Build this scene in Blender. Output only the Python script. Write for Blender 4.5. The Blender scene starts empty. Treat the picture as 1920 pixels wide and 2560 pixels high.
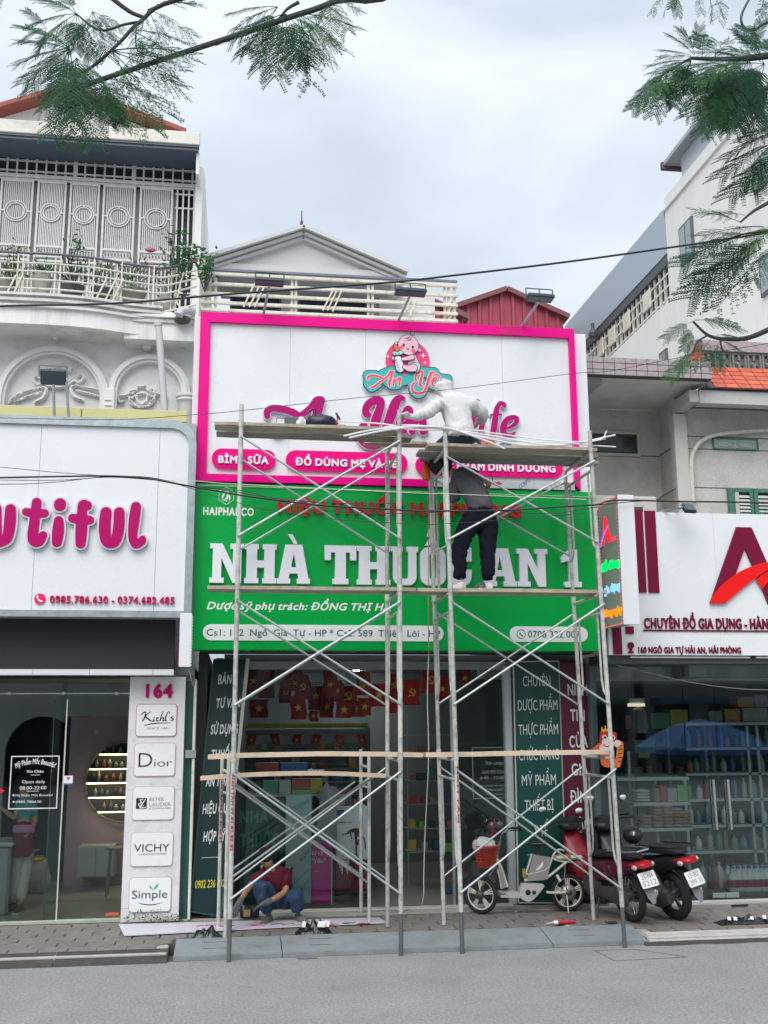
import bpy,math,random
import numpy as np
from mathutils import Vector,Matrix,noise as mnoise
random.seed(7)
sc=bpy.context.scene
COL=sc.collection
rad=math.radians
F,IW,IH=2640.0,1920.0,2560.0
CAM=Vector((0,-12.8,2.45))
_p,_y,_r=rad(11.1),rad(8.0),rad(-0.3)
_f=Vector((math.sin(_y)*math.cos(_p),math.cos(_y)*math.cos(_p),math.sin(_p)))
_rt=Vector((math.cos(_y),-math.sin(_y),0))
_up=_rt.cross(_f)
_R=_rt*math.cos(_r)+_up*math.sin(_r)
_U=-_rt*math.sin(_r)+_up*math.cos(_r)
cd=bpy.data.cameras.new('camera');cam=bpy.data.objects.new('camera',cd);COL.objects.link(cam)
cam.matrix_world=Matrix(((_R.x,_U.x,-_f.x,CAM.x),(_R.y,_U.y,-_f.y,CAM.y),(_R.z,_U.z,-_f.z,CAM.z),(0,0,0,1)))
cd.sensor_fit='VERTICAL';cd.sensor_height=36;cd.lens=F/IH*36;cd.clip_end=2000;cd.clip_start=.05
sc.camera=cam
SUN_EL,SUN_AZ=50.0,205.0
w=bpy.data.worlds.new('World');sc.world=w;w.use_nodes=True
nt=w.node_tree;N=nt.nodes;L=nt.links;N.clear()
out=N.new('ShaderNodeOutputWorld')
sky=N.new('ShaderNodeTexSky');sky.sky_type='NISHITA';sky.sun_disc=False
sky.sun_elevation=rad(SUN_EL);sky.sun_rotation=rad(SUN_AZ);sky.air_density=1.0;sky.dust_density=4.0
b1=N.new('ShaderNodeBackground');b1.inputs[1].default_value=.07;L.new(sky.outputs[0],b1.inputs[0])
tc=N.new('ShaderNodeTexCoord')
mp=N.new('ShaderNodeMapping');mp.inputs['Scale'].default_value=(1.0,1.0,2.2);L.new(tc.outputs['Generated'],mp.inputs[0])
ns=N.new('ShaderNodeTexNoise');ns.inputs['Scale'].default_value=2.3;ns.inputs['Detail'].default_value=5;ns.inputs['Roughness'].default_value=.5
ns.inputs['Distortion'].default_value=.35
L.new(mp.outputs[0],ns.inputs[0])
cr=N.new('ShaderNodeValToRGB');L.new(ns.outputs[0],cr.inputs[0])
cr.color_ramp.elements[0].position=.38;cr.color_ramp.elements[0].color=(.50,.59,.67,1)
cr.color_ramp.elements[1].position=.62;cr.color_ramp.elements[1].color=(.76,.82,.90,1)
sep=N.new('ShaderNodeSeparateXYZ');L.new(tc.outputs['Generated'],sep.inputs[0])
mr=N.new('ShaderNodeMapRange');L.new(sep.outputs[2],mr.inputs[0])
pw_=N.new('ShaderNodeMath');pw_.operation='POWER';pw_.inputs[1].default_value=3.0;mx_=N.new('ShaderNodeMath');mx_.operation='MAXIMUM';mx_.inputs[1].default_value=0;L.new(sep.outputs[2],mx_.inputs[0]);L.new(mx_.outputs[0],pw_.inputs[0]);L.new(pw_.outputs[0],mr.inputs[0])
mr.inputs[1].default_value=0;mr.inputs[2].default_value=1;mr.inputs[3].default_value=.86;mr.inputs[4].default_value=1.8
b2=N.new('ShaderNodeBackground');L.new(cr.outputs[0],b2.inputs[0]);L.new(mr.outputs[0],b2.inputs[1])
mx=N.new('ShaderNodeMixShader');mx.inputs[0].default_value=.86
L.new(b1.outputs[0],mx.inputs[1]);L.new(b2.outputs[0],mx.inputs[2]);L.new(mx.outputs[0],out.inputs[0])
sd=bpy.data.lights.new('sun','SUN');sd.energy=2.05;sd.angle=rad(50);sd.color=(1.0,.965,.91)
so=bpy.data.objects.new('sun',sd);COL.objects.link(so)
_az,_el=rad(SUN_AZ),rad(SUN_EL)
so.rotation_euler=Vector((math.sin(_az)*math.cos(_el),math.cos(_az)*math.cos(_el),math.sin(_el))).to_track_quat('Z','Y').to_euler()
sc.view_settings.view_transform='Standard';sc.view_settings.look='None'
sc.view_settings.exposure=0.46;sc.view_settings.gamma=1;sc.view_settings.use_curve_mapping=False
sc.render.engine='CYCLES';sc.cycles.transparent_max_bounces=16;sc.cycles.max_bounces=6
VW={0:(0,0,1),1:(0,0,1.728),2:(960,0,1.728),3:(0,700,2.592),4:(460,760,2.592),5:(1000,700,3.318),6:(1400,700,3.19),7:(0,1180,3.19),8:(460,1180,2.86),9:(960,1100,2.9625),10:(1440,1200,3.456),11:(0,1660,2.91),12:(460,1640,2.765),13:(960,1640,2.765),14:(1400,1640,2.765),15:(640,960,3.95),16:(890,820,6.381),17:(1020,920,5.53),18:(1140,2000,4.608),19:(1420,1980,4.608),20:(0,880,3.386),21:(0,1880,5.269),22:(560,1660,3.77),23:(1500,1640,3.95),24:(1500,1980,3.95),25:(560,2060,5.53),26:(1540,0,4.366),27:(1000,1100,5.529)}
def ray(v,x,y):
 ox,oy,s=VW[v];px,py=ox+x/s,oy+y/s
 return _f*F+_R*(px-IW/2)-_U*(py-IH/2)
def at(v,x,y,Y):
 d=ray(v,x,y);return CAM+d*((Y-CAM.y)/d.y)
def onz(v,x,y,z):
 d=ray(v,x,y);return CAM+d*((z-CAM.z)/d.z)
def onx(v,x,y,X):
 d=ray(v,x,y);return CAM+d*((X-CAM.x)/d.x)
def R4(v,x0,y0,x1,y1,Y):
 xm,ym=(x0+x1)/2,(y0+y1)/2
 return at(v,x0,ym,Y).x,at(v,x1,ym,Y).x,at(v,xm,y1,Y).z,at(v,xm,y0,Y).z
def lin(h):
 if isinstance(h,tuple):return h
 h=h.lstrip('#');o=[]
 for i in(0,2,4):
  c=int(h[i:i+2],16)/255;o.append(c/12.92 if c<=.04045 else((c+.055)/1.055)**2.4)
 return tuple(o)
MATS={}
def mat(name,col,rough=.6,metal=0,var=.12,scale=6,bump=0,bscale=60,spec=.5,emit=0,dirt=None,dscale=2.0,damt=.5,streak=False,coat=0):
 if name in MATS:return MATS[name]
 m=bpy.data.materials.new(name);m.use_nodes=True;t=m.node_tree;n=t.nodes;l=t.links
 b=n['Principled BSDF'];c=lin(col)
 b.inputs['Roughness'].default_value=rough;b.inputs['Metallic'].default_value=metal
 b.inputs['Specular IOR Level'].default_value=spec;b.inputs['Coat Weight'].default_value=coat
 g=n.new('ShaderNodeNewGeometry')
 mp=n.new('ShaderNodeMapping');l.new(g.outputs['Position'],mp.inputs[0])
 if streak:mp.inputs['Scale'].default_value=(1,1,.12)
 last=None
 if var>0:
  a=n.new('ShaderNodeTexNoise');a.inputs['Scale'].default_value=scale;a.inputs['Detail'].default_value=6;a.inputs['Roughness'].default_value=.62
  l.new(mp.outputs[0],a.inputs[0])
  r=n.new('ShaderNodeMapRange');r.inputs[1].default_value=.25;r.inputs[2].default_value=.75
  r.inputs[3].default_value=1-var;r.inputs[4].default_value=1+var*.7;l.new(a.outputs[0],r.inputs[0])
  v=n.new('ShaderNodeVectorMath');v.operation='SCALE';v.inputs[0].default_value=c;l.new(r.outputs[0],v.inputs['Scale'])
  last=v.outputs[0]
  rr=n.new('ShaderNodeMapRange');rr.inputs[3].default_value=max(0,rough-.1);rr.inputs[4].default_value=min(1,rough+.1);l.new(a.outputs[0],rr.inputs[0]);l.new(rr.outputs[0],b.inputs['Roughness'])
 if dirt:
  a=n.new('ShaderNodeTexNoise');a.inputs['Scale'].default_value=dscale;a.inputs['Detail'].default_value=9;a.inputs['Roughness'].default_value=.7
  l.new(mp.outputs[0],a.inputs[0])
  r=n.new('ShaderNodeMapRange');r.inputs[1].default_value=.5;r.inputs[2].default_value=.72;r.inputs[3].default_value=0;r.inputs[4].default_value=damt;l.new(a.outputs[0],r.inputs[0])
  x=n.new('ShaderNodeMix');x.data_type='RGBA';l.new(r.outputs[0],x.inputs[0])
  if last:l.new(last,x.inputs[6])
  else:x.inputs[6].default_value=(*c,1)
  x.inputs[7].default_value=(*lin(dirt),1);last=x.outputs[2]
 if last:l.new(last,b.inputs['Base Color'])
 else:b.inputs['Base Color'].default_value=(*c,1)
 if emit:b.inputs['Emission Color'].default_value=(*c,1);b.inputs['Emission Strength'].default_value=emit
 if bump:
  a=n.new('ShaderNodeTexNoise');a.inputs['Scale'].default_value=bscale;a.inputs['Detail'].default_value=4;l.new(g.outputs['Position'],a.inputs[0])
  bp=n.new('ShaderNodeBump');bp.inputs['Strength'].default_value=bump;bp.inputs['Distance'].default_value=.01
  l.new(a.outputs[0],bp.inputs['Height']);l.new(bp.outputs[0],b.inputs['Normal'])
 MATS[name]=m;return m
def glass(name,tint,refl=.06,rough=.02):
 if name in MATS:return MATS[name]
 m=bpy.data.materials.new(name);m.use_nodes=True;t=m.node_tree;n=t.nodes;l=t.links;n.clear()
 o=n.new('ShaderNodeOutputMaterial');a=n.new('ShaderNodeBsdfTransparent');a.inputs[0].default_value=(*tint,1)
 g=n.new('ShaderNodeBsdfGlossy');g.inputs['Roughness'].default_value=rough;g.inputs[0].default_value=(.9,1,1,1)
 fr=n.new('ShaderNodeFresnel');fr.inputs[0].default_value=1.5
 ad=n.new('ShaderNodeMath');ad.operation='ADD';ad.inputs[1].default_value=refl;l.new(fr.outputs[0],ad.inputs[0])
 x=n.new('ShaderNodeMixShader');l.new(ad.outputs[0],x.inputs[0]);l.new(a.outputs[0],x.inputs[1]);l.new(g.outputs[0],x.inputs[2]);l.new(x.outputs[0],o.inputs[0])
 MATS[name]=m;return m
def emis(name,col,s):
 if name in MATS:return MATS[name]
 m=bpy.data.materials.new(name);m.use_nodes=True;n=m.node_tree.nodes;n.clear()
 o=n.new('ShaderNodeOutputMaterial');e=n.new('ShaderNodeEmission');e.inputs[0].default_value=(*lin(col),1);e.inputs[1].default_value=s
 m.node_tree.links.new(e.outputs[0],o.inputs[0]);MATS[name]=m;return m
ORG={}
def tag(o,label=None,cat=None,group=None,kind=None):
 if label:o['label']=label
 if cat:o['category']=cat
 if group:o['group']=group
 if kind:o['kind']=kind
 return o
def thing(name,label,cat,loc=(0,0,0),group=None,rz=0,local=False):
 o=bpy.data.objects.new(name,None);o.empty_display_size=.1;COL.objects.link(o);o.location=loc;o.rotation_euler=(0,0,rz)
 ORG[o.name]=Vector((0,0,0))if local else Vector(loc)
 return tag(o,label,cat,group)
def newmesh(vs,fs,name,smooth=False):
 me=bpy.data.meshes.new(name);me.from_pydata([tuple(v)for v in vs],[],fs);me.update()
 if smooth:me.polygons.foreach_set('use_smooth',[True]*len(me.polygons))
 return me
def put(name,me,m,parent=None,loc=None,kind=None,label=None,own=False):
 """link a mesh object; vertices are world coordinates unless loc is given"""
 o=bpy.data.objects.new(name,me);COL.objects.link(o)
 if m is not None and len(me.materials)==0:me.materials.append(m)
 if parent is not None:
  o.parent=parent;org=ORG[parent.name];ORG[o.name]=org
  if loc is not None:o.location=Vector(loc)-org
  elif org.length>0:me.transform(Matrix.Translation(-org))
 elif loc is not None:o.location=loc
 elif own:
  c=Vector(me.vertices[0].co);me.transform(Matrix.Translation(-c));o.location=c
 if parent is None:ORG[o.name]=Vector(o.location)
 if kind:o['kind']=kind
 if label:o['label']=label
 return o
class MB:
 def __init__(s):s.v=[];s.f=[]
 def add(s,vs,fs):
  b=len(s.v);s.v+=[Vector(v)for v in vs];s.f+=[tuple(i+b for i in f)for f in fs];return s
 def box(s,x0,x1,y0,y1,z0,z1):
  return s.add([(x0,y0,z0),(x1,y0,z0),(x1,y1,z0),(x0,y1,z0),(x0,y0,z1),(x1,y0,z1),(x1,y1,z1),(x0,y1,z1)],[(3,2,1,0),(4,5,6,7),(0,1,5,4),(1,2,6,5),(2,3,7,6),(3,0,4,7)])
 def bbox(s,x0,x1,y0,y1,z0,z1,b=.01):
  "box with chamfered edges"
  import itertools
  cx,cy,cz=(x0+x1)/2,(y0+y1)/2,(z0+z1)/2;hx,hy,hz=abs(x1-x0)/2,abs(y1-y0)/2,abs(z1-z0)/2
  b=min(b,hx*.9,hy*.9,hz*.9);vs=[];idx={}
  for sx in(-1,1):
   for sy in(-1,1):
    for sz in(-1,1):
     for k,o in enumerate(((0,b,b),(b,0,b),(b,b,0))):
      idx[(sx,sy,sz,k)]=len(vs);vs.append((cx+sx*(hx-o[0]),cy+sy*(hy-o[1]),cz+sz*(hz-o[2])))
  fs=[]
  def q(a,c):return a if c>0 else a[::-1]
  for sgn in(-1,1):
   fs.append(q((idx[(sgn,-1,-1,0)],idx[(sgn,1,-1,0)],idx[(sgn,1,1,0)],idx[(sgn,-1,1,0)]),sgn))
   fs.append(q((idx[(-1,sgn,-1,1)],idx[(-1,sgn,1,1)],idx[(1,sgn,1,1)],idx[(1,sgn,-1,1)]),sgn))
   fs.append(q((idx[(-1,-1,sgn,2)],idx[(1,-1,sgn,2)],idx[(1,1,sgn,2)],idx[(-1,1,sgn,2)]),sgn))
  for a in(-1,1):
   for c in(-1,1):
    fs.append((idx[(a,c,-1,0)],idx[(a,c,-1,1)],idx[(a,c,1,1)],idx[(a,c,1,0)]))
    fs.append((idx[(a,-1,c,0)],idx[(a,-1,c,2)],idx[(a,1,c,2)],idx[(a,1,c,0)]))
    fs.append((idx[(-1,a,c,1)],idx[(-1,a,c,2)],idx[(1,a,c,2)],idx[(1,a,c,1)]))
    for e in(-1,1):fs.append((idx[(a,c,e,0)],idx[(a,c,e,1)],idx[(a,c,e,2)]))
  return s.add(vs,fs)
 def slab(s,r,y0,y1,b=0):
  return s.bbox(r[0],r[1],y0,y1,r[2],r[3],b)if b else s.box(r[0],r[1],y0,y1,r[2],r[3])
 def tube(s,pts,r,n=8,cap=True,closed=False):
  pts=[Vector(p)for p in pts];k=len(pts);rs=r if isinstance(r,(list,tuple))else[r]*k
  vs=[];prev=None
  for i,p in enumerate(pts):
   if closed:d=pts[(i+1)%k]-pts[i-1]
   else:d=pts[min(i+1,k-1)]-pts[max(i-1,0)]
   if d.length<1e-9:d=Vector((0,0,1))
   d.normalize()
   if prev is None:
    a=Vector((0,0,1))if abs(d.z)<.9 else Vector((0,1,0));u=d.cross(a).normalized()
   else:
    u=prev-d*prev.dot(d);u=u.normalized()if u.length>1e-6 else d.cross(Vector((1,0,.1))).normalized()
   prev=u;w=d.cross(u)
   for j in range(n):
    a=2*math.pi*j/n;vs.append(p+(u*math.cos(a)+w*math.sin(a))*rs[i])
  fs=[]
  for i in range(k if closed else k-1):
   for j in range(n):
    a,b=i*n+j,i*n+(j+1)%n;c,e=((i+1)%k)*n+(j+1)%n,((i+1)%k)*n+j;fs.append((a,b,c,e))
  if cap and not closed:fs.append(tuple(range(n))[::-1]);fs.append(tuple(range((k-1)*n,k*n)))
  return s.add(vs,fs)
 def bar(s,a,b,w,h,up=(0,0,1)):
  "rectangular bar from a to b"
  a,b=Vector(a),Vector(b);d=(b-a).normalized();u=d.cross(Vector(up));u=u.normalized()if u.length>1e-5 else Vector((1,0,0));q=u.cross(d)
  vs=[]
  for p in(a,b):
   for i,j in((-1,-1),(1,-1),(1,1),(-1,1)):vs.append(p+u*(i*w/2)+q*(j*h/2))
  return s.add(vs,[(0,1,2,3),(7,6,5,4),(0,4,5,1),(1,5,6,2),(2,6,7,3),(3,7,4,0)])
 def lathe(s,prof,c=(0,0,0),n=16,axis='z'):
  vs=[];fs=[]
  for r,h in prof:
   for j in range(n):
    a=2*math.pi*j/n;x,y=r*math.cos(a),r*math.sin(a)
    p=(x,y,h)if axis=='z' else((x,h,y)if axis=='y' else(h,x,y));vs.append(Vector(p)+Vector(c))
  for i in range(len(prof)-1):
   for j in range(n):fs.append((i*n+j,i*n+(j+1)%n,(i+1)*n+(j+1)%n,(i+1)*n+j))
  fs.append(tuple(range(n))[::-1]);fs.append(tuple(range((len(prof)-1)*n,len(prof)*n)))
  return s.add(vs,fs)
 def prism(s,poly,y0,y1,ax='y'):
  "closed outline (x,z) given a thickness in y"
  k=len(poly)
  f=(lambda p,y:(p[0],y,p[1]))if ax=='y' else((lambda p,y:(y,p[0],p[1]))if ax=='x' else(lambda p,y:(p[0],p[1],y)))
  vs=[f(p,y0)for p in poly]+[f(p,y1)for p in poly]
  fs=[tuple(range(k)),tuple(range(2*k-1,k-1,-1))]+[(i,i+k,(i+1)%k+k,(i+1)%k)for i in range(k)]
  return s.add(vs,fs)
 def sphere(s,c,r,n=12,m=8,sq=(1,1,1)):
  vs=[];fs=[];c=Vector(c)
  for i in range(m+1):
   t=math.pi*i/m
   for j in range(n):
    a=2*math.pi*j/n;vs.append(c+Vector((r*sq[0]*math.sin(t)*math.cos(a),r*sq[1]*math.sin(t)*math.sin(a),r*sq[2]*math.cos(t))))
  for i in range(m):
   for j in range(n):fs.append((i*n+j,(i+1)*n+j,(i+1)*n+(j+1)%n,i*n+(j+1)%n))
  return s.add(vs,fs)
 def mesh(s,name='mesh',smooth=False):return newmesh(s.v,s.f,name,smooth)
 def put(s,name,m,parent=None,smooth=False,**k):
  me=s.mesh(name,smooth)
  if smooth:
   try:me.set_sharp_from_angle(angle=rad(40))
   except Exception:pass
  return put(name,me,m,parent,**k)
def BOX(name,m,parent,x0,x1,y0,y1,z0,z1,b=0,**k):
 mb=MB();mb.bbox(x0,x1,y0,y1,z0,z1,b)if b else mb.box(x0,x1,y0,y1,z0,z1);return mb.put(name,m,parent,**k)
def curve_mesh(loops,ext,bev=0):
 cu=bpy.data.curves.new('outline','CURVE');cu.dimensions='2D';cu.fill_mode='BOTH';cu.extrude=ext
 for lp in loops:
  sp=cu.splines.new('POLY');sp.points.add(len(lp)-1);sp.use_cyclic_u=True
  sp.points.foreach_set('co',[c for p in lp for c in(p[0],p[1],0,1)])
 o=bpy.data.objects.new('outline',cu);me=bpy.data.meshes.new_from_object(o);bpy.data.objects.remove(o);bpy.data.curves.remove(cu);return me
def to_plane(me,Y):
 "curve plane (x,y) -> wall plane (x, Y, z); the face looks to the street"
 n=len(me.vertices);a=np.empty(n*3);me.vertices.foreach_get('co',a);a=a.reshape(-1,3)
 b=np.stack([a[:,0],Y-a[:,2],a[:,1]],1);me.vertices.foreach_set('co',b.ravel());me.update();return me
def spline(pts,k=8,closed=False):
 P=[tuple(p)for p in pts];n=len(P);o=[]
 for i in range(n if closed else n-1):
  if closed:a,b,c,d=P[i-1],P[i],P[(i+1)%n],P[(i+2)%n]
  else:a,b,c,d=P[max(i-1,0)],P[i],P[i+1],P[min(i+2,n-1)]
  for j in range(k):
   t=j/k;o.append(tuple(.5*((2*q)+(-p+r)*t+(2*p-5*q+4*r-s)*t*t+(-p+3*q-3*r+s)*t**3)for p,q,r,s in zip(a,b,c,d)))
 if not closed:o.append(P[-1])
 return o
def stroke_field(X,Z,strokes):
 f=np.full(X.shape,1e9)
 for st in strokes:
  for(x0,z0,r0),(x1,z1,r1)in zip(st[:-1],st[1:]):
   dx,dz=x1-x0,z1-z0;q=dx*dx+dz*dz+1e-12
   t=np.clip(((X-x0)*dx+(Z-z0)*dz)/q,0,1)
   f=np.minimum(f,np.hypot(X-x0-t*dx,Z-z0-t*dz)-(r0+t*(r1-r0)))
  if len(st)==1:x0,z0,r0=st[0];f=np.minimum(f,np.hypot(X-x0,Z-z0)-r0)
 return f
def contour(strokes,grow=0,res=.006):
 A=np.array([p for s in strokes for p in s]);m=A[:,2].max()+grow+res*3
 xs=np.arange(A[:,0].min()-m,A[:,0].max()+m,res);zs=np.arange(A[:,1].min()-m,A[:,1].max()+m,res)
 X,Z=np.meshgrid(xs,zs,indexing='ij');return contour_field(xs,zs,stroke_field(X,Z,strokes)-grow)
def contour_field(xs,zs,f):
 f=f.copy();f[np.abs(f)<1e-9]=1e-9
 seg={};I,J=f.shape
 inn=f<0;mixed=~((inn[:-1,:-1]==inn[1:,:-1])&(inn[:-1,:-1]==inn[:-1,1:])&(inn[:-1,:-1]==inn[1:,1:]))
 def pt(a,b):
  fa,fb=f[a],f[b];t=fa/(fa-fb);return(xs[a[0]]+(xs[b[0]]-xs[a[0]])*t,zs[a[1]]+(zs[b[1]]-zs[a[1]])*t)
 pos={};nxt={}
 for i,j in zip(*np.nonzero(mixed)):
  c=[(i,j),(i+1,j),(i+1,j+1),(i,j+1)];cr=[]
  for k in range(4):
   a,b=c[k],c[(k+1)%4]
   if inn[a]!=inn[b]:
    key=(min(a,b),max(a,b));cr.append((key,inn[a]))
    if key not in pos:pos[key]=pt(*key)
  outs=[k for k,s in cr if s];ins=[k for k,s in cr if not s]
  if len(outs)==1:nxt[outs[0]]=ins[0]
  else:
   for q,(k,s)in enumerate(cr):
    if s:nxt[k]=cr[(q+1)%4][0]
 loops=[];seen=set()
 for k in list(nxt):
  if k in seen:continue
  lp=[];c=k
  while c not in seen and c in nxt:seen.add(c);lp.append(pos[c]);c=nxt[c]
  if len(lp)>5:loops.append(lp)
 return loops
def thin(lp,eps):
 o=[lp[0]]
 for i in range(1,len(lp)-1):
  a,b,c=o[-1],lp[i],lp[i+1];d=math.hypot(c[0]-a[0],c[1]-a[1])+1e-9
  if abs((b[0]-a[0])*(c[1]-a[1])-(b[1]-a[1])*(c[0]-a[0]))/d>eps or math.hypot(b[0]-a[0],b[1]-a[1])>eps*60:o.append(b)
 o.append(lp[-1]);return o
def blob(name,strokes,m,parent,Y,t=.02,grow=0,res=.006,**k):
 "union of round thick strokes, raised t from plane Y"
 lps=[thin(l,res*.12)for l in contour(strokes,grow,res)]
 me=to_plane(curve_mesh(lps,t/2),Y-t/2);return put(name,me,m,parent,**k)
def pxs(v,pts,Y,r=None,sm=6,closed=False):
 "picture points (x, y[, r]) -> smooth stroke on the plane Y, radii given in view pixels"
 pts=[(p[0],p[1],p[2]if len(p)>2 else r)for p in pts]
 if sm and len(pts)>2:pts=spline(pts,sm,closed)
 if closed:pts=pts+[pts[0]]
 o=[]
 for x,y,q in pts:
  a=at(v,x,y,Y);b=at(v,x+q,y,Y);o.append((a.x,a.z,abs(b.x-a.x)))
 return o
def poly_px(name,v,pts,m,parent,Y,t=.01,sm=0,**k):
 if sm:pts=spline(pts,sm,True)
 lp=[(at(v,x,y,Y).x,at(v,x,y,Y).z)for x,y in pts]
 return put(name,to_plane(curve_mesh([lp],t/2),Y-t/2),m,parent,**k)
GL={};ADV={}
def _edges(ch,shear):
 cu=bpy.data.curves.new('text','FONT');cu.body=ch;cu.size=1;cu.shear=shear;cu.fill_mode='NONE';cu.resolution_u=4
 o=bpy.data.objects.new('text',cu);me=bpy.data.meshes.new_from_object(o);bpy.data.objects.remove(o);bpy.data.curves.remove(cu)
 co=[(v.co.x,v.co.y)for v in me.vertices];e=[tuple(x.vertices)for x in me.edges];bpy.data.meshes.remove(me);return co,e
def _wid(s):
 co,e=_edges(s,0);return max(c[0]for c in co)-min(c[0]for c in co)
_HH=_wid('HH');CAPH=max(c[1]for c in _edges('H',0)[0])
def advance(ch):
 if ch not in ADV:ADV[ch]=_wid('H'+ch+'H')-_HH
 return ADV[ch]
def glyph(ch,bold,shear,res):
 """outline of one character, overlapping parts united and strokes thickened by bold"""
 k=(ch,bold,shear,res)
 if k in GL:return GL[k]
 co,e=_edges(ch,shear)
 if not e:GL[k]=[];return[]
 A=np.array([co[a]for a,b in e]);B=np.array([co[b]for a,b in e]);m=max(bold,0)+3*res
 P=np.array(co);xs=np.arange(P[:,0].min()-m,P[:,0].max()+m+res,res);zs=np.arange(P[:,1].min()-m,P[:,1].max()+m+res,res)+.00037
 X,Z=np.meshgrid(xs,zs,indexing='ij');x=X.ravel()[:,None];z=Z.ravel()[:,None]
 nb={}
 for q,(a,b)in enumerate(e):nb.setdefault(a,[]).append((b,q));nb.setdefault(b,[]).append((a,q))
 sg=np.zeros(len(e));seen=set()
 wind=np.zeros(len(x));loops=[]
 for st in range(len(co)):
  if st in seen or st not in nb:continue
  lp=[st];seen.add(st);c=st
  while True:
   nx_=[b for b,q in nb[c]if b not in seen]
   if not nx_:break
   c=min(nx_,key=lambda b:abs(b-c));seen.add(c);lp.append(c)
  loops.append(lp)
 for lp in loops:
  p=P[lp];r=np.roll(p,-1,0);up=(p[:,1]<=z)&(r[:,1]>z);dn=(p[:,1]>z)&(r[:,1]<=z)
  dz=np.where(np.abs(r[:,1]-p[:,1])<1e-12,1e-12,r[:,1]-p[:,1]);xc=p[:,0]+(z-p[:,1])/dz*(r[:,0]-p[:,0])
  wind+=((up &(xc>x)).sum(1)-(dn &(xc>x)).sum(1))
 dx,dz=B[:,0]-A[:,0],B[:,1]-A[:,1];q=dx*dx+dz*dz+1e-14
 t=np.clip(((x-A[:,0])*dx+(z-A[:,1])*dz)/q,0,1);d=np.hypot(x-A[:,0]-t*dx,z-A[:,1]-t*dz).min(1)
 f=(np.where(np.abs(wind)>.5,-d,d)-bold).reshape(X.shape)
 GL[k]=[thin(l,.0012)for l in contour_field(xs,zs,f)];return GL[k]
_NRM={}
def text(s,m,parent,x0,x1,zb,zt,Y,bold=0,shear=0,t=.006,name='lettering',split=False,basis=None,**k):
 """raised text: base line zb, capitals up to zt, from x0 to x1 on the wall plane Y"""
 ch_px=(zt-zb);res=.05 if ch_px<.03 else(.034 if ch_px<.08 else .024)
 bold=bold*.9;x=0;parts=[];first=None
 for c in s:
  if c==' ':x+=.26;continue
  g=glyph(c,bold,shear,res)
  if g:parts.append([[(px+x,py)for px,py in lp]for lp in g])
  x+=advance(c)+bold*1.7
 al=[p for g in parts for l in g for p in l];w0=min(p[0]for p in al);w1=max(p[0]for p in al);sx=(x1-x0)/(w1-w0);sz=(zt-zb)/(CAPH+2*bold)
 def fin(me):
  n=len(me.vertices);a=np.empty(n*3);me.vertices.foreach_get('co',a);a=a.reshape(-1,3)
  if basis:O,ux,uz,un=[np.array(q)for q in basis];Pn=O+np.outer(a[:,0],ux)+np.outer(a[:,1],uz)+np.outer(a[:,2]+t/2,un)
  else:Pn=np.stack([a[:,0],Y-(a[:,2]+t/2),a[:,1]],1)
  me.vertices.foreach_set('co',Pn.ravel());me.update();return me
 L_=[[[(x0+(p[0]-w0)*sx,zb+(p[1]+bold)*sz)for p in l]for l in g]for g in parts]
 if split:
  for g in L_:put('letter',fin(curve_mesh(g,t/2)),m,parent)
 else:return put(name,fin(curve_mesh([l for g in L_ for l in g],t/2)),m,parent,**k)
def textR(s,m,parent,v,x0,ytop,x1,ybase,Y,**k):
 r=R4(v,x0,ytop,x1,ybase,Y);return text(s,m,parent,r[0],r[1],r[2],r[3],Y,**k)
def ordn(i):
 A_=('','first','second','third','fourth','fifth','sixth','seventh','eighth','ninth','tenth','eleventh','twelfth','thirteenth','fourteenth','fifteenth','sixteenth','seventeenth','eighteenth','nineteenth','twentieth');T_={20:'twenty',30:'thirty',40:'forty'}
 return A_[i]if i<=20 else(T_[i//10*10]+'-'+A_[i%10]if i%10 else T_[i//10*10][:-1]+'ieth')
def rnd(a,b):return a+(b-a)*random.random()
asph=mat('asphalt',(.265,.27,.275),.93,var=.16,scale=2.2,bump=.9,bscale=90,dirt=(.15,.15,.15),dscale=1.1,damt=.6)
def grain(m,amt=.35,sc_=140):
 t=m.node_tree;n=t.nodes;l=t.links;b=n['Principled BSDF'];src=b.inputs['Base Color'].links[0].from_socket
 g=n.new('ShaderNodeNewGeometry');a=n.new('ShaderNodeTexNoise');a.inputs['Scale'].default_value=sc_;a.inputs['Detail'].default_value=3
 l.new(g.outputs['Position'],a.inputs[0]);r=n.new('ShaderNodeMapRange');r.inputs[1].default_value=.3;r.inputs[2].default_value=.7
 r.inputs[3].default_value=1-amt;r.inputs[4].default_value=1+amt;l.new(a.outputs[0],r.inputs[0])
 v=n.new('ShaderNodeVectorMath');v.operation='SCALE';l.new(src,v.inputs[0]);l.new(r.outputs[0],v.inputs['Scale']);l.new(v.outputs[0],b.inputs['Base Color'])
grain(asph,.30,100);grain(asph,.22,38)
def grid(x0,x1,y0,y1,nx,ny,zf):
 mb=MB();mb.v=[Vector((x0+(x1-x0)*i/nx,y0+(y1-y0)*j/ny,zf(x0+(x1-x0)*i/nx,y0+(y1-y0)*j/ny)))for j in range(ny+1)for i in range(nx+1)]
 mb.f=[(j*(nx+1)+i,j*(nx+1)+i+1,(j+1)*(nx+1)+i+1,(j+1)*(nx+1)+i)for j in range(ny)for i in range(nx)];return mb
tag(grid(-60,60,-30,-.99,120,29,lambda x,y:0).put('road',asph),kind='structure')
earth=mat('earth',(.16,.15,.13),.95,var=.2,scale=1,bump=.3,bscale=20)
tag(MB().add([(-300,-300,-.03),(300,-300,-.03),(300,400,-.03),(-300,400,-.03)],[(0,1,2,3)]).put('ground',earth),kind='structure')
PZ=.10
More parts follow.
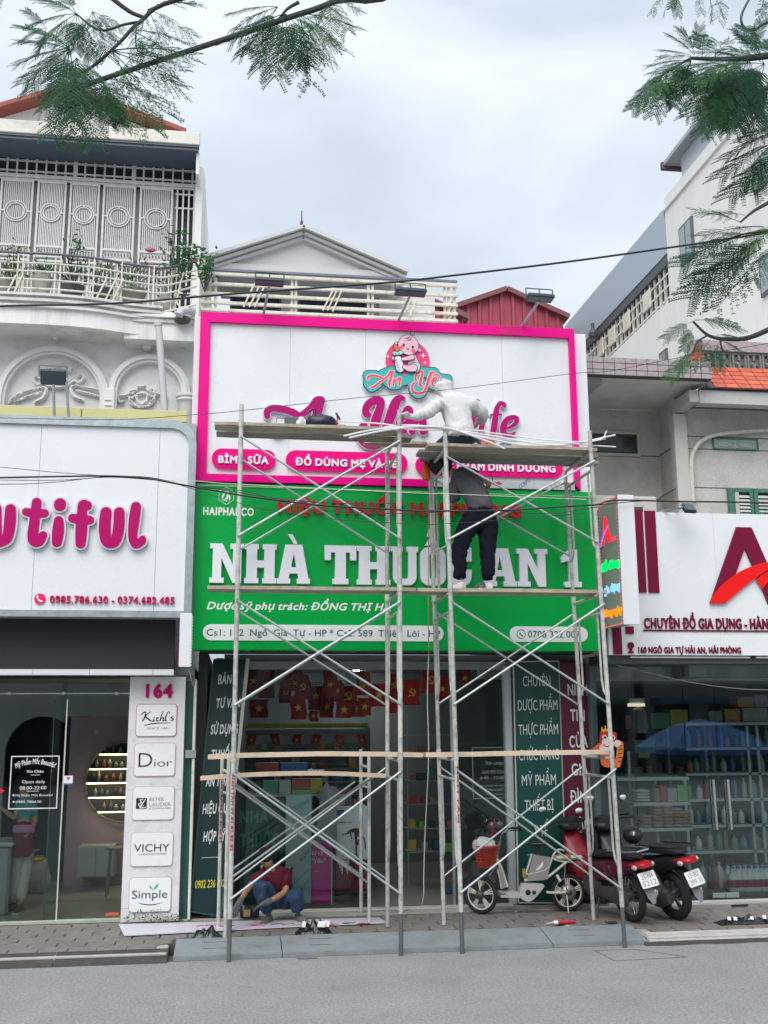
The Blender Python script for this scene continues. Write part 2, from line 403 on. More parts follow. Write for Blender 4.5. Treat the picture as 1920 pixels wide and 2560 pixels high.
pave=tag(BOX('pavement',mat('paving_bed',(.075,.068,.06),.95,var=.3,scale=5),None,-30,40,-.55,.84,-.02,PZ-.012),kind='structure')
tilem=[mat('paving_block_%s'%c,k,.9,var=.22,scale=9,bump=.5,bscale=90,dirt=(.10,.09,.08),dscale=2.5,damt=.6)for c,k in(('grey',(.20,.185,.17)),('brown',(.19,.17,.155)),('red',(.20,.165,.148)))]
for m in tilem:grain(m,.2,90)
hexes=[[],[],[]];Rh=.175
def hexmesh(k):
 mb=MB();a=[(math.cos(rad(60*i+30)),math.sin(rad(60*i+30)))for i in range(6)];r0,r1=Rh*.955,Rh*.90
 mb.v=[Vector((x*r0,y*r0,-.02))for x,y in a]+[Vector((x*r0,y*r0,-.004))for x,y in a]+[Vector((x*r1,y*r1,0))for x,y in a]
 mb.f=[(i,(i+1)%6,(i+1)%6+6,i+6)for i in range(6)]+[(i+6,(i+1)%6+6,(i+1)%6+12,i+12)for i in range(6)]+[tuple(range(12,18))]
 me=mb.mesh('paving_block');me.materials.append(tilem[k]);return me
def xk(v,x,y):return onz(v,x,y,.05).x
px0_,px3_=xk(11,1265,2090)-.16,xk(14,560,1930)+.1
hm=[hexmesh(k)for k in range(3)];w_=Rh*math.sqrt(3);cnt=0
far=MB()
for j in range(7):
 y=-.70+j*Rh*1.5
 for i in range(-30,60):
  x=i*w_+(j%2)*w_/2
  if y>.70 or(y<-.35 and px0_<x<px3_):continue
  k=0 if mnoise.noise(Vector((x*.5,y,0)))<-.05 else(2 if x>1.6 and random.random()<.7 else 1)
  z=PZ+.004*mnoise.noise(Vector((x*2,y*2,3)))
  if-3.6<x<7.8 and cnt<299:
   o=put('paving_block',hm[k],None,pave,loc=(x,y,z));o.rotation_euler=(rnd(-.012,.012),rnd(-.012,.012),0);cnt+=1
  else:
   a=[(x+Rh*.95*math.cos(rad(60*q+30)),y+Rh*.95*math.sin(rad(60*q+30)))for q in range(6)];far.prism(a,PZ-.02,PZ,'z')
far.put('paving_block',tilem[1],pave,kind='stuff')
conc=mat('concrete',(.40,.39,.365),.85,var=.16,scale=4,bump=.3,bscale=70,dirt=(.2,.19,.17),dscale=3,damt=.5)
strip=tag(BOX('threshold',conc,None,-30,40,.70,1.4,-.02,PZ+.012),kind='structure')
rub=mat('ribbed_rubber',(.085,.08,.078),.8,var=.25,scale=14,bump=.6,bscale=50,dirt=(.2,.18,.15),dscale=4,damt=.6)
def xk(v,x,y):return onz(v,x,y,.05).x
def ramp(name,x0,x1,yb,zb,yf,zf,m,parent=None,thick=.03,grooves=0,label=None,cat=None,group=None):
 t=thing(name,label,cat,(x0,yf,0),group)if cat else parent
 mb=MB();mb.add([(x0,yb,zb),(x1,yb,zb),(x1,yf,zf),(x0,yf,zf),(x0,yb,zb-thick),(x1,yb,zb-thick),(x1,yf,zf-thick),(x0,yf,zf-thick)],[(0,3,2,1),(4,5,6,7),(0,1,5,4),(1,2,6,5),(2,3,7,6),(3,0,4,7)])
 if grooves:
  for q in range(grooves):
   f=(q+.5)/grooves;y=yb+(yf-yb)*f;z=zb+(zf-zb)*f
   mb.box(x0+.01,x1-.01,y-.008,y+.008,z-.002,z+.008)
 o=mb.put('plate' if cat else name,m,t)
 return t if cat else o
kerbL=tag(BOX('kerb',conc,None,-30,xk(11,1225,2080),-.985,-.551,-.02,PZ-.016,.008),kind='structure')
xs_=[-30,-4.4,xk(11,-700,2150),xk(11,400,2150)-.006,xk(11,1215,2130)]
for i in range(1,4):
 ramp('rubber_ramp',xs_[i]+.006,xs_[i+1],-.86,PZ+.006,-1.06,.03,rub,thick=.03,grooves=7,cat='ramp',group='rubber kerb ramps',label=['','dark ribbed rubber kerb ramp running out of the left edge of the picture','left of the two fully seen dark ribbed rubber kerb ramps','dark ribbed rubber kerb ramp beside the grey painted ramp plates'][i])
steelp=mat('painted_plate',(.215,.25,.27),.7,var=.2,scale=7,bump=.3,bscale=25,dirt=(.13,.12,.105),dscale=3.5,damt=.8)
px_=[onz(11,1265,2090,.06).x,onz(12,672,2010,.06).x,onz(13,1105,1935,.06).x,onz(14,560,1930,.06).x]
lbl=['grey painted ramp plate under the left scaffold tower, beside the rubber ramp','grey painted ramp plate in the middle, between the two scaffold towers','grey painted ramp plate under the right foot of the scaffold']
for i in range(3):
 t=ramp('ramp_plate',px_[i]+.006,px_[i+1]-.004,-.47,PZ+.022,-.97,.045,steelp,thick=.018,cat='ramp',label=lbl[i],group='grey ramp plates over the kerb')
 a=BOX('edge_bar',steelp,t,px_[i]+.006,px_[i+1]-.004,-1.0,-.972,.003,.04)
 for q in(-.78,-.60):
  f=(q+.47)/(-.5);BOX('seam',rub,t,px_[i]+.3,px_[i]+.55,q-.004,q+.004,PZ+.022-(.077)*f-.004,PZ+.0245-(.077)*f)
mud=mat('wet_dirt',(.055,.05,.042),.9,var=.4,scale=20,bump=.8,bscale=60)
tag(BOX('kerb',conc,None,px_[3]+.01,40,-.975,-.551,-.02,PZ-.016,.02),kind='structure')
ramp('kerb',px_[3]+.02,30,-.86,PZ+.002,-1.0,.035,conc,thick=.03)['kind']='structure'
mb=MB();xs2=np.arange(px_[3]-.05,8,.05)
for a,b in zip(xs2[:-1],xs2[1:]):
 h0=.05+.045*mnoise.noise(Vector((a*3,0,0)))+.02*mnoise.noise(Vector((a*11,5,0)));h1=.05+.045*mnoise.noise(Vector((b*3,0,0)))+.02*mnoise.noise(Vector((b*11,5,0)))
 mb.add([(a,-1.0,.03),(b,-1.0,.03),(b,-1.03-h1,.002),(a,-1.03-h0,.002)],[(0,3,2,1)])
tag(mb.put('gutter_dirt',mud),kind='stuff')
lines=MB()
sq=[onz(14,235,2035,.002),onz(14,520,2028,.002),onz(14,880,2080,.002),onz(14,380,2108,.002)]
for i in range(4):
 a,b=sq[i],sq[(i+1)%4];lines.bar(a,b,.012,.004)
lines.put('road_patch',mat('tar_joint',(.14,.14,.145),.9,var=.2)).update_tag();bpy.data.objects['road_patch']['kind']='structure'
def litter(v,x,y,s,m,label):
 p=onz(v,x,y,PZ+.004 if y<1890 else .004);mb=MB();n=9
 a=[(p.x+s*rnd(.6,1)*math.cos(2*math.pi*i/n),p.y+s*rnd(.4,.8)*math.sin(2*math.pi*i/n))for i in range(n)]
 tag(mb.prism(a,p.z,p.z+.008,'z').put('litter',m,own=True),label,'litter')
white=mat('white_render',(.82,.81,.79),.75,var=.09,scale=3,bump=.15,bscale=60,dirt=(.30,.29,.26),dscale=2.6,damt=.6,streak=True)
white2=mat('white_stucco',(.80,.79,.785),.7,var=.05,scale=5)
greyw=mat('shaded_grey_render',(.77,.76,.76),.85,var=.08,scale=2.5,dirt=(.42,.41,.39),dscale=2.2,damt=.6)
lh=thing('shophouse','tall white shophouse on the left with curved balcony, stucco arches and folding screen','building',(-2.6,.9,PZ))
sideX=at(1,872,800,1.9).x
rX=at(3,1262,300,.75).x
XL=-9.0
zt=at(1,865,590,1.05).z;zfl=at(3,600,130,.5).z
zslab=at(3,1150,390,.75).z
body=MB();body.box(XL,rX-.02,2.0,9.0,3.2,zfl-.4)
body.put('wall',greyw,lh)
YA=1.05
BOX('back_wall',greyw,lh,XL,rX-.02,YA+.14,YA+.3,3.0,zslab+.2)
def arch_px(v,cx,cy,ro,ri,ybase,Y,name):
 c=at(v,cx,cy,Y);R_o=abs(at(v,cx+ro,cy,Y).x-c.x);R_i=abs(at(v,cx+ri,cy,Y).x-c.x);zb=at(v,cx,ybase,Y).z
 for q,(ra,rb,t)in enumerate(((R_o,R_o-(R_o-R_i)*.34,.10),(R_o-(R_o-R_i)*.34,R_o-(R_o-R_i)*.68,.135),(R_o-(R_o-R_i)*.68,R_i,.10))):
  A=[(c.x+ra*math.cos(math.pi*i/30),c.z+ra*math.sin(math.pi*i/30))for i in range(31)]
  B=[(c.x+rb*math.cos(math.pi*i/30),c.z+rb*math.sin(math.pi*i/30))for i in range(30,-1,-1)]
  mb=MB();P=[(c.x+ra,zb)]+A+[(c.x-ra,zb),(c.x-rb,zb)]+B+[(c.x+rb,zb)]
  put(name,to_plane(curve_mesh([P],t/2),Y-t/2+.14),white2,lh)
 return c,R_o,R_i
arch_px(20,440,380,478,402,480,YA,'arch_moulding')
arch_px(20,1262,330,345,272,480,YA,'arch_moulding')
arch_px(20,-500,380,430,355,480,YA,'arch_moulding')
for x,y0,y1,w1 in((360,330,385,18),(952,370,445,26)):
 r=R4(3,x-w1,y0,x+w1,y1,YA);MB().slab(r,YA-.02,YA+.12,.01).put('keystone',white2,lh)
r=R4(3,663,700,742,850,YA);MB().slab((r[0],r[1],3.0,r[3]),YA-.01,YA+.139,.01).put('pilaster',white2,lh)
for y in(775,810):
 r=R4(3,680,y,722,y+6,YA);MB().slab(r,YA-.025,YA-.008).put('moulding',white2,lh)
cxp=at(3,1212,800,YA);mb=MB()
zc=at(3,1210,750,YA).z;mb.lathe([(.155,0),(.155,-.03),(.13,-.05),(.145,-.08),(.125,-.10),(.105,-.14),(.105,-3.2)],(cxp.x,YA,zc),20);mb.put('column',white2,lh,smooth=True)
def orn(v,strokes,cx=None):
 st=[pxs(v,s,YA+.13)for s in strokes]
 if cx is not None:st+=[pxs(v,[(2*cx-p[0],p[1]+.045*2*(cx-p[0])*-1,p[2])for p in s],YA+.13)for s in strokes]
 blob('stucco_ornament',st,white2,lh,YA+.14,.05,res=.009)
 blob('stucco_ornament',[[(a,b,max(c-.014,.003))for a,b,c in s]for s in st],white2,lh,YA+.091,.025,res=.009)
orn(20,[[(500,305,16),(430,300,13),(370,265,15),(330,285,15),(290,250,13),(305,215,9),(335,225,7)],[(500,135,12),(460,150,9),(420,175,12),(400,150,10),(430,140,7)],[(340,300,9),(395,320,15),(370,390,17),(300,430,12)],[(330,310,7),(260,330,13),(170,360,11),(100,410,9),(75,440,6)],[(350,345,9),(270,375,12),(190,400,9),(130,430,6)],[(500,240,20),(450,235,14),(420,255,10)]],cx=500)
orn(20,[[(1203,352,16),(1160,372,10),(1165,420,10),(1203,455,12)],[(1203,300,12),(1170,298,10),(1150,330,10),(1105,325,11),(1100,350,7)],[(1130,350,9),(1060,375,12),(1015,375,10),(1000,405,9),(1020,428,9),(1050,420,6)],[(1150,380,9),(1100,400,10),(1110,440,9),(1150,465,8),(1203,472,9)],[(1090,380,8),(1110,420,7),(1140,450,6)]],cx=1203)
zb=at(3,1010,362,.85).z
edge=[onz(3,x,y,zb)for x,y in((-900,262),(-500,262),(-200,266),(0,275),(140,281),(290,287),(430,296),(540,305),(650,317),(740,331),(830,345),(920,354),(1010,362))]
E_=[(p.x,p.y)for p in edge]
def slab_layer(name,off,z0,z1,m=white):
 P=[(x,y-off)for x,y in E_];P[-1]=(P[-1][0]+off*.8,P[-1][1])
 P=P+[(P[-1][0],1.4),(P[0][0],1.4)];mb=MB();mb.prism(P,z0,z1,'z');return mb.put(name,m,lh)
zt0=at(3,600,205,E_[7][1]).z;zt1=at(3,600,125,E_[7][1]).z;dz=zt1-zt0
weath=mat('weathered_cornice',(.72,.71,.68),.85,var=.2,scale=4,bump=.2,bscale=40,dirt=(.16,.155,.14),dscale=2.5,damt=.85,streak=False)
slab_layer('balcony_slab',0,zb,zt0)
slab_layer('cornice',.05,zt0+.001,zt0+dz*.2,white);slab_layer('cornice',.03,zt0+dz*.2+.001,zt0+dz*.4,weath)
slab_layer('cornice',.08,zt0+dz*.4+.001,zt0+dz*.62,weath);slab_layer('cornice',.05,zt0+dz*.62+.001,zt0+dz*.8,weath);slab_layer('cornice',.10,zt0+dz*.8+.001,zt1,weath)
r=R4(3,1052,282,1262,395,.82);MB().slab((r[0]-.5,rX,r[2],r[3]),.82,1.5,.006).put('fascia',white,lh)
for q,(o_,a,b)in enumerate(((.03,255,282),(.06,232,253),(.03,210,230))):
 rr=R4(3,1052,a,1262,b,.8);MB().slab((rr[0]-.4,rX,rr[2],rr[3]),.82-o_,1.5,.006).put('cornice',white if q else weath,lh)
BOX('soffit',greyw,lh,XL,rX-.005,.9,YA+.2,zslab+.12,zslab+.16)
grey_pvc=mat('grey_pvc',(.52,.53,.545),.5,var=.08,scale=6)
mb=MB();a=at(3,1025,292,.62);b=at(3,1085,880,.62);mb.tube([a,(a.x+.01,a.y,a.z-.05),(b.x,b.y,b.z-.3)],.046,14)
mb.lathe([(.052,0),(.052,.05)],(a.x,a.y,a.z-.02),14);tag(mb.put('downpipe',grey_pvc,smooth=True,own=True),'grey plastic drainpipe crossing the smaller stucco arch','pipe')
mb=MB();a=at(3,1262,205,.7);mb.tube([a,a+Vector((-.10,-.04,.0)),a+Vector((-.17,-.08,-.03)),a+Vector((-.20,-.10,-.10))],[.055,.055,.06,.055],14)
tag(mb.put('drain_elbow',grey_pvc,smooth=True,own=True),'bent grey pipe end sticking out by the corner of the pink sign','pipe')
tag(MB().sphere(at(3,1180,258,.72),.11,sq=(1,.8,.55)).put('dry_moss',mat('moss',(.10,.10,.085),.95,bump=1,bscale=60),own=True),'dark clump of dried dirt hanging under the bent pipe','moss clump')
cream=mat('cream_paint',(.70,.68,.58),.5,var=.1,scale=10,dirt=(.33,.25,.16),dscale=8,damt=.6)
rail=thing('balcony_railing','curved cream metal railing on the balcony of the left house','railing',(E_[8][0],E_[8][1],zt1))
def curve_at(y,off=.06):
 zz=at(1,500,y,E_[8][1]-.02).z;P=[]
 for(x,yy)in E_[:-1]:P.append((x,yy-off+.05,zz))
 P.append((E_[-1][0]+.10,E_[-1][1]-off+.05,zz));P.append((at(1,850,1180,.55).x,.55,zz));return spline(P,4)
for i,y in enumerate((1108,1150,1185,1220,1258,1300)):
 MB().tube(curve_at(y+14),.013 if i else .018,6).put('rail',cream if i else mat('dark_rail',(.16,.13,.17),.5),rail,smooth=True)
zr0=zt1;zr1=at(1,500,1122,E_[8][1]).z
for x,yy in((70,0),(235,0),(380,0),(500,0),(640,0),(740,0)):
 q=at(1,x,1250,.45)
 yv=np.interp(q.x,[e[0]for e in E_],[e[1]for e in E_])-.01
 for d in(-.03,.035):MB().bar((q.x+d,yv,zr0-.05),(q.x+d,yv,zr1),.017,.017).put('post',cream,rail)
for x in(10,40,410,450,480):
 a=at(1,x-10,1250,.3);b=at(1,x+40,1150,.3);yv=np.interp(a.x,[e[0]for e in E_],[e[1]for e in E_])-.03
 MB().bar((a.x,yv,a.z),(b.x,yv,b.z),.02,.02).put('slanted_bar',cream,rail)
YG=1.95
z_roof0=at(1,440,575,1.15).z
can=MB();r=R4(1,0,540,865,615,1.38)
BOX('canopy_fascia',mat('canopy_white',(.74,.72,.66),.6,var=.1,dirt=(.3,.27,.2),damt=.5),lh,XL,r[1],1.35,1.43,r[2]+.05,r[3]-.02,.01)
BOX('canopy_edge',mat('canopy_dark',(.12,.12,.14),.5),lh,XL,r[1]-.01,1.37,1.45,r[2]+.02,r[2]+.048)
BOX('canopy_soffit',mat('blue_grey_sheet',(.085,.115,.155),.5,var=.1,scale=2),lh,XL,r[1]-.02,1.39,YG+.4,r[2]-.02,r[2]+.019)
BOX('canopy_roof',white,lh,XL,r[1]-.03,1.431,YG+.4,r[2]+.021,r[3]-.06)
zc1=at(1,400,665,YG).z
blue=mat('dark_window_blue',(.025,.04,.065),.25,var=.3,scale=2)
colx=at(1,843,900,YG).x,at(1,875,900,YG).x
BOX('back_wall',blue,lh,XL,colx[0],YG+.35,YG+.4,zt1-.2,r[2]-.021)
BOX('corner_post',white,lh,colx[0],colx[1],YG-.12,YG+.3,zfl-.3,r[2]-.021,.01)
BOX('side_wall',white,lh,colx[1]-.12,colx[1]-.002,YG+.301,9,3.2,r[3]-.07)
BOX('side_wall',white,lh,r[1]-.05,r[1]-.005,1.46,YG+.2,r[2]-.35,r[2]-.021)
scr=thing('window_screen','white metal window grid and folding screen panels closing the upper balcony','window screen',(-2.5,YG,zfl))
wm=mat('white_metalwork',(.70,.70,.71),.45,var=.06,scale=12,dirt=(.45,.42,.36),dscale=5,damt=.4)
def zl(y,x=440):return at(1,x,y,YG).z
def xg(x):return at(1,x,900,YG).x
ytop=640
for y in(676,716,760,795):MB().box(XL,xg(842),YG-.012,YG+.012,zl(y)-.012,zl(y)+.012).put('bar',wm,scr)
for x in np.arange(20,842,42.5):
 th=.03 if abs(x-317)<20 or abs(x-572)<22 else .012
 MB().box(xg(x)-th,xg(x)+th,YG-.014,YG+.014,zl(795),zl(600)).put('bar',wm,scr)
for y in(782,):MB().bbox(XL,xg(842),YG-.03,YG+.03,zl(y)-.028,zl(y)+.028,.005).put('frame',wm,scr)
pan=[(-290,-155),(-150,-8),(-5,145),(155,288),(296,432),(440,588),(600,750)]
for a,b in pan:
 x0,x1=xg(a)+.01,xg(b)-.01;z0,z1=zl(1150),zl(796)
 p=MB();fw=.032
 p.bbox(x0,x0+fw,YG-.03,YG+.01,z0,z1,.004);p.bbox(x1-fw,x1,YG-.03,YG+.01,z0,z1,.004)
 for z in(z1-.03,zl(1080),zl(1122),z0+.03):p.bbox(x0+fw,x1-fw,YG-.028,YG+.008,z-.018,z+.018,.004)
 po=p.put('screen_panel',wm,scr)
 s=MB();cx,cz=(x0+x1)/2,zl(935);Rr=(x1-x0)*.335;n=15
 for i in range(1,n):
  x=x0+fw+(x1-x0-2*fw)*i/n;dx=x-cx
  s.box(x-.007,x+.007,YG-.012,YG+.0,zl(1080),z1-.04)
 s.put('slat',wm,po,kind='stuff')
 q=MB()
 for rr in(Rr,Rr*.78):q.tube([(cx+rr*math.cos(2*math.pi*k/28),YG-.022,cz+rr*math.sin(2*math.pi*k/28))for k in range(28)],.013,6,closed=True)
 for sx in(-1,1):q.bar((cx+sx*Rr,YG-.022,cz),(cx+sx*(x1-x0)/2,YG-.022,cz),.02,.02)
 q.bar((cx,YG-.022,cz+Rr*.78),(cx,YG-.022,cz+Rr*1.05),.02,.02);q.put('ring_ornament',wm,po)
 d=MB();m_=9
 for i in range(m_):
  x=x0+fw+(x1-x0-2*fw)*(i+.5)/m_;zz=(zl(1080)+zl(1122))/2;h=abs(zl(1080)-zl(1122))/2-.015
  d.tube([(x+.045*math.cos(2*math.pi*k/8),YG-.01,zz+h*math.sin(2*math.pi*k/8))for k in range(8)],.009,4,closed=True)
 d.put('lattice_strip',wm,po,kind='stuff')
s=MB()
for x in np.arange(XL,xg(750),.055):s.box(x-.008,x+.008,YG-.01,YG+.005,zl(1290),zl(1150))
s.put('slat',wm,scr,kind='stuff')
for x in(765,790,815,838):MB().box(xg(x)-.012,xg(x)+.012,YG-.012,YG+.012,zl(1320),zl(800)).put('bar',wm,scr)
for y in(820,880,1045,1100,1175,1250):MB().box(xg(757),xg(842),YG-.014,YG+.014,zl(y)-.01,zl(y)+.01).put('bar',wm,scr)
BOX('inner_wall',mat('dim_room',(.52,.50,.49),.9,var=.2,scale=2),lh,XL,xg(757),YG+.12,YG+.15,zl(1300),zl(790))
YT=3.2
ap=at(1,300,385,YT);rt=at(1,790,590,YT);lf=at(1,-250,560,YT)
mb=MB();mb.prism([(lf.x,lf.z-.6),(rt.x-.1,rt.z-.3),(rt.x-.1,rt.z),(ap.x,ap.z-.1),(lf.x,lf.z)],YT+.1,8.5);mb.put('gable',white,lh)
redt=mat('red_roof',(.33,.085,.06),.7,var=.2,scale=8,bump=.3,bscale=40)
mb=MB();mb.bar((ap.x-.05,YT+2.6,ap.z-.02),(rt.x+.05,YT+2.6,rt.z+.0),5.6,.07);mb.put('roof',redt,lh)
mb=MB();mb.bar((ap.x+.05,YT+2.6,ap.z-.025),(lf.x,YT+2.6,lf.z),5.6,.07);mb.put('roof',redt,lh)
alu=mat('white_composite',(.74,.76,.79),.28,var=.03,scale=1.2,spec=.5,bump=.5,bscale=1.6,dirt=(.58,.59,.59),dscale=1.2,damt=.18)
galv=mat('galvanised',(.40,.46,.48),.38,.65,var=.2,scale=9,bump=.05)
YL=.05
ls=thing('shop_sign','big white shop sign of the left shop with riveted metal border and pink bubble letters','sign',(-2.5,YL,3.7))
xr=at(3,1222,1200,YL).x;xo=at(3,1270,1200,YL).x;zb_=at(7,700,1106,YL).z;zt_=at(3,500,945,YL).z;zto=at(3,500,893,YL).z;zbo=at(7,700,1158,YL).z
rc=.27
def rounded(x0,x1,z0,z1,r):return[(x0,z0),(x1,z0)]+[(x1-r+r*math.cos(math.pi/2*i/10),z1-r+r*math.sin(math.pi/2*i/10))for i in range(11)]+[(x0,z1)]
seams=[-6.5,at(3,275,1100,YL).x,at(3,1036,1100,YL).x]
xs3=[-9]+[s_ for s_ in(-5.2,at(7,265,800,YL).x,at(7,1232,900,YL).x)]
P_=rounded(xs3[-1]+.002,xr,zb_,zt_,rc-.06)
mb=MB();mb.prism(P_,YL,YL+.05);mb.put('panel',alu,ls)
for a,b in zip(xs3[:-1],xs3[1:]):MB().box(a+.002,b-.002,YL,YL+.05,zb_,zt_).put('panel',alu,ls)
mb=MB()
outer=rounded(-9,xo,zbo,zto,rc+.03);inner=rounded(-8.9,xr-.002,zb_+.002,zt_-.002,rc-.06)
me=to_plane(curve_mesh([outer,inner],.04),YL-.02+.02);put('trim',me,galv,ls)
BOX('box_body',mat('sign_side',(.35,.36,.36),.6),ls,-9,xo-.01,YL+.06,YL+.34,zbo+.01,zto-.01)
mb=MB();zz=(zb_+zbo)/2
rv=[(x,zz)for x in np.arange(-6,xr-.04,.092)]+[((xr+xo)/2-.005,z)for z in np.arange(zb_+.05,zt_-.25,.092)]+[(x,(zt_+zto)/2)for x in np.arange(-6,xr-.3,.085)]
rv+=[((xr-rc)+.03+(rc+.0)*math.cos(a),(zto-rc-.03)+(rc+.0)*math.sin(a)-.01)for a in np.arange(.25,1.5,.28)]
for x,z in rv:mb.lathe([(.014,0),(.011,-.008),(.004,-.011)],(x,YL-.04+.02,z),6,'y')
mb.put('rivets',mat('rivet',(.5,.55,.56),.3,.6),ls,kind='stuff')
pink=mat('magenta_acrylic',(.44,.001,.125),.3,var=.03,scale=3,spec=.25)
edgem=mat('letter_edge',(.62,.62,.66),.35,var=.03)
B=7
let={'u1':[[(-20,300,32),(-18,540,36),(30,555,34),(70,520,34),(88,400,38),(92,305,34)]],'t':[[(300,250,30),(285,380,32),(268,520,34),(285,565,30),(325,560,26),(350,510,26)],[(215,325,24),(290,338,28),(362,335,26)]],'i':[[(485,262,38),(484,274,38)],[(474,395,30),(470,480,38),(460,565,32)]],'f':[[(700,275,30),(668,270,32),(660,330,30),(655,450,38),(648,575,32)],[(585,375,28),(655,385,32),(722,390,26)]],'u2':[[(850,330,36),(840,440,38),(850,545,36),(890,570,36),(930,545,34),(952,440,36),(955,330,34)]],'l':[[(1088,285,32),(1072,400,34),(1062,520,28),(1085,580,28),(1130,560,26),(1140,540,20)]]}
let={k:[[(x,y,r*1.1)for x,y,r in s]for s in v]for k,v in let.items()}
for k,sts in let.items():
 a=blob('letter',[pxs(B,s,YL,sm=5)for s in sts],edgem,ls,YL-.01,.045,grow=.028,res=.008)
 st=[pxs(B,s,YL,sm=5)for s in sts];me=to_plane(curve_mesh([thin(l,.001)for l in contour(st,.008,.008)],.004),YL-.06);put('letter_face',me,pink,a)
r=R4(7,275,968,365,1057,YL);cx,cz,rr=(r[0]+r[1])/2,(r[2]+r[3])/2,(r[1]-r[0])/2
MB().lathe([(rr,0),(rr,-.02)],(cx,YL,cz),28,'y').put('phone_emblem',mat('pink_acrylic',(.80,.02,.16),.25,var=.02),ls)
def handset(cx,cz,s,Y,m,par,t=.006):blob('handset',[[(cx-s*.38,cz+s*.42,s*.16),(cx-s*.42,cz+s*.15,s*.12),(cx-.05*s,cz-s*.32,s*.12),(cx+s*.30,cz-s*.42,s*.16)]],m,par,Y,t,res=max(s*.06,.002))
handset(cx,cz,rr*1.1,YL-.02,alu,ls)
redd=mat('crimson_acrylic',(.50,.0,.09),.3,var=.02)
textR('0985.786.630 - 0374.682.485',redd,ls,7,400,992,1392,1050,YL,bold=.012,t=.03,split=True)
ym=mat('pale_yellow_paint',(.58,.55,.27),.55,var=.1,scale=6,dirt=(.35,.3,.15),dscale=6,damt=.4)
a=at(3,0,820,.50);b=at(3,1172,890,.50)
mb=MB();mb.bbox(-9,at(3,532,850,.5).x-.005,.46,.54,b.z-.075,b.z+.075,.006);t_=tag(mb.put('steel_beam',ym,own=True),'longer pale yellow steel beam above the left shop sign, behind the lamp','beam','pale yellow beams above the left sign')
mb=MB();mb.bbox(at(3,532,850,.5).x+.005,at(3,1213,890,.5).x,.46,.54,b.z-.075,b.z+.075,.006);mb.bbox(at(3,1180,900,.5).x,at(3,1213,900,.5).x,.47,.53,b.z-.4,b.z-.076,.004)
tag(mb.put('steel_beam',ym,own=True),'shorter pale yellow steel beam bending down at the corner near the pink sign','beam','pale yellow beams above the left sign')
dark=mat('dark_recess',(.018,.022,.028),.6,var=.2,scale=3)
BOX('shutter_box',dark,lh,XL,at(7,1395,1350,.42).x,.42,.62,at(7,700,1620,.42).z,zbo+.25)
r=R4(7,0,1573,1387,1619,.36)
xq=[XL,at(7,262,1600,.36).x,at(7,712,1600,.36).x,at(7,1220,1600,.36).x,r[1]]
for a,b in zip(xq[:-1],xq[1:]):MB().bbox(a+.002,b-.002,.36,.60,r[2],r[3],.003).put('canopy_strip',alu,lh)
Yp=.64
r=R4(11,912,92,1325,1876,Yp);PX=r
white_p=mat('pillar_board',(.70,.70,.72),.5,var=.04,scale=4,dirt=(.36,.35,.33),dscale=5,damt=.45)
pil=thing('sign_pillar','white pillar board numbered 164 with five rounded white brand plates','sign',((r[0]+r[1])/2,Yp,PZ))
zsp=[r[3],at(11,1100,915,Yp).z,at(11,1090,1775,Yp).z,r[2]]
for a,b in zip(zsp[:-1],zsp[1:]):MB().bbox(r[0],r[1],Yp,Yp+.12,b+.001,a-.001,.003).put('board',white_p,pil)
textR('164',pink,pil,11,1062,145,1258,246,Yp,bold=.05,t=.02,split=True)
plate=mat('plate_white',(.80,.80,.83),.3,var=.02)
navy=mat('print_navy',(.012,.012,.028),.5,var=0);gry=mat('print_grey',(.25,.25,.27),.5,var=0)
def rrect(x0,x1,z0,z1,r,n=6):
 o=[]
 for cx,cz,a0 in((x1-r,z0+r,-90),(x1-r,z1-r,0),(x0+r,z1-r,90),(x0+r,z0+r,180)):
  for i in range(n+1):a=rad(a0+90*i/n);o.append((cx+r*math.cos(a),cz+r*math.sin(a)))
 return o
plates=[(988,290,1287,528,(.55,.12,.30)),(975,573,1277,818,(.62,.32,.48)),(963,888,1268,1136,(.55,.42,.56)),(950,1222,1260,1472,(.55,.42,.56)),(938,1548,1247,1805,(.50,.36,.50))]
pl=[]
for i,(a,b,c,d,ec)in enumerate(plates):
 q=R4(11,a,b,c,d,Yp)
 o=MB().prism(rrect(q[0],q[1],q[2],q[3],.045),Yp-.012,Yp-.001).put('brand_plate',mat('plate_edge_%d'%i,ec,.4,var=0),pil)
 MB().prism(rrect(q[0]+.008,q[1]-.008,q[2]+.008,q[3]-.008,.038),Yp-.016,Yp-.013).put('plate_face',plate,o);pl.append(o)
YPL=Yp-.0165
def prt(s,v,a,b,c,d,m=navy,par=None,**k):
 q=R4(v,a,b,c,d,YPL);k.setdefault('t',.002);return text(s,m,par,q[0],q[1],q[2],q[3],YPL,**k)
ks=[[(1025,372,2),(1045,352,4),(1062,350,3)],[(1062,350,3),(1050,395,5),(1035,415,3)],[(1100,345,2),(1060,378,4),(1085,405,5),(1115,418,2)],[(1122,385,2),(1118,412,4),(1130,414,2)],[(1140,402,2),(1152,390,3),(1140,392,3),(1142,414,4),(1160,410,2)],[(1185,345,3),(1165,410,4),(1180,388,2),(1190,392,4),(1185,413,4),(1196,410,2)],[(1225,345,2),(1210,372,4),(1202,410,4),(1216,412,2)],[(1235,350,4),(1233,362,2)],[(1262,378,2),(1245,390,4),(1262,402,4),(1245,413,3)],[(1050,448,2),(1120,432,4),(1240,428,1.5)]]
blob('lettering',[pxs(11,s,YPL,sm=4)for s in ks],navy,pl[0],YPL,.002,res=.0022)
prt('SINCE 1851',11,1068,460,1232,474,gry,pl[0])
prt('D',11,1008,648,1108,748,par=pl[1],bold=-.01);prt('ior',11,1122,690,1252,745,par=pl[1],bold=-.012)
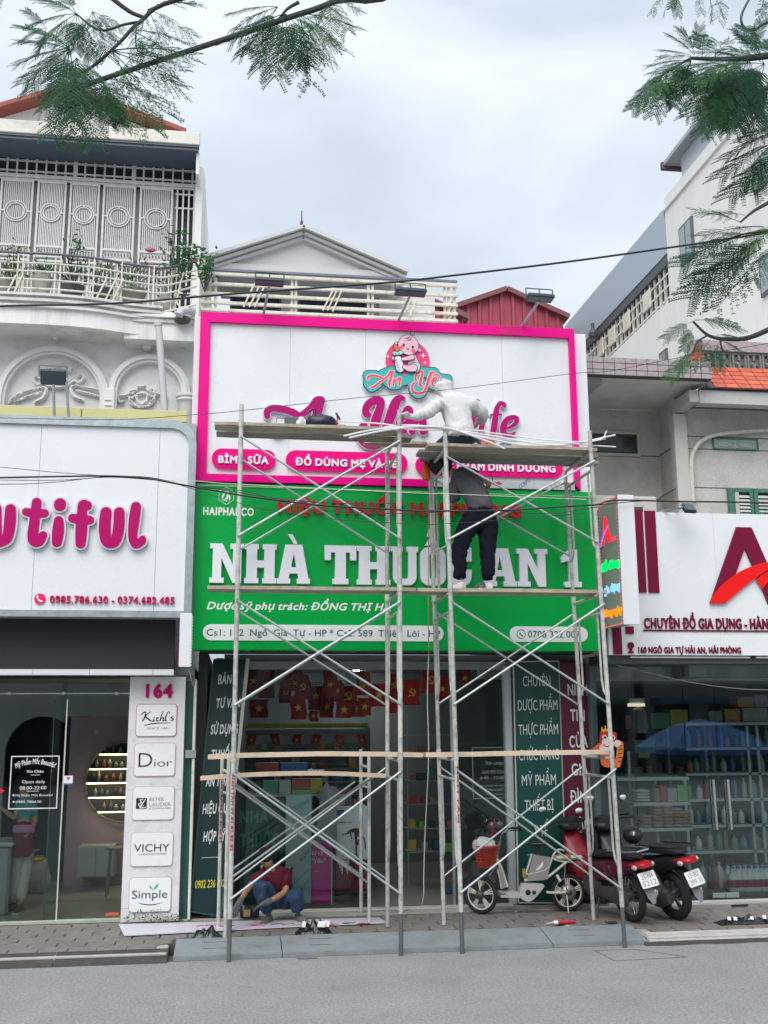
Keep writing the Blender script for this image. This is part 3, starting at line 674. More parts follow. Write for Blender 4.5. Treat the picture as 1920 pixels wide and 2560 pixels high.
q=R4(11,990,975,1068,1053,YPL);MB().box(q[0],q[1],YPL-.003,YPL,q[2],q[3]).put('emblem',navy,pl[2])
blob('emblem_letters',[pxs(11,s,YPL-.003)for s in([(1040,985,3),(1020,990,3),(1030,1008,3),(1008,1018,3),(1020,1038,3),(1045,1030,2)],[(1060,980,2),(1040,1010,4),(1018,1046,3),(1060,1042,3)])],plate,pl[2],YPL-.003,.002,res=.0022)
prt('ESTÉE',11,1086,972,1192,996,gry,pl[2]);prt('LAUDER',11,1086,1008,1242,1034,gry,pl[2]);prt('COMPANIES',11,1086,1043,1242,1055,gry,pl[2])
prt('VICHY',11,976,1310,1232,1364,par=pl[3]);prt('LABORATOIRES',11,1010,1376,1212,1388,gry,pl[3])
teal=mat('print_teal',(.008,.07,.085),.5,var=0);grn=mat('print_green',(.02,.42,.16),.5,var=0)
prt('Simple',11,960,1646,1218,1704,teal,pl[4])
blob('leaf_emblem',[pxs(11,s,YPL,sm=3)for s in([(1110,1642,2),(1098,1628,6),(1090,1612,2)],[(1120,1640,2),(1138,1618,8),(1152,1598,2)])],grn,pl[4],YPL,.002,res=.0022)
blob('smile_line',[pxs(11,[(1005,1738,1.2),(1060,1750,3),(1120,1750,3),(1182,1734,1)],YPL)],teal,pl[4],YPL,.002,res=.0022)
dg=mat('dark_green_paint',(.012,.085,.075),.45,var=.1,scale=5)
q=R4(11,1347,110,1372,1830,Yp+.15)
BOX('door_jamb',dg,lh,PX[1]+.012,PX[1]+.10,Yp+.1,Yp+.45,PZ+.02,PX[3]-.05)
BOX('door_jamb',cream,lh,PX[1]+.102,PX[1]+.135,Yp+.02,Yp+.45,PZ+.02,PX[3]-.03,.004)
BOX('latch',galv,lh,PX[1]+.02,PX[1]+.15,Yp+.0,Yp+.02,at(11,1350,685,Yp).z,at(11,1350,625,Yp).z,.004)
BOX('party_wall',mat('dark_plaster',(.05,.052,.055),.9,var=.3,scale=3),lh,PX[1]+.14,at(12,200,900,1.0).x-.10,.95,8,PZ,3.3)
room=thing('shop_room','interior of the left beauty shop with grey floor, arched dark doorway and mauve wall','shop interior',(-3,3,PZ))
fl=mat('shop_floor',(.45,.43,.38),.35,var=.08,scale=2)
xw1=PX[1]+.1
BOX('floor',fl,room,-6.5,xw1,.72,5.2,PZ-.01,PZ+.018)
BOX('ceiling',mat('shop_ceiling',(.22,.24,.26),.8),room,-6.5,xw1,.72,5.2,PX[3]+.02,PX[3]+.12)
mauve=mat('mauve_wall',(.50,.34,.40),.8,var=.08)
gw=mat('grey_interior',(.48,.50,.51),.8,var=.06)
BOX('side_wall',mauve,room,xw1-.12,xw1,.80,5.2,PZ+.02,PX[3]+.02)
BOX('side_wall',gw,room,-6.5,-6.4,.80,5.2,PZ+.02,PX[3]+.02)
YB=4.6
BOX('back_wall',gw,room,-6.39,xw1-.13,YB+.3,YB+.4,PZ+.02,PX[3]+.02)
Yw=3.6
BOX('lintel',gw,room,-6.39,xw1-.13,Yw,Yw+.1,at(11,700,380,Yw).z,PX[3]+.018)
q0=at(11,490,900,Yw).x
BOX('mauve_panel',mauve,room,q0,xw1-.13,Yw+.02,Yw+.1,PZ+.02,at(11,700,382,Yw).z)
c=at(11,300,640,Yw);Ra=abs(at(11,35,640,Yw).x-c.x)
ar=[(c.x-Ra,PZ+.02),(c.x-Ra,c.z)]+[(c.x+Ra*math.cos(a),c.z+Ra*math.sin(a))for a in np.linspace(math.pi,.95,16)]
P2=[(-6.39,PZ+.02)]+ar+[(c.x+Ra*math.cos(.95),at(11,700,380,Yw).z+.001),(-6.39,at(11,700,380,Yw).z+.001)]
put('arch_wall',to_plane(curve_mesh([P2],.04),Yw+.04),gw,room)
BOX('curtain',mat('dark_curtain',(.02,.02,.026),.9),room,c.x-Ra-.3,q0+.2,Yw+.5,Yw+.53,PZ+.02,3)
gold=mat('brass',(.45,.30,.12),.35,.7,var=.05)
rg=thing('ring_display','round brass framed wall display with five lit glass shelves','display shelf',at(11,905,860,Yw))
cc=at(11,912,858,Yw-.05);Rr=abs(at(11,912-290,858,Yw-.05).x-cc.x)
MB().tube([(cc.x+Rr*math.cos(2*math.pi*k/56),Yw-.05,cc.z+Rr*math.sin(2*math.pi*k/56))for k in range(56)],.014,6,closed=True).put('ring_frame',gold,rg,smooth=True)
MB().lathe([(Rr-.01,0),(Rr-.01,.03)],(cc.x,Yw-.03,cc.z),40,'y').put('back_panel',mat('display_back',(.035,.03,.035),.7),rg)
led=emis('warm_led',(1,.78,.42),18)
for y in(657,763,865,970,1075):
 z=at(11,800,y,Yw-.12).z;hw=math.sqrt(max(.01,Rr**2-(z-cc.z)**2))-.03
 BOX('glass_shelf',mat('shelf_grey',(.2,.2,.2),.4),rg,cc.x-hw,cc.x+hw,Yw-.16,Yw-.04,z+.004,z+.014);BOX('light_strip',led,rg,cc.x-hw,cc.x+hw,Yw-.165,Yw-.155,z-.007,z+.003)
cols_=[mat('jar_%d'%i,c,.4,var=.1)for i,c in enumerate(((.3,.28,.24),(.05,.05,.06),(.35,.12,.12),(.12,.16,.2),(.4,.38,.3)))]
def jar(mbh,r):return MB().lathe([(r,0),(r,mbh*.7),(r*.5,mbh*.8),(r*.5,mbh),(r*.1,mbh)],(0,0,0),8).mesh('jar',True)
jm=[]
for h,r in((.12,.022),(.09,.03),(.15,.02)):
 for m in cols_:
  me=jar(h,r);me.materials.append(m);jm.append(me)
for si,y in enumerate((657,763,865,970,1075)):
 z=at(11,800,y,Yw-.1).z+.014;hw=math.sqrt(max(.01,Rr**2-(z-cc.z)**2))-.12;x=cc.x-hw;bi=0
 while x<min(cc.x+hw,xw1-.2):
  bi+=1;tag(put('cosmetic_bottle',random.choice(jm),None,loc=(x,Yw-.1,z)),'cosmetic bottle, %s from the left on the %s shelf of the round display'%(ordn(bi),('top','second','middle','fourth','lowest')[si]),'bottle','cosmetic bottles on the round display');x+=rnd(.07,.12)
cab=R4(11,565,1322,832,1550,3.2)
t=thing('low_cabinet','low white two-door cabinet standing under the round display','cabinet',(cab[0],3.2,PZ));wc=mat('cabinet_white',(.5,.5,.5),.5)
BOX('body',wc,t,cab[0],cab[1],3.2,3.6,cab[2],cab[3])
for k in(0,1):w2=(cab[1]-cab[0])/2;BOX('door',wc,t,cab[0]+k*w2+.01,cab[0]+(k+1)*w2-.01,3.18,3.198,cab[2]+.02,cab[3]-.02,.003)
q=R4(11,682,475,718,512,Yw-.02);tag(BOX('wall_switch',mat('switch_white',(.5,.5,.5),.4),None,q[0],q[1],Yw-.01,Yw+.0195,q[2],q[3],.004),'small square white switch on the mauve wall of the left shop','switch')
q=R4(11,822,1330,880,1600,2.6);mb=MB()
mb.lathe([(.16,q[3]),(.16,q[3]-.03)],((q[0]+q[1])/2,2.6,0),16)
for k in range(4):a=rad(45+90*k);mb.tube([((q[0]+q[1])/2+.13*math.cos(a),2.6+.13*math.sin(a),q[3]-.03),((q[0]+q[1])/2+.17*math.cos(a),2.6+.17*math.sin(a),PZ+.02)],.012,6)
tag(mb.put('stool',mat('stool_grey',(.2,.2,.2),.5),own=True),'grey round stool beside the white cabinet in the left shop','stool')
mb=MB();a=at(21,130,1600,1.35).x;zt3=at(21,60,1190,1.3).z
ct=thing('shop_counter','pale grey counter with thick top at the left edge of the beauty shop','counter',(a-1,1.5,PZ))
BOX('body',mat('counter_grey',(.30,.30,.31),.5),ct,a-2.2,a,1.3,1.9,PZ+.018,zt3-.05,.03);BOX('top',mat('counter_top',(.5,.5,.5),.3),ct,a-2.25,a+.04,1.25,1.95,zt3-.049,zt3,.02)
gl=glass('shop_glass',(.88,.94,.93),-.015)
gf=thing('glass_shopfront','glass front of the left shop with sliding door on a top rail','shopfront',(-2,.75,PZ))
xa=at(11,430,1000,.74).x
ztop=at(11,500,105,.74).z
BOX('glass_pane',gl,gf,-6,xa+.03,.735,.745,PZ+.05,ztop);BOX('glass_pane',gl,gf,xa-.11,PX[0]+.02,.765,.775,PZ+.05,ztop)
BOX('edge_profile',mat('pale_profile',(.55,.58,.48),.4),gf,xa+.03,xa+.045,.725,.752,PZ+.04,ztop-.25)
BOX('edge_profile',mat('green_profile',(.10,.18,.17),.35),gf,xa-.12,xa-.11,.76,.78,PZ+.04,ztop-.25)
zr=at(11,300,215,.72).z;MB().tube([(-6,.715,zr),(PX[0],.715,zr)],.012,8).put('rail',galv,gf,smooth=True)
for x in(68,462,850):p=at(11,x,214,.70);MB().lathe([(.022,0),(.022,.035)],(p.x,.69,p.z),12,'y').put('roller',galv,gf)
BOX('sill',mat('sill_green',(.40,.44,.36),.5,dirt=(.2,.2,.17),damt=.6),gf,-6,PX[0]-.01,.70,.80,PZ,PZ+.05,.004)
BOX('header',dark,gf,-6,PX[0]+.02,.68,.82,ztop,ztop+.12)
q=R4(11,466,812,530,880,.73);st_=thing('door_sticker','small white square sticker with red heart on the glass door edge','sticker',at(11,498,846,.725))
BOX('sheet',plate,st_,q[0],q[1],.722,.725,q[2],q[3]);BOX('stripe',mat('sticker_blue',(.05,.12,.3),.4),st_,q[0],q[1],.7212,.7218,q[2],q[2]+.02)
blob('heart',[pxs(11,[(490,828,6),(497,840,4)],.722,sm=0),pxs(11,[(505,828,6),(497,840,4)],.722,sm=0)],redd,st_,.7215,.001,res=.002)
q=R4(11,765,1812,862,1834,.73);tag(BOX('floor_sticker',mat('orange_red',(.55,.10,.05),.5),None,q[0],q[1],.76,.764,q[2],q[3]),'small orange-red sticker at the bottom of the glass door','sticker')
dec=thing('window_decal','white opening hours lettering in a square outline on the left shop window','window lettering',at(21,440,400,.73))
wv=mat('white_vinyl',(.75,.75,.75),.5,var=0);Yd=.731
q=R4(21,128,50,768,750,Yd);bw=.012
for(a,b,c_,d)in((q[0],q[1],q[3]-bw,q[3]),(q[0],q[1],q[2],q[2]+bw),(q[0],q[0]+bw,q[2]+bw,q[3]-bw),(q[1]-bw,q[1],q[2]+bw,q[3]-bw)):BOX('border',wv,dec,a,b,Yd-.001,Yd,c_,d)
def dtx(s,a,b,c_,d,**k):textR(s,wv,dec,21,a,b,c_,d,Yd,t=.001,**k)
_o=text('Mỹ Phẩm Mốc Beautiful',wv,dec,0,1,0,.062,0,bold=.02,shear=.2,t=.001);arc=_o.data;n_=len(arc.vertices);A_=np.empty(n_*3);arc.vertices.foreach_get('co',A_);A_=A_.reshape(-1,3)+np.array(ORG[dec.name])
c0=at(21,200,180,Yd);c1=at(21,730,180,Yd);top=at(21,460,135,Yd).z
th=(A_[:,0]-.5)*.9;Rr_=(c1.x-c0.x)/.9*.98;hh=A_[:,2]
PP=np.stack([(c0.x+c1.x)/2+(Rr_+hh)*np.sin(th),Yd+A_[:,1],top-Rr_+(Rr_+hh)*np.cos(th)-.02],1)-np.array(ORG[dec.name]);arc.vertices.foreach_set('co',PP.ravel());arc.update()
dtx('Xin Chào',350,238,575,272,bold=.02);dtx('Open daily',290,372,595,410);dtx('08:00-22:00',260,450,610,492)
for a,b,c_ in((405,303,525),(350,516,508)):q=R4(21,a,b-3,c_,b+3,Yd);BOX('rule',wv,dec,q[0],q[1],Yd-.001,Yd,q[2],q[3])
dtx('Mỹ Phẩm Mộc Beautiful',205,555,690,583);dtx('0985 786630',205,640,545,670)
for y in(570,657):q=at(21,178,y,Yd);MB().lathe([(.011,0),(.011,-.001)],(q.x,Yd,q.z),14,'y').put('icon',wv,dec)
def ledbox(label,X0,X1,Y0,Y1,z0,z1,face,side=-1):
 t=thing('projecting_sign',label,'sign',((X0+X1)/2,Y1,z0))
 BOX('end_panel',alu,t,X0,X1,Y0,Y0+.02,z0,z1,.006);BOX('body',mat('led_body',(.3,.31,.3),.5),t,X0+.02,X1-.02,Y0+.021,Y1,z0+.02,z1-.02)
 BOX('face_panel',face,t,(X0 if side<0 else X1-.019),(X0+.019 if side<0 else X1),Y0+.021,Y1,z0+.005,z1-.005);return t
q=R4(7,1432,1125,1527,1555,-.25)
t=ledbox('small white projecting light box at the corner of the left shop, magenta face',q[0],q[1],-.25,-.01,q[2],q[3],mat('dark_face',(.05,.05,.06),.4),-1)
for z0,z1,c,e in((.05,.5,(1,.02,.62),1.3),(.53,.85,(.35,.5,1),1.0),(.86,.97,(1,.1,.5),1)):
 BOX('lit_patch',emis('led_%d'%int(z0*100),c,e),t,q[0]-.004,q[0]-.001,-.22,-.03,q[2]+(q[3]-q[2])*z0,q[2]+(q[3]-q[2])*z1)
mb=MB()
for z in np.arange(q[2]+.02,q[3]-.02,.035):mb.sphere((q[1]+.004,-.24,z),.007,6,4)
mb.put('bulbs',emis('bulb_white',(.9,.95,1),.8),t,kind='stuff')
mb=MB();mb.tube([(q[1]-.03,-.05,q[2]),(q[1],.1,q[2]-.12),(q[1]+.02,.3,q[2]-.2),(q[1]+.02,.6,q[2]-.1)],.012,6);mb.put('bracket',galv,t)
YS=.20
TL,TR,BL,BR=at(0,499,781,YS),at(0,1437,824,YS),at(0,492,1203,YS),at(0,1447,1227,YS)
px0,px1=(TL.x+BL.x)/2,(TR.x+BR.x)/2;pzt,pzb=(TL.z+TR.z)/2,(BL.z+BR.z)/2
gz0=(at(0,482,1625,YS).z+at(0,1496,1627,YS).z)/2;gx0,gx1=at(0,484,1450,YS).x,at(0,1491,1450,YS).x
gz1=pzb-.012
mh=thing('shophouse','low pharmacy shophouse in the middle with gabled upper room set back behind a roof railing','building',((px0+px1)/2,1.1,PZ))
BOX('front_wall',greyw,mh,px0+.02,gx1+.02,.55,.9,gz0+.05,pzt-.35)
BOX('roof_slab',conc,mh,px0+.02,px1+.5,.56,6,pzt-.62,pzt-.45)
BOX('side_wall',white,mh,gx1-.05,gx1+.05,.91,6,gz0+.02,pzt-.63)
YM=4.0
ap=at(1,1310,990,YM);le=at(1,880,1122,YM);re=at(2,98,1182,YM)
pale=mat('pale_render',(.60,.61,.60),.8,var=.05,scale=2,dirt=(.42,.42,.4),dscale=1,damt=.35)
zeave=at(1,1200,1178,YM).z;slope=(ap.z-re.z)/(re.x-ap.x)
lx=ap.x-(re.x-ap.x)
mb=MB();mb.prism([(lx+.25,zeave),(re.x-.25,zeave),(re.x-.05,re.z-.12),(ap.x,ap.z-.12),(lx+.05,re.z-.12)],YM+.05,YM+.2);mb.put('gable',pale,mh)
for i,(o_,t_,yy)in enumerate(((0,.07,-.20),(.075,.06,-.12),(.14,.06,-.05))):
 for sx in(-1,1):
  a=Vector((ap.x-sx*.01,YM+.6+yy,ap.z-o_-.03));b=Vector((ap.x+sx*(re.x-ap.x-.03*i),YM+.6+yy,re.z-o_-.03));MB().bar(a,b,1.2,t_-.012).put('cornice',pale,mh)
BOX('eave_band',pale,mh,lx+.2,re.x-.2,YM-.02,YM+.2,zeave-.02,zeave+.12)
BOX('roof_wall',mat('upper_wall',(.56,.55,.54),.8,var=.06),mh,lx+.6,re.x-.4,YM+.9,YM+1.0,pzt-.4,zeave)
BOX('soffit',mat('soffit_grey',(.30,.32,.34),.8),mh,lx+.4,re.x-.25,YM+.0,YM+1.1,zeave-.06,zeave-.021)
for a,b in((at(1,995,1250,YM+.9).x,at(1,1215,1250,YM+.9).x),(at(1,1290,1250,YM+.9).x,at(1,1585,1250,YM+.9).x)):
 z0,z1=at(1,1200,1400,YM+.9).z,at(1,1200,1228,YM+.9).z
 wdw=BOX('window',mat('window_frame_dark',(.10,.11,.14),.4),mh,a,b,YM+.86,YM+.899,z0,z1);n_=2 if b-a<1.5 else 3
 for k in range(n_):ww=(b-a)/n_;BOX('pane',blue,wdw,a+k*ww+.04,a+(k+1)*ww-.04,YM+.84,YM+.858,z0+.05,z1-.05)
BOX('side_room',mat('upper_wall2',(.62,.62,.60),.8,var=.05),mh,re.x-.38,re.x+.62,YM+.7,YM+3,pzt-.4,at(2,100,1215,YM+.7).z)
pt=at(1,1308,1010,YM+.3)
fin=MB();zf0=ap.z-.02;sc_=(at(1,1308,835,YM+.3).z-at(1,1308,975,YM+.3).z)
fin.lathe([(.075,0),(.075,.05),(.055,.06),(.07,.10),(.05,.16),(.05,.20),(.06,.22),(.03,.30),(.025,.40),(.012,.44),(.008,sc_)],(ap.x,YM+.5,zf0),10)
fin.put('finial',mat('maroon_clay',(.11,.03,.06),.6),mh,smooth=True)
YRl=.75
rl=thing('roof_railing','straight cream metal railing on the flat roof behind the pink sign','railing',(px0,YRl,pzt-.2))
xe0,xe1=at(1,868,1250,YRl).x,at(5,478,200,YRl).x
zs_=[(at(1,1200,y,YRl).z)for y in(1197,1240,1282,1320,1352)]+[pzt-.38]
for i,z in enumerate(zs_):MB().bbox(xe0,xe1,YRl-.02,YRl+.02,z-.022,z+.022,.006).put('rail',cream,rl)
for v,x in((1,872),(1,908),(1,932),(1,1262),(1,1279),(1,1592),(1,1611),(5,375),(5,408),(5,455)):
 X_=at(v,x,1250 if v==1 else 200,YRl).x;MB().box(X_-.017,X_+.017,YRl+.021,YRl+.05,pzt-.45,zs_[0]+.02).put('post',cream,rl)
for v,prs in((1,((1052,1325,1100,1225),(1077,1325,1118,1240),(1100,1325,1140,1240),(1395,1340,1440,1250),(1415,1340,1457,1250),(1437,1345,1478,1250))),(5,((52,250,100,130),(80,300,140,140)))):
 for x0,y0,x1,y1 in prs:MB().bar(at(v,x0,y0,YRl-.03),at(v,x1,y1,YRl-.03),.025,.02).put('slanted_bar',cream,rl)
for k in range(3):
 X_=xe1-.02;MB().bar((X_,YRl+.1,zs_[1+k]),(X_,YRl+1.6,zs_[1+k]),.03,.04).put('rail',cream,rl)
MB().bar((xe0,YRl+.0,zs_[0]+.06),(xe1,YRl,zs_[0]+.07),.03,.03).put('top_rail',mat('slate_paint',(.16,.18,.24),.5),rl)
ps=thing('baby_shop_sign','large white sign with magenta frame and baby logo being fitted behind the scaffold','sign',((px0+px1)/2,YS,pzb))
mag=mat('magenta_panel',(.80,.0,.245),.35,var=.04,scale=1.5,spec=.2)
mag2=mat('magenta_patch',(.60,.001,.17),.3,var=.03)
film=mat('silver_film',(.50,.54,.56),.35,.1,var=.06,scale=3)
ix0,ix1=at(0,521,1000,YS).x,at(0,1427,1000,YS).x;izt,izb=(at(0,521,806,YS).z+at(0,1417,846,YS).z)/2,at(0,515,1185,YS).z
BOX('backing',alu,ps,px0-.075,px1+.19,YS+.07,YS+.34,pzb-.01,pzt-.03,.004)
sx_=[ix0,at(4,686,500,YS).x,at(4,1180,700,YS).x,at(5,850,700,YS).x,ix1]
for a,b in zip(sx_[:-1],sx_[1:]):MB().box(a+.0012,b-.0012,YS+.02,YS+.069,izb,izt).put('panel',alu,ps)
def mitre(name,pts,m):
 mb=MB();mb.prism(pts,YS-.03,YS+.06);return mb.put(name,m,ps)
mitre('frame',[(px0,pzt),(px1,pzt),(ix1,izt),(ix0,izt)][::-1],mag)
mitre('frame',[(px0,pzb),(ix0,izb),(ix0,izt),(px0,pzt)][::-1],mag)
mitre('frame',[(px1,pzb),(px1,pzt),(ix1,izt),(ix1,izb-.02)][::-1],mag)
xm=at(5,235,1700,YS).x
mitre('frame',[(px0,pzb),(xm,pzb),(xm,izb),(ix0,izb)][::-1],mag)
q=R4(5,822,395,1008,450,YS-.03);BOX('frame_patch',mag2,ps,q[0],q[1],YS-.034,YS-.031,izt+.004,pzt-.012)
fl_=BOX('film_panel',film,ps,xm+.004,ix1-.002,YS-.02,YS+.06,pzb+.004,izb+.01)
inkr=mat('print_red',(.45,.04,.03),.5,var=0);inkb=mat('print_blue',(.04,.07,.25),.5,var=0)
for a,b in((770,850),(1345,1410)):poly_px('printed_arrow',5,[(a,1677),(a+(b-a)*.55,1677),(a+(b-a)*.55,1668),(b,1688),(a+(b-a)*.55,1705),(a+(b-a)*.55,1695),(a,1695)],inkr,fl_,YS-.021,.001)
def rot_text(s,v,x0,y0,x1,y1,h,m,par,Y,bold=0,t=.001,shear=0,name='lettering'):
 a,b=at(v,x0,y0,Y),at(v,x1,y1,Y);d=b-a;Ln=math.hypot(d.x,d.z);ux=Vector((d.x/Ln,0,d.z/Ln));uz=Vector((-ux.z,0,ux.x))
 return text(s,m,par,0,Ln,0,h,Y,bold=bold,t=t,shear=shear,basis=(a,ux,uz,(0,-1,0)),name=name)
rot_text('CORPO',5,1000,1735,1085,1665,.05,inkb,fl_,YS-.021)
for k in range(5):MB().bar(at(5,1215+28*k,1735,YS-.021),at(5,1245+26*k,1680,YS-.021),.003,.001).put('printed_line',inkb,fl_)
pillm=mat('pink_pill',(.80,.0,.2),.3,var=.03,spec=.2)
def pill(v,x0,y0,x1,y1,Y,m,par,t=.04,name='pill_plate'):
 q=R4(v,x0,y0,x1,y1,Y);r=(q[3]-q[2])/2-.001;return MB().prism(rrect(q[0],q[1],q[2],q[3],r,10),Y-t,Y).put(name,m,par)
wl=mat('white_letter',(.78,.77,.84),.35,var=.02)
Yt=YS-.02-.001
pl_=pill(4,180,945,595,1073,YS+.019,pillm,ps)
textR('BỈM - SỮA',wl,ps,4,222,987,548,1036,Yt,bold=.045,t=.02,split=True)
pill(4,658,962,1445,1090,YS+.019,pillm,ps)
textR('ĐỒ DÙNG MẸ VÀ BÉ',wl,ps,4,720,1008,1380,1056,Yt,bold=.045,t=.02,split=True)
a,b=at(4,1493,1050,YS),at(5,1345,1570,YS);zc_=(at(5,130,1480,YS).z,at(5,700,1635,YS).z)
q=R4(5,125,1478,1345,1632,YS+.019);MB().prism(rrect(q[0],q[1],q[2],q[3],(q[3]-q[2])/2-.001,10),YS-.021,YS+.019).put('pill_plate',pillm,ps)
textR('THỰC PHẨM DINH DƯỠNG',wl,ps,5,200,1522,1285,1585,Yt,bold=.045,t=.02,split=True)
crim=mat('crimson_letter',(.43,.0,.15),.3,var=.03,spec=.25)
YA_=YS+.019
scr_={'A':[(15,[(110,330,20),(108,285,22),(150,252,22),(230,255,24),(320,275,24),(400,310,22),(430,330,10)]),(15,[(640,170,26),(600,180,30),(560,225,24),(500,280,22),(430,330,20),(350,400,22),(280,455,22),(210,500,24),(160,480,12)]),(15,[(645,175,22),(620,250,26),(600,300,30),(580,380,32),(590,430,22),(630,400,10)])],'Y':[(15,[(1105,315,20),(1080,300,24),(1085,240,24),(1130,190,26),(1200,170,28),(1228,195,26),(1215,260,28),(1185,350,32),(1165,430,30),(1190,470,18)]),(15,[(1445,155,16),(1410,150,22),(1375,190,30),(1345,270,34),(1305,380,32),(1275,480,34),(1245,570,26),(1170,625,22),(1085,600,28),(1035,550,28),(1025,480,26),(1060,420,26)])],'e':[(15,[(1405,420,14),(1470,400,16),(1500,360,16),(1480,335,16),(1430,350,20),(1405,410,24),(1415,470,22),(1470,480,12)])],'accent':[(15,[(1450,290,12),(1497,262,26),(1530,292,12)])],'n':[(15,[(1555,350,20),(1545,420,26),(1535,480,22)]),(15,[(1545,440,12),(1590,360,20),(1635,345,22),(1640,420,26),(1640,480,22),(1680,470,10)])],'L':[(17,[(860,520,22),(900,475,22),(955,480,22),(940,560,26),(900,700,30),(860,850,34),(840,950,34),(900,990,26),(990,1000,24),(1060,940,14)])],'i':[(17,[(1020,760,26),(1000,850,30),(995,910,24),(1040,905,10)])],'f':[(17,[(1315,530,26),(1300,505,20),(1255,505,22),(1215,580,28),(1195,700,34),(1175,850,36),(1155,930,30),(1138,985,14)]),(17,[(1130,662,8),(1275,655,9)])],'e2':[(17,[(1300,865,10),(1400,830,16),(1470,780,24),(1490,720,26),(1450,695,24),(1370,720,30),(1310,800,36),(1305,900,36),(1350,945,30),(1420,935,20),(1462,905,10)])]}
scr_={k:[(v,[(x,y,r*(1.45 if v==15 else 1.2))for x,y,r in p])for v,p in q_]for k,q_ in scr_.items()}
for k,sts in scr_.items():
 S_=[pxs(v,p,YA_,sm=5)for v,p in sts]
 a=blob('letter',S_,edgem,ps,YA_-.0,.05,grow=.010,res=.006)
 put('letter_face',to_plane(curve_mesh([thin(l,.0006)for l in contour(S_,0,.006)],.003),YA_-.055),crim,a)
lg=thing('baby_logo','round pink and teal logo plate with a cartoon baby holding a bottle','logo',at(16,820,640,YA_))
def face(name,v,sts,m,lvl,grow=0,res=.004,sm=6,closed=False):
 S_=[pxs(v,p,YA_,sm=sm,closed=closed)for p in sts];lp=[thin(l,.0004)for l in contour(S_,grow,res)]
 if not lp:return None
 return put(name,to_plane(curve_mesh(lp,.0009),YA_-.05-lvl*.0022),m,lg)
def C_(h,n='logo'):return mat('%s_%s'%(n,h),'#'+h,.35,var=.02)
navyl=C_('1d3550');tealm=C_('3fb0ad');pnk=C_('ee3f78');skin_=C_('efbccb');red_=C_('f2475f');mint=C_('9ee3d3');bot_=C_('dfe4f7');oran=C_('e2673c')
def ell(x,y,r):return[(x,y,r)]
cl=[[(190,780,95),(300,770,85),(200,900,100),(240,960,95),(330,900,95)],[(430,760,95),(560,700,85),(520,860,120),(560,930,85),(650,930,85)],[(700,830,130),(860,780,130),(960,900,160),(980,1000,155)],[(1000,720,90),(1130,730,95),(1230,730,90),(1260,830,130),(1220,930,90)],[(1340,820,80),(1450,830,80),(1420,920,60)]]
face('cloud_backing',16,cl,C_('e8ecf0'),-18,grow=.012,res=.006,sm=0)
S_=[pxs(16,p,YA_,sm=0)for p in cl];blob('logo_body',S_,edgem,lg,YA_,.045,grow=.002,res=.007)
c_=R4(16,465,200,1168,900,YA_);blob('logo_body',[[((c_[0]+c_[1])/2,(c_[2]+c_[3])/2,(c_[1]-c_[0])/2)]],edgem,lg,YA_,.044,res=.008)
face('pink_disc',16,[ell(815,545,350)],pnk,-1)
face('cloud_outline',16,cl,navyl,.3,sm=0);face('cloud_face',16,[[(a,b,r-14)for a,b,r in s]for s in cl],tealm,1.3,sm=0)
face('pink_disc_tail',16,[[(740,735,28),(790,740,30)]],pnk,2.2)
ol=9
def shape(name,sts,m,lvl,sm=6):
 face(name+'_outline',16,[[(a,b,r+ol/2)for a,b,r in s]for s in sts],navyl,lvl,sm=sm,res=.0035);face(name,16,[[(a,b,r-ol/2)for a,b,r in s]for s in sts],m,lvl+1,sm=sm,res=.0035)
shape('ear',[[(630,270,26)],[(1000,375,34)]],skin_,3,0)
shape('torso',[[(880,480,60),(900,560,80),(910,620,95)]],skin_,5)
shape('nappy',[[(880,630,40),(960,620,50),(940,680,60)]],mint,7)
shape('head',[[(820,300,162),(826,305,160)]],skin_,9,0)
shape('bottle',[[(660,530,58),(690,670,68)],],bot_,11)
shape('bottle_cap',[[(600,435,34),(700,425,34)]],mint,13,0)
shape('teat',[[(605,310,22),(625,350,34),(640,375,38)]],oran,15)
shape('arm',[[(735,530,26),(800,520,34),(880,500,40)]],skin_,17)
shape('leg',[[(755,655,32),(830,680,50),(900,670,62)]],skin_,17)
shape('hand',[[(577,515,28)]],skin_,17,0)
for s in([(748,300,20)],[(890,335,20)]):face('eye',16,[s],navyl,12,sm=0,res=.003)
for s in([(712,340,34)],[(902,395,34)]):face('cheek',16,[s],C_('f2607c'),11.2,sm=0)
face('smile',16,[[(788,352,4),(808,375,5),(832,358,4)]],navyl,12,res=.0025)
face('hair_curl',16,[[(860,90,4),(855,130,6),(900,148,6),(922,118,4)],[(765,190,4),(810,195,5),(845,165,4)],[(805,228,4),(850,215,5),(870,175,4)]],navyl,12.2,res=.0025)
face('scale_mark',16,[[(612,542,4),(640,544,4)],[(622,582,4),(648,582,4)],[(632,622,4),(660,622,4)],[(645,662,4),(672,662,4)],[(658,702,4),(684,702,4)],[(612,440,6),(614,455,6)],[(672,430,6),(674,446,6)]],navyl,14.5,sm=0,res=.0025)
for x,y,r in((1058,465,36),(1090,578,22),(500,478,22)):face('sparkle',16,[[(x-r,y,5),(x,y,r*.35),(x+r,y,5)],[(x,y-r,5),(x,y,r*.35),(x,y+r,5)]],C_('f3dfe8'),2.5,sm=0,res=.003)
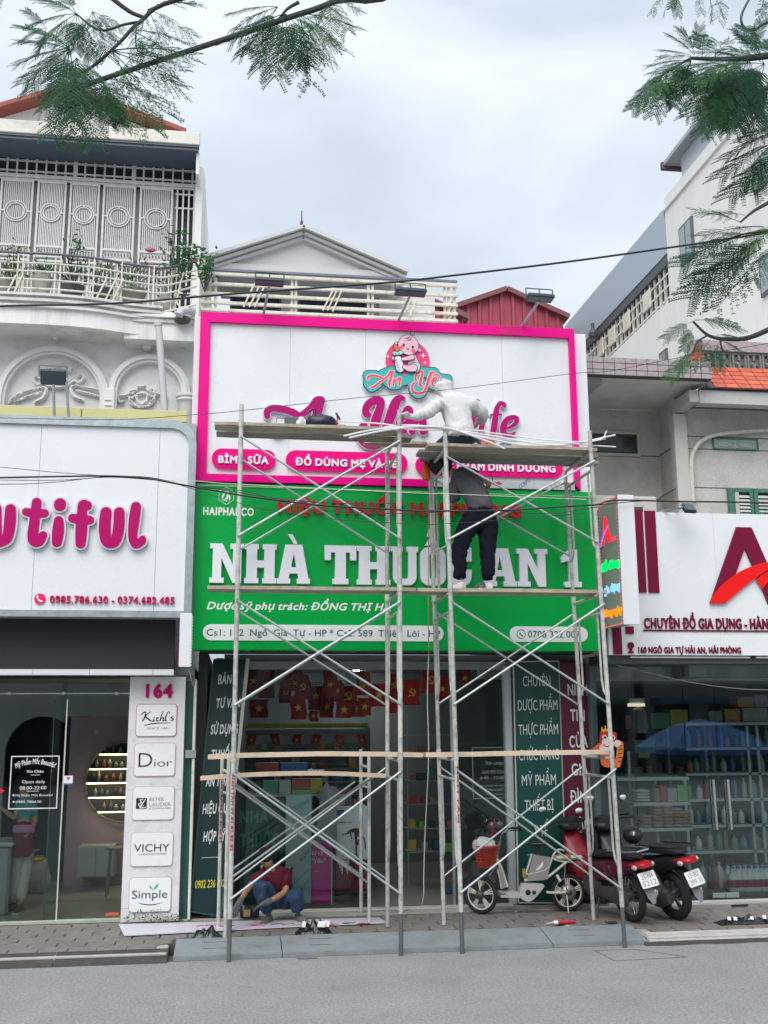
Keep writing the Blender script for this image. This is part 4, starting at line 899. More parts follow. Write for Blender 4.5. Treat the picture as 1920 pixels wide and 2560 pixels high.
lt=[[[(180,850,14),(185,800,17),(240,780,17),(320,785,17),(400,815,15),(430,830,8)],[(580,715,17),(545,720,18),(510,770,17),(430,840,15),(350,900,16),(270,960,18),(215,965,8)],[(580,720,16),(545,820,20),(520,900,22),(530,950,12)]],[[(600,835,14),(590,890,16),(585,940,14)],[(600,890,8),(660,830,14),(700,820,14),(685,880,17),(680,930,16)]],[[(955,860,12),(935,830,16),(950,770,17),(1010,715,20),(1050,740,18),(1020,850,22),(1010,930,22),(1050,950,12)],[(1235,735,12),(1195,730,18),(1160,800,22),(1120,930,22),(1070,1040,20),(980,1070,20),(910,1040,22),(880,960,18),(910,900,18)]],[[(1195,890,10),(1250,860,13),(1270,825,13),(1235,820,14),(1200,880,17),(1215,940,16),(1260,930,10)],[(1215,790,8),(1270,762,12),(1330,800,8)]],[[(1330,850,14),(1320,940,14)],[(1330,890,8),(1390,840,14),(1400,930,16)]]]
for s in lt:face('letter_outline',16,[[(a,b,r+9)for a,b,r in q_]for q_ in s],C_('f6dde4'),2.6);face('letter',16,s,red_,3.6)
gs=thing('pharmacy_sign','large green pharmacy sign with raised white slab letters behind the scaffold','sign',((gx0+gx1)/2,YS,gz0))
greenm=mat('green_panel',(.0,.36,.06),.26,var=.05,scale=1.2,spec=.25)
BOX('panel',greenm,gs,gx0,gx1,YS,YS+.33,gz0,gz1,.004)
MB().tube([(gx0,YS-.015,gz1-.04),(gx1,YS-.015,gz1-.07)],.004,5).put('trim_wire',cream,gs)
bigw=mat('white_slab_letter',(.80,.80,.87),.35,var=.02)
def arcp(cx,cy,rx,ry,a0,a1,n=7):return[(cx+rx*math.cos(rad(a0+(a1-a0)*i/n)),cy+ry*math.sin(rad(a0+(a1-a0)*i/n)))for i in range(n+1)]
G={'N':[[(0,0),(.42,0),(.42,.13),(.34,.13),(.34,.62),(.68,0),(.93,0),(.93,.87),(1,.87),(1,1),(.6,1),(.6,.87),(.68,.87),(.68,.45),(.36,1),(0,1),(0,.87),(.08,.87),(.08,.13),(0,.13)]],'H':[[(0,0),(.44,0),(.44,.13),(.39,.13),(.39,.40),(.61,.40),(.61,.13),(.56,.13),(.56,0),(1,0),(1,.13),(.94,.13),(.94,.87),(1,.87),(1,1),(.56,1),(.56,.87),(.61,.87),(.61,.58),(.39,.58),(.39,.87),(.44,.87),(.44,1),(0,1),(0,.87),(.06,.87),(.06,.13),(0,.13)]],'A':[[(0,0),(.40,0),(.40,.13),(.35,.13),(.38,.26),(.62,.26),(.65,.13),(.60,.13),(.60,0),(1,0),(1,.13),(.95,.13),(.76,1),(.24,1),(.05,.13),(0,.13)],[(.42,.42),(.58,.42),(.5,.78)]],'T':[[(.25,0),(.75,0),(.75,.14),(.67,.14),(.67,.82),(.80,.82),(.80,.62),(1,.62),(1,1),(0,1),(0,.62),(.2,.62),(.2,.82),(.33,.82),(.33,.14),(.25,.14)]],'U':[[(0,1),(0,.87),(.07,.87)]+arcp(.33,.24,.26,.24,180,270)+arcp(.67,.24,.26,.24,270,360)+[(.93,.87),(1,.87),(1,1),(.58,1),(.58,.87),(.63,.87)]+arcp(.56,.26,.07,.1,0,-90,3)+arcp(.44,.26,.07,.1,270,180,3)+[(.37,.87),(.42,.87),(.42,1)]],'O':[arcp(.34,.24,.34,.24,180,270)+arcp(.66,.24,.34,.24,270,360)+arcp(.66,.76,.34,.24,0,90)+arcp(.34,.76,.34,.24,90,180),arcp(.44,.26,.08,.10,180,270,3)+arcp(.56,.26,.08,.10,270,360,3)+arcp(.56,.74,.08,.10,0,90,3)+arcp(.44,.74,.08,.10,90,180,3)],'C':[[(1,.42)]+arcp(.64,.24,.34,.24,0,-90)+arcp(.36,.24,.34,.24,270,180)+arcp(.36,.76,.34,.24,180,90)+[(.62,1),(.78,.9),(.8,1),(1,1),(1,.64),(.68,.64),(.64,.80)]+arcp(.5,.74,.09,.1,30,180,4)+arcp(.5,.26,.09,.1,180,340,4)+[(.62,.42)]],'1':[[(.12,0),(1,0),(1,.14),(.82,.14),(.82,1),(.42,1),(0,.80),(0,.64),(.36,.70),(.36,.14),(.12,.14)]],'grave':[[(0,1),(.45,1),(1,0),(.62,0)]],'circ':[[(0,0),(.30,1),(.70,1),(1,0),(.72,0),(.5,.55),(.28,0)]],'acute':[[(0,.0),(.42,1),(.9,1),(1,0)]]}
zb1=(at(8,300,800,YS).z+at(9,1100,1086,YS).z)/2;zt1_=(at(8,300,516,YS).z+at(9,1100,812,YS).z)/2
def big(ch,x0,x1,z0=None,z1=None):
 X0,X1=at(0,x0,1415,YS).x,at(0,x1,1415,YS).x;z0=zb1 if z0 is None else z0;z1=zt1_ if z1 is None else z1
 put('letter' if len(ch)==1 else 'accent',to_plane(curve_mesh([[(X0+(X1-X0)*a,z0+(z1-z0)*b)for a,b in lp]for lp in G[ch]],.03),YS-.03),bigw,gs)
for ch,a,b in(('N',524.7,609),('H',611,691),('A',692.5,774.5),('T',810.5,889.5),('H',891,974),('U',976,1044),('O',1049,1112),('C',1116,1177),('A',1206,1288),('N',1290,1366),('1',1401,1449)):big(ch,a,b)
hL=zt1_-zb1
big('grave',719,743,zt1_+hL*.02,at(8,760,450,YS).z);big('circ',1061,1097,zt1_+hL*.04,zt1_+hL*.22);big('acute',1066,1081,zt1_+hL*.27,zt1_+hL*.48)
redl=mat('red_raised_letter',(.50,.006,.008),.35,var=.05)
a,b=at(8,668,250,YS).x,at(9,1012,520,YS).x;z0,z1=(at(8,900,300,YS).z+at(9,700,572,YS).z)/2,(at(8,900,200,YS).z+at(9,700,478,YS).z)/2
text('HIỆU THUỐC HẢI PHÒNG',redl,gs,a,b,z0,z1,YS,bold=.055,t=.035,split=True)
wpr=mat('white_print',(.78,.80,.78),.4,var=0)
textR('HAIPHARCO',wpr,gs,8,136,254,500,312,YS,bold=.045,t=.004)
hx=R4(8,303-58,172-62,303+58,172+62,YS);cx,cz,rr=(hx[0]+hx[1])/2,(hx[2]+hx[3])/2,(hx[3]-hx[2])/2
MB().tube([(cx+rr*.95*math.sin(rad(60*i)),YS-.004,cz+rr*math.cos(rad(60*i)))for i in range(6)],.0045,4,closed=True).put('emblem_outline',wpr,gs)
blob('emblem',[pxs(8,s,YS)for s in([(300,140,4),(285,160,5),(275,185,6),(290,200,6),(310,180,4)],[(275,150,3),(330,150,3)],[(315,140,4),(305,205,5)],[(308,180,4),(325,172,5),(325,205,5)])],wpr,gs,YS,.004,res=.003)
textR('Dược sỹ phụ trách: ĐỒNG THỊ HÀ',wpr,gs,8,162,934,1478,988,YS,bold=.03,shear=.28,t=.004)
pw=mat('white_pill',(.76,.78,.77),.35,var=.02);dgt=mat('dark_green_print',(.004,.09,.075),.45,var=0)
q=R4(8,135,1092,1150,1206,YS);q2=at(9,440,1440,YS).x;MB().prism(rrect(q[0],q2,q[2],q[3],(q[3]-q[2])/2-.001,10),YS-.012,YS-.0005).put('pill_plate',pw,gs)
zb2,zt2=at(8,700,1174,YS).z,at(8,700,1126,YS).z
text('Cs1: 162  Ngô  Gia  Tự - HP * Cs2: 589  Thiên  Lôi - HP',dgt,gs,at(8,162,1150,YS).x,at(9,415,1440,YS).x,zb2,zt2,YS-.012,bold=.01,t=.002)
q=R4(9,930,1382,1507,1496,YS);MB().prism(rrect(q[0],q[1],q[2],q[3],(q[3]-q[2])/2-.001,10),YS-.012,YS-.0005).put('pill_plate',pw,gs)
textR('0708 322 007',dgt,gs,9,1066,1414,1452,1464,YS-.012,bold=.01,t=.002)
q=at(9,1014,1438,YS);MB().tube([(q.x+.055*math.cos(2*math.pi*k/24),YS-.014,q.z+.055*math.sin(2*math.pi*k/24))for k in range(24)],.004,4,closed=True).put('phone_ring',dgt,gs);handset(q.x+.003,q.z,.045,YS-.0125,dgt,gs,.002)
Yg=1.10
x0p,x1p=PX[1]+.16,at(14,215,900,Yg).x
pr=thing('shop_room','dim interior of the pharmacy with white ceiling edge and tiled floor','shop interior',(2,3,PZ))
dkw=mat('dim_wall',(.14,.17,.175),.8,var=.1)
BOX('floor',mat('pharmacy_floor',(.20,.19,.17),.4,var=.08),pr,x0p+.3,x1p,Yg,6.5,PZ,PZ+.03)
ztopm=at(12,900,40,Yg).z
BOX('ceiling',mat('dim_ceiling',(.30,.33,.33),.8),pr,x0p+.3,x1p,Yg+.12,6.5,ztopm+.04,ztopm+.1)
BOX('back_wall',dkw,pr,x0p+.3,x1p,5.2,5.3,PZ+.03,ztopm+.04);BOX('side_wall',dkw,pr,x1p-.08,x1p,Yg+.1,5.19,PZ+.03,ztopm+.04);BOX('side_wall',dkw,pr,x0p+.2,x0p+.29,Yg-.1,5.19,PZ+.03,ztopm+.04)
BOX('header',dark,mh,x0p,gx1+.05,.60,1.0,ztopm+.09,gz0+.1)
BOX('header_rail',mat('grey_header',(.22,.25,.25),.5),mh,x0p+.3,at(13,880,60,Yg).x,Yg-.04,Yg+.06,ztopm-.10,ztopm+.0)
BOX('step_strip',mat('pale_step',(.52,.50,.44),.6,dirt=(.25,.24,.2),damt=.5),mh,at(12,480,1740,1.0).x,at(13,890,1700,1.0).x,.93,1.14,PZ+.012,PZ+.03,.004)
gl2=glass('pharmacy_glass',(.88,.94,.93),-.018)
pg=thing('glass_shopfront','glass front of the pharmacy with open middle doorway and grey posts','shopfront',(2,Yg,PZ))
xd0,xd1=at(12,1290,1200,Yg).x,at(13,480,900,Yg).x
zg1=ztopm-.1
xgl=[at(12,430,900,Yg).x,at(12,665,900,Yg).x,at(12,1028,900,Yg).x,xd0]
for a,b in zip(xgl[:-1],xgl[1:]):BOX('glass_pane',gl2,pg,a+.003,b-.003,Yg,Yg+.01,PZ+.03,zg1)
BOX('glass_pane',gl2,pg,xd1,at(13,845,900,Yg).x,Yg,Yg+.01,PZ+.03,zg1)
pc=MB();a=R4(13,845,100,895,1690,Yg-.05);pc.bbox(a[0],a[1],Yg-.08,Yg+.06,PZ+.02,zg1+.05,.008);pc.put('post',mat('grey_profile',(.40,.44,.45),.4,var=.06),pg)
BOX('post',galv,pg,xd1-.03,xd1+.0,Yg-.02,Yg+.03,PZ+.03,zg1)
MB().bar(at(12,440,18,Yg-.1),at(12,345,900,Yg-.22),.03,.05).put('door_edge',cream,pg)
MB().bar(at(12,345,900,Yg-.22),at(12,245,1790,Yg-.34),.03,.05).put('door_edge',cream,pg)
def board(name,label,v,tl,tr,br,bl,Yt_,Yb_,m,edge=None,thick=.03):
 P=[at(v,*tl,Yt_),at(v,*tr,Yt_),at(v,*br,Yb_),at(v,*bl,Yb_)]
 t=thing(name,label,'sign board',(P[2]+P[3])/2);n_=(P[1]-P[0]).cross(P[3]-P[0]).normalized()
 if n_.y>0:n_=-n_
 Q=[p-n_*thick for p in P];MB().add(P+Q,[(0,3,2,1),(4,5,6,7),(0,1,5,4),(1,2,6,5),(2,3,7,6),(3,0,4,7)]).put('board',m,t)
 if edge:
  for i in range(4):a,b=P[i],P[(i+1)%4];MB().bar(a+n_*.004,b+n_*.004,.016,.016,n_).put('edge_trim',edge,t)
 return t,P,n_
def btx(s,t,P,n_,u0,u1,v0,v1,m,bold=.03,tt=.004):
 "text on a board; u along the top edge, v down the side, both 0..1"
 O=P[0];U=P[1]-P[0];V=P[3]-P[0];uh,vh=U.normalized(),-V.normalized()
 Lu,Lv=U.length,V.length;text(s,m,t,u0*Lu,u1*Lu,-v1*Lv,-v0*Lv,0,bold=bold,t=tt,basis=(O+n_*.002,uh,vh,n_))
bgreen=mat('board_green',(.004,.06,.055),.4,var=.08,scale=3);bdark=mat('board_dark_green',(.003,.028,.03),.4,var=.1);bmar=mat('board_maroon',(.085,.003,.022),.35,var=.06)
wtx=mat('board_white_text',(.62,.64,.64),.5,var=0);ytx=mat('board_yellow_text',(.55,.5,.05),.5,var=0)
t,P,n_=board('sign_board','dark green lettered board leaning in the shadow at the left side of the pharmacy',12,(206,25),(425,20),(255,1800),(40,1765),1.0,.72,bdark,dg)
for s,y,u0,u1 in(('BÁN',175,.2,.62),('TƯ VẤN',350,.2,.95),('SỬ DỤNG',540,.12,.95),('THUỐC',720,.2,.9),('AN TOÀN',910,.12,.95),('HIỆU QUẢ',1100,.1,.98),('HỢP LÝ',1290,.2,.85)):
 v=(y-22)/1760;btx(s,t,P,n_,u0,u1,v-.022,v+.018,wtx)
btx('0902 236 682',t,P,n_,.08,.97,.885,.915,ytx,.02)
MB().bar(P[0]+(P[3]-P[0])*.80+(P[1]-P[0])*.2+n_*.004,P[0]+(P[3]-P[0])*.80+(P[1]-P[0])*.8+n_*.004,.006,.004,n_).put('rule',wtx,t)
t,P,n_=board('sign_board','green board with white product lettering right of the pharmacy door, behind the electric bicycle',13,(893,40),(1208,36),(1262,1705),(928,1705),1.0,.98,bgreen,mat('board_edge',(.5,.53,.5),.5))
for s,y,u0,u1 in(('CHUYÊN',180,.20,.80),('DƯỢC PHẨM',352,.08,.94),('THỰC PHẨM',525,.08,.94),('CHỨC NĂNG',702,.08,.94),('MỸ PHẨM',878,.13,.86),('THIẾT BỊ',1052,.18,.80),('Y TẾ',1228,.36,.66)):
 v=(y-40)/1665;btx(s,t,P,n_,u0,u1,v-.021,v+.023,wtx,.0)
MB().bar(P[0]+(P[3]-P[0])*.81+(P[1]-P[0])*.2+n_*.004,P[0]+(P[3]-P[0])*.81+(P[1]-P[0])*.45+n_*.004,.006,.004,n_).put('rule',wtx,t);btx('1',t,P,n_,.1,.16,.865,.90,ytx,.02)
t,P,n_=board('sign_board','maroon board with tall white lettering between the green board and the household goods shop',13,(1216,44),(1425,50),(1478,1690),(1270,1690),.96,.94,bmar)
for s,y,u0,u1 in(('NIỀM',238,.22,.88),('TIN',420,.28,.75),('CỦA',606,.22,.82),('GIA',800,.26,.80),('ĐÌNH',990,.18,.92),('BẠN',1170,.22,.82)):
 v=(y-44)/1645;btx(s,t,P,n_,u0,u1,v-.025,v+.025,wtx,.02)
flagr=mat('flag_red',(.30,.012,.01),.7,var=.15,scale=20);fy=mat('flag_yellow',(.60,.38,.03),.6,var=0)
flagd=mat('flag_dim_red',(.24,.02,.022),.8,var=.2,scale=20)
def star_pts(r):return[(r*(1 if i%2==0 else .4)*math.sin(math.pi*i/5),r*(1 if i%2==0 else .4)*math.cos(math.pi*i/5))for i in range(10)]
def flag(x,z,Y,w_,h_,kind,dim,label,group,wave=.02):
 t=thing('flag',label,'flag',(x,Y,z),group);me=MB();nx,nz=6,5;ph=random.random()*6
 me.v=[Vector((x-w_/2+w_*i/nx+.012*math.sin(j*1.3+ph),Y+wave*math.sin(i*1.4+ph+j*.4),z-h_*j/nz))for j in range(nz+1)for i in range(nx+1)]
 me.f=[(j*(nx+1)+i,(j+1)*(nx+1)+i,(j+1)*(nx+1)+i+1,j*(nx+1)+i+1)for j in range(nz)for i in range(nx)];me.put('cloth',flagd if dim else flagr,t,smooth=True)
 cz=z-h_*.5;s=min(w_,h_)*.27;rt=rnd(-.3,.3)
 if kind=='s':put('star',to_plane(curve_mesh([[(x+a*math.cos(rt)-b*math.sin(rt),cz+a*math.sin(rt)+b*math.cos(rt))for a,b in star_pts(s)]],.001),Y-wave-.004),fy,t)
 else:blob('hammer_and_sickle',[[(x+s*a,cz+s*b,s*c)for a,b,c in q_]for q_ in(spline([(-.1,.9,.05),(.6,.6,.12),(.75,-.1,.14),(.3,-.7,.12),(-.4,-.6,.08)],4),[(-.75,-.85,.10),(-.45,-.6,.1)],[(.55,-.75,.11),(-.3,.25,.11)],[(-.6,.15,.15),(-.1,.6,.15)])],fy,t,Y-wave-.003,.002,res=max(s*.07,.002))
 return t
fl1=[(280,160,150,260,'s',1),(400,190,150,260,'s',1),(330,420,170,170,'s',1),(650,150,190,200,'h',0),(740,215,130,230,'h',0),(580,265,120,200,'h',1),(700,410,150,220,'s',0),(845,490,85,100,'s',0),(865,300,150,260,'s',1),(1000,190,130,250,'s',0),(970,400,130,200,'s',1),(1165,300,170,230,'h',0),(1070,250,90,200,'s',0),(1130,430,150,150,'s',0),(1255,420,150,150,'s',0),(1325,400,130,160,'s',0),(1300,180,160,220,'h',0),(1460,290,170,210,'s',0),(1600,200,120,220,'h',0),(1590,350,120,170,'s',0)]
for i,(x,y,w2,h2,k,d)in enumerate(sorted(fl1)):
 Yf=1.45+.05*(i%5)+(.5 if d else 0);a=at(22,x,y-h2*.5,Yf);s_=abs(at(22,x+100,y,Yf).x-at(22,x,y,Yf).x)/100
 flag(a.x,a.z,Yf,w2*s_,h2*s_,k,d,'red flag with %s, %s from the left in the pharmacy window'%('gold star' if k=='s' else 'gold hammer and sickle',ordn(i+1)),'red flags hung in the pharmacy window')
for i,(v,x,y,w2,h2,k)in enumerate(((13,60,310,70,160,'s'),(13,190,250,110,170,'h'),(13,320,165,120,170,'h'),(13,400,225,90,160,'s'),(13,555,150,90,120,'s'))):
 Yf=1.5+.1*random.random();a=at(v,x,y-h2*.5,Yf);s_=abs(at(v,x+100,y,Yf).x-at(v,x,y,Yf).x)/100
 flag(a.x,a.z,Yf,w2*s_,h2*s_,k,0,'red flag with %s, %s from the left over the open doorway'%('gold star' if k=='s' else 'gold hammer and sickle',ordn(i+1)),'red flags over the pharmacy doorway')
for i,(x,k)in enumerate(((262,'s'),(485,'s'),(687,'s'),(866,'s'),(1092,'h'),(1300,'s'))):
 a=at(22,x,660,3.05);s_=abs(at(22,x+100,660,3.05).x-at(22,x,660,3.05).x)/100;flag(a.x,a.z,3.05,78*s_,110*s_,k,x<800,'small red flag, %s from the left along the white shelf edge'%ordn(i+1),'small flags along the pharmacy shelf',.008)
sh=thing('medicine_shelf','wide medicine shelving at the back of the pharmacy with yellow-green header strip','shelf',at(12,850,1300,3.4))
shw=mat('shelf_teal',(.20,.27,.26),.5,var=.1)
def q3(v,x0,y0,x1,y1,Y,name,m,par,d=.02,b=0):r=R4(v,x0,y0,x1,y1,Y);return BOX(name,m,par,r[0],r[1],Y,Y+d,r[2],r[3],b)
q3(12,430,467,1272,500,3.3,'header_strip',mat('yellow_green',(.30,.30,.02),.5,var=.2),sh)
q3(12,430,502,1272,512,3.25,'shelf_edge',mat('shelf_edge',(.28,.32,.30),.5),sh,.5)
q3(12,430,545,1240,605,3.12,'white_strip',mat('strip_white',(.24,.28,.27),.5,var=.1),sh)
for y in(650,780,870,958):q3(12,430,y,1280,y+8,3.2,'shelf_board',shw,sh,.5)
q3(12,415,700,1290,720,3.9,'back_panel',mat('shelf_back',(.05,.07,.07),.8),sh,.05)
r=R4(12,415,500,1290,1700,3.85);BOX('back_panel',MATS['shelf_back'],sh,r[0],r[1],3.86,3.9,PZ+.03,r[3])
boxm=[mat('carton_%d'%i,c,.6,var=.15,scale=25)for i,c in enumerate(((.30,.04,.03),(.42,.20,.04),(.05,.20,.13),(.30,.30,.28),(.04,.10,.25),(.35,.28,.04),(.12,.35,.05),(.20,.22,.22),(.02,.06,.06),(.25,.12,.10)))]
def boxmesh(w_,d_,h_,m):
 me=MB().bbox(-w_/2,w_/2,0,d_,0,h_,.004).mesh('carton');me.materials.append(m);return me
BM_=[boxmesh(w2,.1,h2,m)for w2,h2 in((.09,.12),(.12,.16),(.07,.09),(.15,.10))for m in boxm]
for si,(y,Y)in enumerate(((650,3.22),(780,3.22),(870,3.22),(958,3.22))):
 k_=0
 x=at(12,440,y,Y).x;xe=at(12,1270,y,Y).x;z=at(12,800,y,Y).z
 while x<xe:
  if random.random()<.8:k_+=1;tag(put('medicine_box',random.choice(BM_),None,loc=(x+.06,Y,z)),'medicine carton, %s from the left on the %s back shelf of the pharmacy'%(ordn(k_),ordn(si+1)),'box','cartons on the pharmacy back shelves')
  x+=rnd(.13,.22)
for(x0,y0,x1,y1),c,l_ in(((640,1082,820,1185),0,'orange-red printed carton above the green carton in the pharmacy window'),((822,1082,930,1220),5,'mustard yellow carton beside the orange-red carton'),((640,1188,820,1228),6,'flat bright green carton under the orange-red carton'),((370,1100,510,1230),2,'teal carton at the left on the window shelf'),((520,1100,630,1230),3,'pale carton next to the teal carton'),((535,930,790,1020),4,'dark blue wide carton behind the upper plank'),((300,930,510,1020),0,'dark red wide carton behind the left end of the plank')):
 r=R4(22,x0,y0,x1,y1,1.6);tag(MB().bbox(r[0],r[1],1.6,1.8,r[2],r[3],.004).put('carton',boxm[c],own=True),l_,'box')
q=R4(22,205,1232,1000,1250,1.5);tag(BOX('window_shelf',MATS['shelf_edge'],None,q[0],q[1],1.5,1.9,q[2],q[3]),'long pale shelf board inside the pharmacy window carrying cartons','shelf')
q=R4(12,858,785,970,803,Yg-.004);tag(text('ĐẨY NGANG',wv,None,q[0],q[1],q[2],q[3],Yg-.001,bold=.03,t=.001),'small white push sideways lettering on the pharmacy glass','window lettering')
for s,a,b,c_,d in(('ĐẠI LÝ',880,180,960,200),('THUỐC',1110,178,1190,200)):
 q=R4(12,a,b-12,c_,d+8,1.42);t=thing('paper_sign','small grey paper notice with black letters %s the flags'%('left among' if a<1000 else 'right among'),'paper notice',(q[0],1.42,q[2]));BOX('sheet',mat('dull_paper',(.28,.30,.30),.7),t,q[0],q[1],1.42,1.425,q[2],q[3]+.1);q=R4(12,a+6,b,c_-6,d,1.42);text(s,navy,t,q[0],q[1],q[2],q[3],1.42,bold=.03,t=.001)
q=R4(12,385,980,700,1700,1.55)
t=thing('sign_board','dark green board with large pale NHÀ THUỐC lettering standing inside the window','sign board',((q[0]+q[1])/2,1.5,PZ))
BOX('board',mat('board_teal',(.006,.055,.05),.4,var=.06),t,q[0],q[1],1.5,1.53,PZ+.03,q[3]);tl=mat('pale_teal_text',(.05,.19,.17),.5,var=0)
q=R4(12,385,1068,585,1155,1.5);text('NHÀ',tl,t,q[0],q[1],q[2],q[3],1.5,bold=.06,t=.004);q=R4(12,385,1225,655,1320,1.5);text('THUỐC',tl,t,q[0],q[1],q[2],q[3],1.5,bold=.06,t=.004)
d_=MB()
for k in range(24):
 q=at(12,392+13*k,990,1.5);d_.lathe([(.006,0),(.006,-.003)],(q.x,1.5,q.z),6,'y');
 q=at(12,690,995+28*k,1.5);d_.lathe([(.006,0),(.006,-.003)],(q.x,1.5,q.z),6,'y')
d_.put('stud',mat('black_stud',(.004,.01,.01),.5),t,kind='stuff')
t=thing('film_sheet','pale blue protective sheet with slanted print standing inside the pharmacy window','panel',at(12,790,1700,1.3))
q=R4(12,702,960,880,1712,1.3);BOX('sheet',mat('pale_blue_film',(.33,.43,.45),.4,var=.05),t,q[0],q[1],1.3,1.315,q[2],q[3]);gi=mat('grey_blue_ink',(.07,.10,.15),.6,var=0)
for(s,x0,y0,x1,y1)in(('ALCOREST',812,1425,880,1340),('www.composite.vn',745,1060,870,985),('composite panel',750,1085,860,1005),('aluminium sheet',740,1600,870,1475),('panel',800,1620,860,1560)):rot_text(s,12,x0,y0,x1,y1,.022 if s[0]!='A' else .045,gi,t,1.3)
for y in(1125,1613):poly_px('printed_arrow',12,[(780,y-6),(805,y-6),(805,y-10),(835,y),(805,y+10),(805,y+6),(780,y+6)],inkr,t,1.3,.001)
t=thing('pink_poster','magenta poster with white handwriting inside the pharmacy window','poster',at(12,950,1710,1.35));q=R4(12,882,1290,1026,1710,1.35)
BOX('sheet',mat('poster_magenta',(.62,.01,.26),.5,var=.05),t,q[0],q[1],1.35,1.36,q[2],q[3]);textR('ôi và',wv,t,12,884,1350,958,1376,1.35,t=.001,bold=.02);textR('"Yêu"',wv,t,12,884,1400,978,1432,1.35,t=.001,bold=.02,shear=.15);textR('Hanoimart',wv,t,12,890,1482,938,1490,1.35,t=.001)
for a,b in((1018,1026),):q=R4(12,a,1400,b,1720,1.28);BOX('frame_edge',mat('pale_profile',(.55,.58,.48),.4),t,q[0],q[1],1.28,1.30,q[2],q[3])
t=thing('product_cabinet','display stand with white poster of a red ant figure above a dark red base','display stand',at(12,1160,1650,1.7));Yc=1.7
q=R4(12,1050,1040,1270,1660,Yc);BOX('white_panel',mat('cabinet_white2',(.66,.67,.69),.5,var=.05),t,q[0],q[1],Yc,Yc+.4,at(12,1100,1410,Yc).z,q[3],.01)
dr=mat('dark_red_box',(.16,.005,.02),.4,var=.1);BOX('red_base',dr,t,q[0]-.01,q[1],Yc-.01,Yc+.4,q[2]+.06,at(12,1100,1412,Yc).z,.01)
q=R4(12,1055,1080,1100,1105,Yc);BOX('logo_frame',inkb,t,q[0],q[0]+.1,Yc-.003,Yc-.001,q[2],q[3]+.03);textR('Salabimax',redl,t,12,1060,1138,1165,1156,Yc,t=.001,bold=.02);textR('CHAI XỊT',gry,t,12,1065,1163,1160,1170,Yc,t=.001)
ant=[[(1095,1235,2),(1140,1222,5)],[(1140,1215,8),(1170,1205,12),(1200,1212,20)],[(1195,1215,16),(1188,1260,8),(1200,1300,7)],[(1188,1270,4),(1190,1330,4),(1195,1390,5)],[(1205,1270,4),(1222,1330,4),(1215,1390,5)],[(1150,1225,4),(1160,1262,3)],[(1200,1240,4),(1245,1260,3),(1255,1330,3)]]
blob('figure',[pxs(12,s,Yc)for s in ant],mat('ant_brown',(.07,.02,.012),.4,var=.2),t,Yc,.012,res=.004)
for k in range(9):q=R4(12,1065+9*k,1412,1070+9*k,1440+22*(k%4),Yc-.012);BOX('drip_stripe',plate,t,q[0],q[1],Yc-.013,Yc-.011,q[2],q[3])
for x in(1045,1250):q=at(12,x,1660,Yc+.05);MB().sphere((q.x+.02,q.y,PZ+.06),.03,8,6).put('castor',dark,t)
for k in range(5):
 me=random.choice(jm);q=at(12,1110+26*k,985,Yc);tag(put('product_bottle',me,None,loc=(q.x,Yc+.15,at(12,1160,1040,Yc).z+.001)),'%s bottle from the left on top of the ant poster stand'%ordn(k+1),'bottle','bottles on the poster stand')
hat=MB();q=at(12,1020,972,1.52);hat.lathe([(.005,.13),(.05,.125),(.085,.09),(.095,.02),(.19,-.01),(.20,-.02),(.19,-.025),(.09,-.005),(.005,0)],(0,0,0),20)
ho=tag(put('sun_hat',hat.mesh('sun_hat',True),mat('beige_hat',(.24,.21,.17),.8,var=.1),loc=q),'beige brimmed hat hung beside the grey shirt inside the pharmacy window','hat');ho.rotation_euler=(rad(25),rad(12),0)
sm=MB();prof=[(0,.015),(.06,.03),(.12,.10),(.2,.15),(.35,.17),(.6,.19),(.85,.21),(.98,.20),(1.0,.18)]
top=at(12,985,862,1.42);bot=at(12,995,1330,1.42);H_=top.z-bot.z;nn=28;V_=[]
for i in range(24):
 t_=i/23;w2=np.interp(t_,[p[0]for p in prof],[p[1]for p in prof])*H_/.93*.75
 for j in range(nn):
  a=2*math.pi*j/nn;V_.append(Vector((top.x+.01*math.sin(t_*5)+w2*math.cos(a)*(1+.10*math.sin(a*3+t_*4)),1.42+.3*w2*math.sin(a)*(1+.4*math.sin(a*7)),top.z-H_*t_-(0.03*math.sin(a*2+1)if t_>.9 else 0))))
sm.v=V_;sm.f=[(i*nn+j,i*nn+(j+1)%nn,(i+1)*nn+(j+1)%nn,(i+1)*nn+j)for i in range(23)for j in range(nn)]
tag(sm.put('hanging_shirt',mat('grey_shirt_cloth',(.27,.27,.31),.9,var=.15,scale=12),own=True,smooth=True),'crumpled grey-white shirt hanging inside the pharmacy window above the pink poster','shirt')
dec=thing('window_decal','faint opening hours lettering in an outlined box on the right pharmacy pane','window lettering',at(13,720,800,Yg-.003));fv=mat('faint_vinyl',(.26,.29,.26),.6,var=0);Yd=Yg-.002
q=R4(13,612,632,838,985,Yd)
for(a,b,c_,d)in((q[0],q[1],q[3]-.008,q[3]),(q[0],q[1],q[2],q[2]+.008),(q[0],q[0]+.008,q[2]+.008,q[3]-.008)):BOX('border',fv,dec,a,b,Yd-.001,Yd,c_,d)
for s,a,b,c_,d in(('Nhà Thuốc',705,655,830,678),('Xin chào',700,728,826,752),('Giờ Mở Cửa',680,790,832,812),('6:45 - 22:00',665,832,832,852),('Nhà thuốc An Khí',650,890,832,902),('0708322007',690,918,832,932),('nhathuocthaoph',690,948,832,960)):textR(s,fv,dec,13,a,b,c_,d,Yd,t=.001)
rk=thing('stock_rack','dark rack of hanging packets inside the open pharmacy doorway','shelf',at(13,180,1400,2.8));Yk=2.8
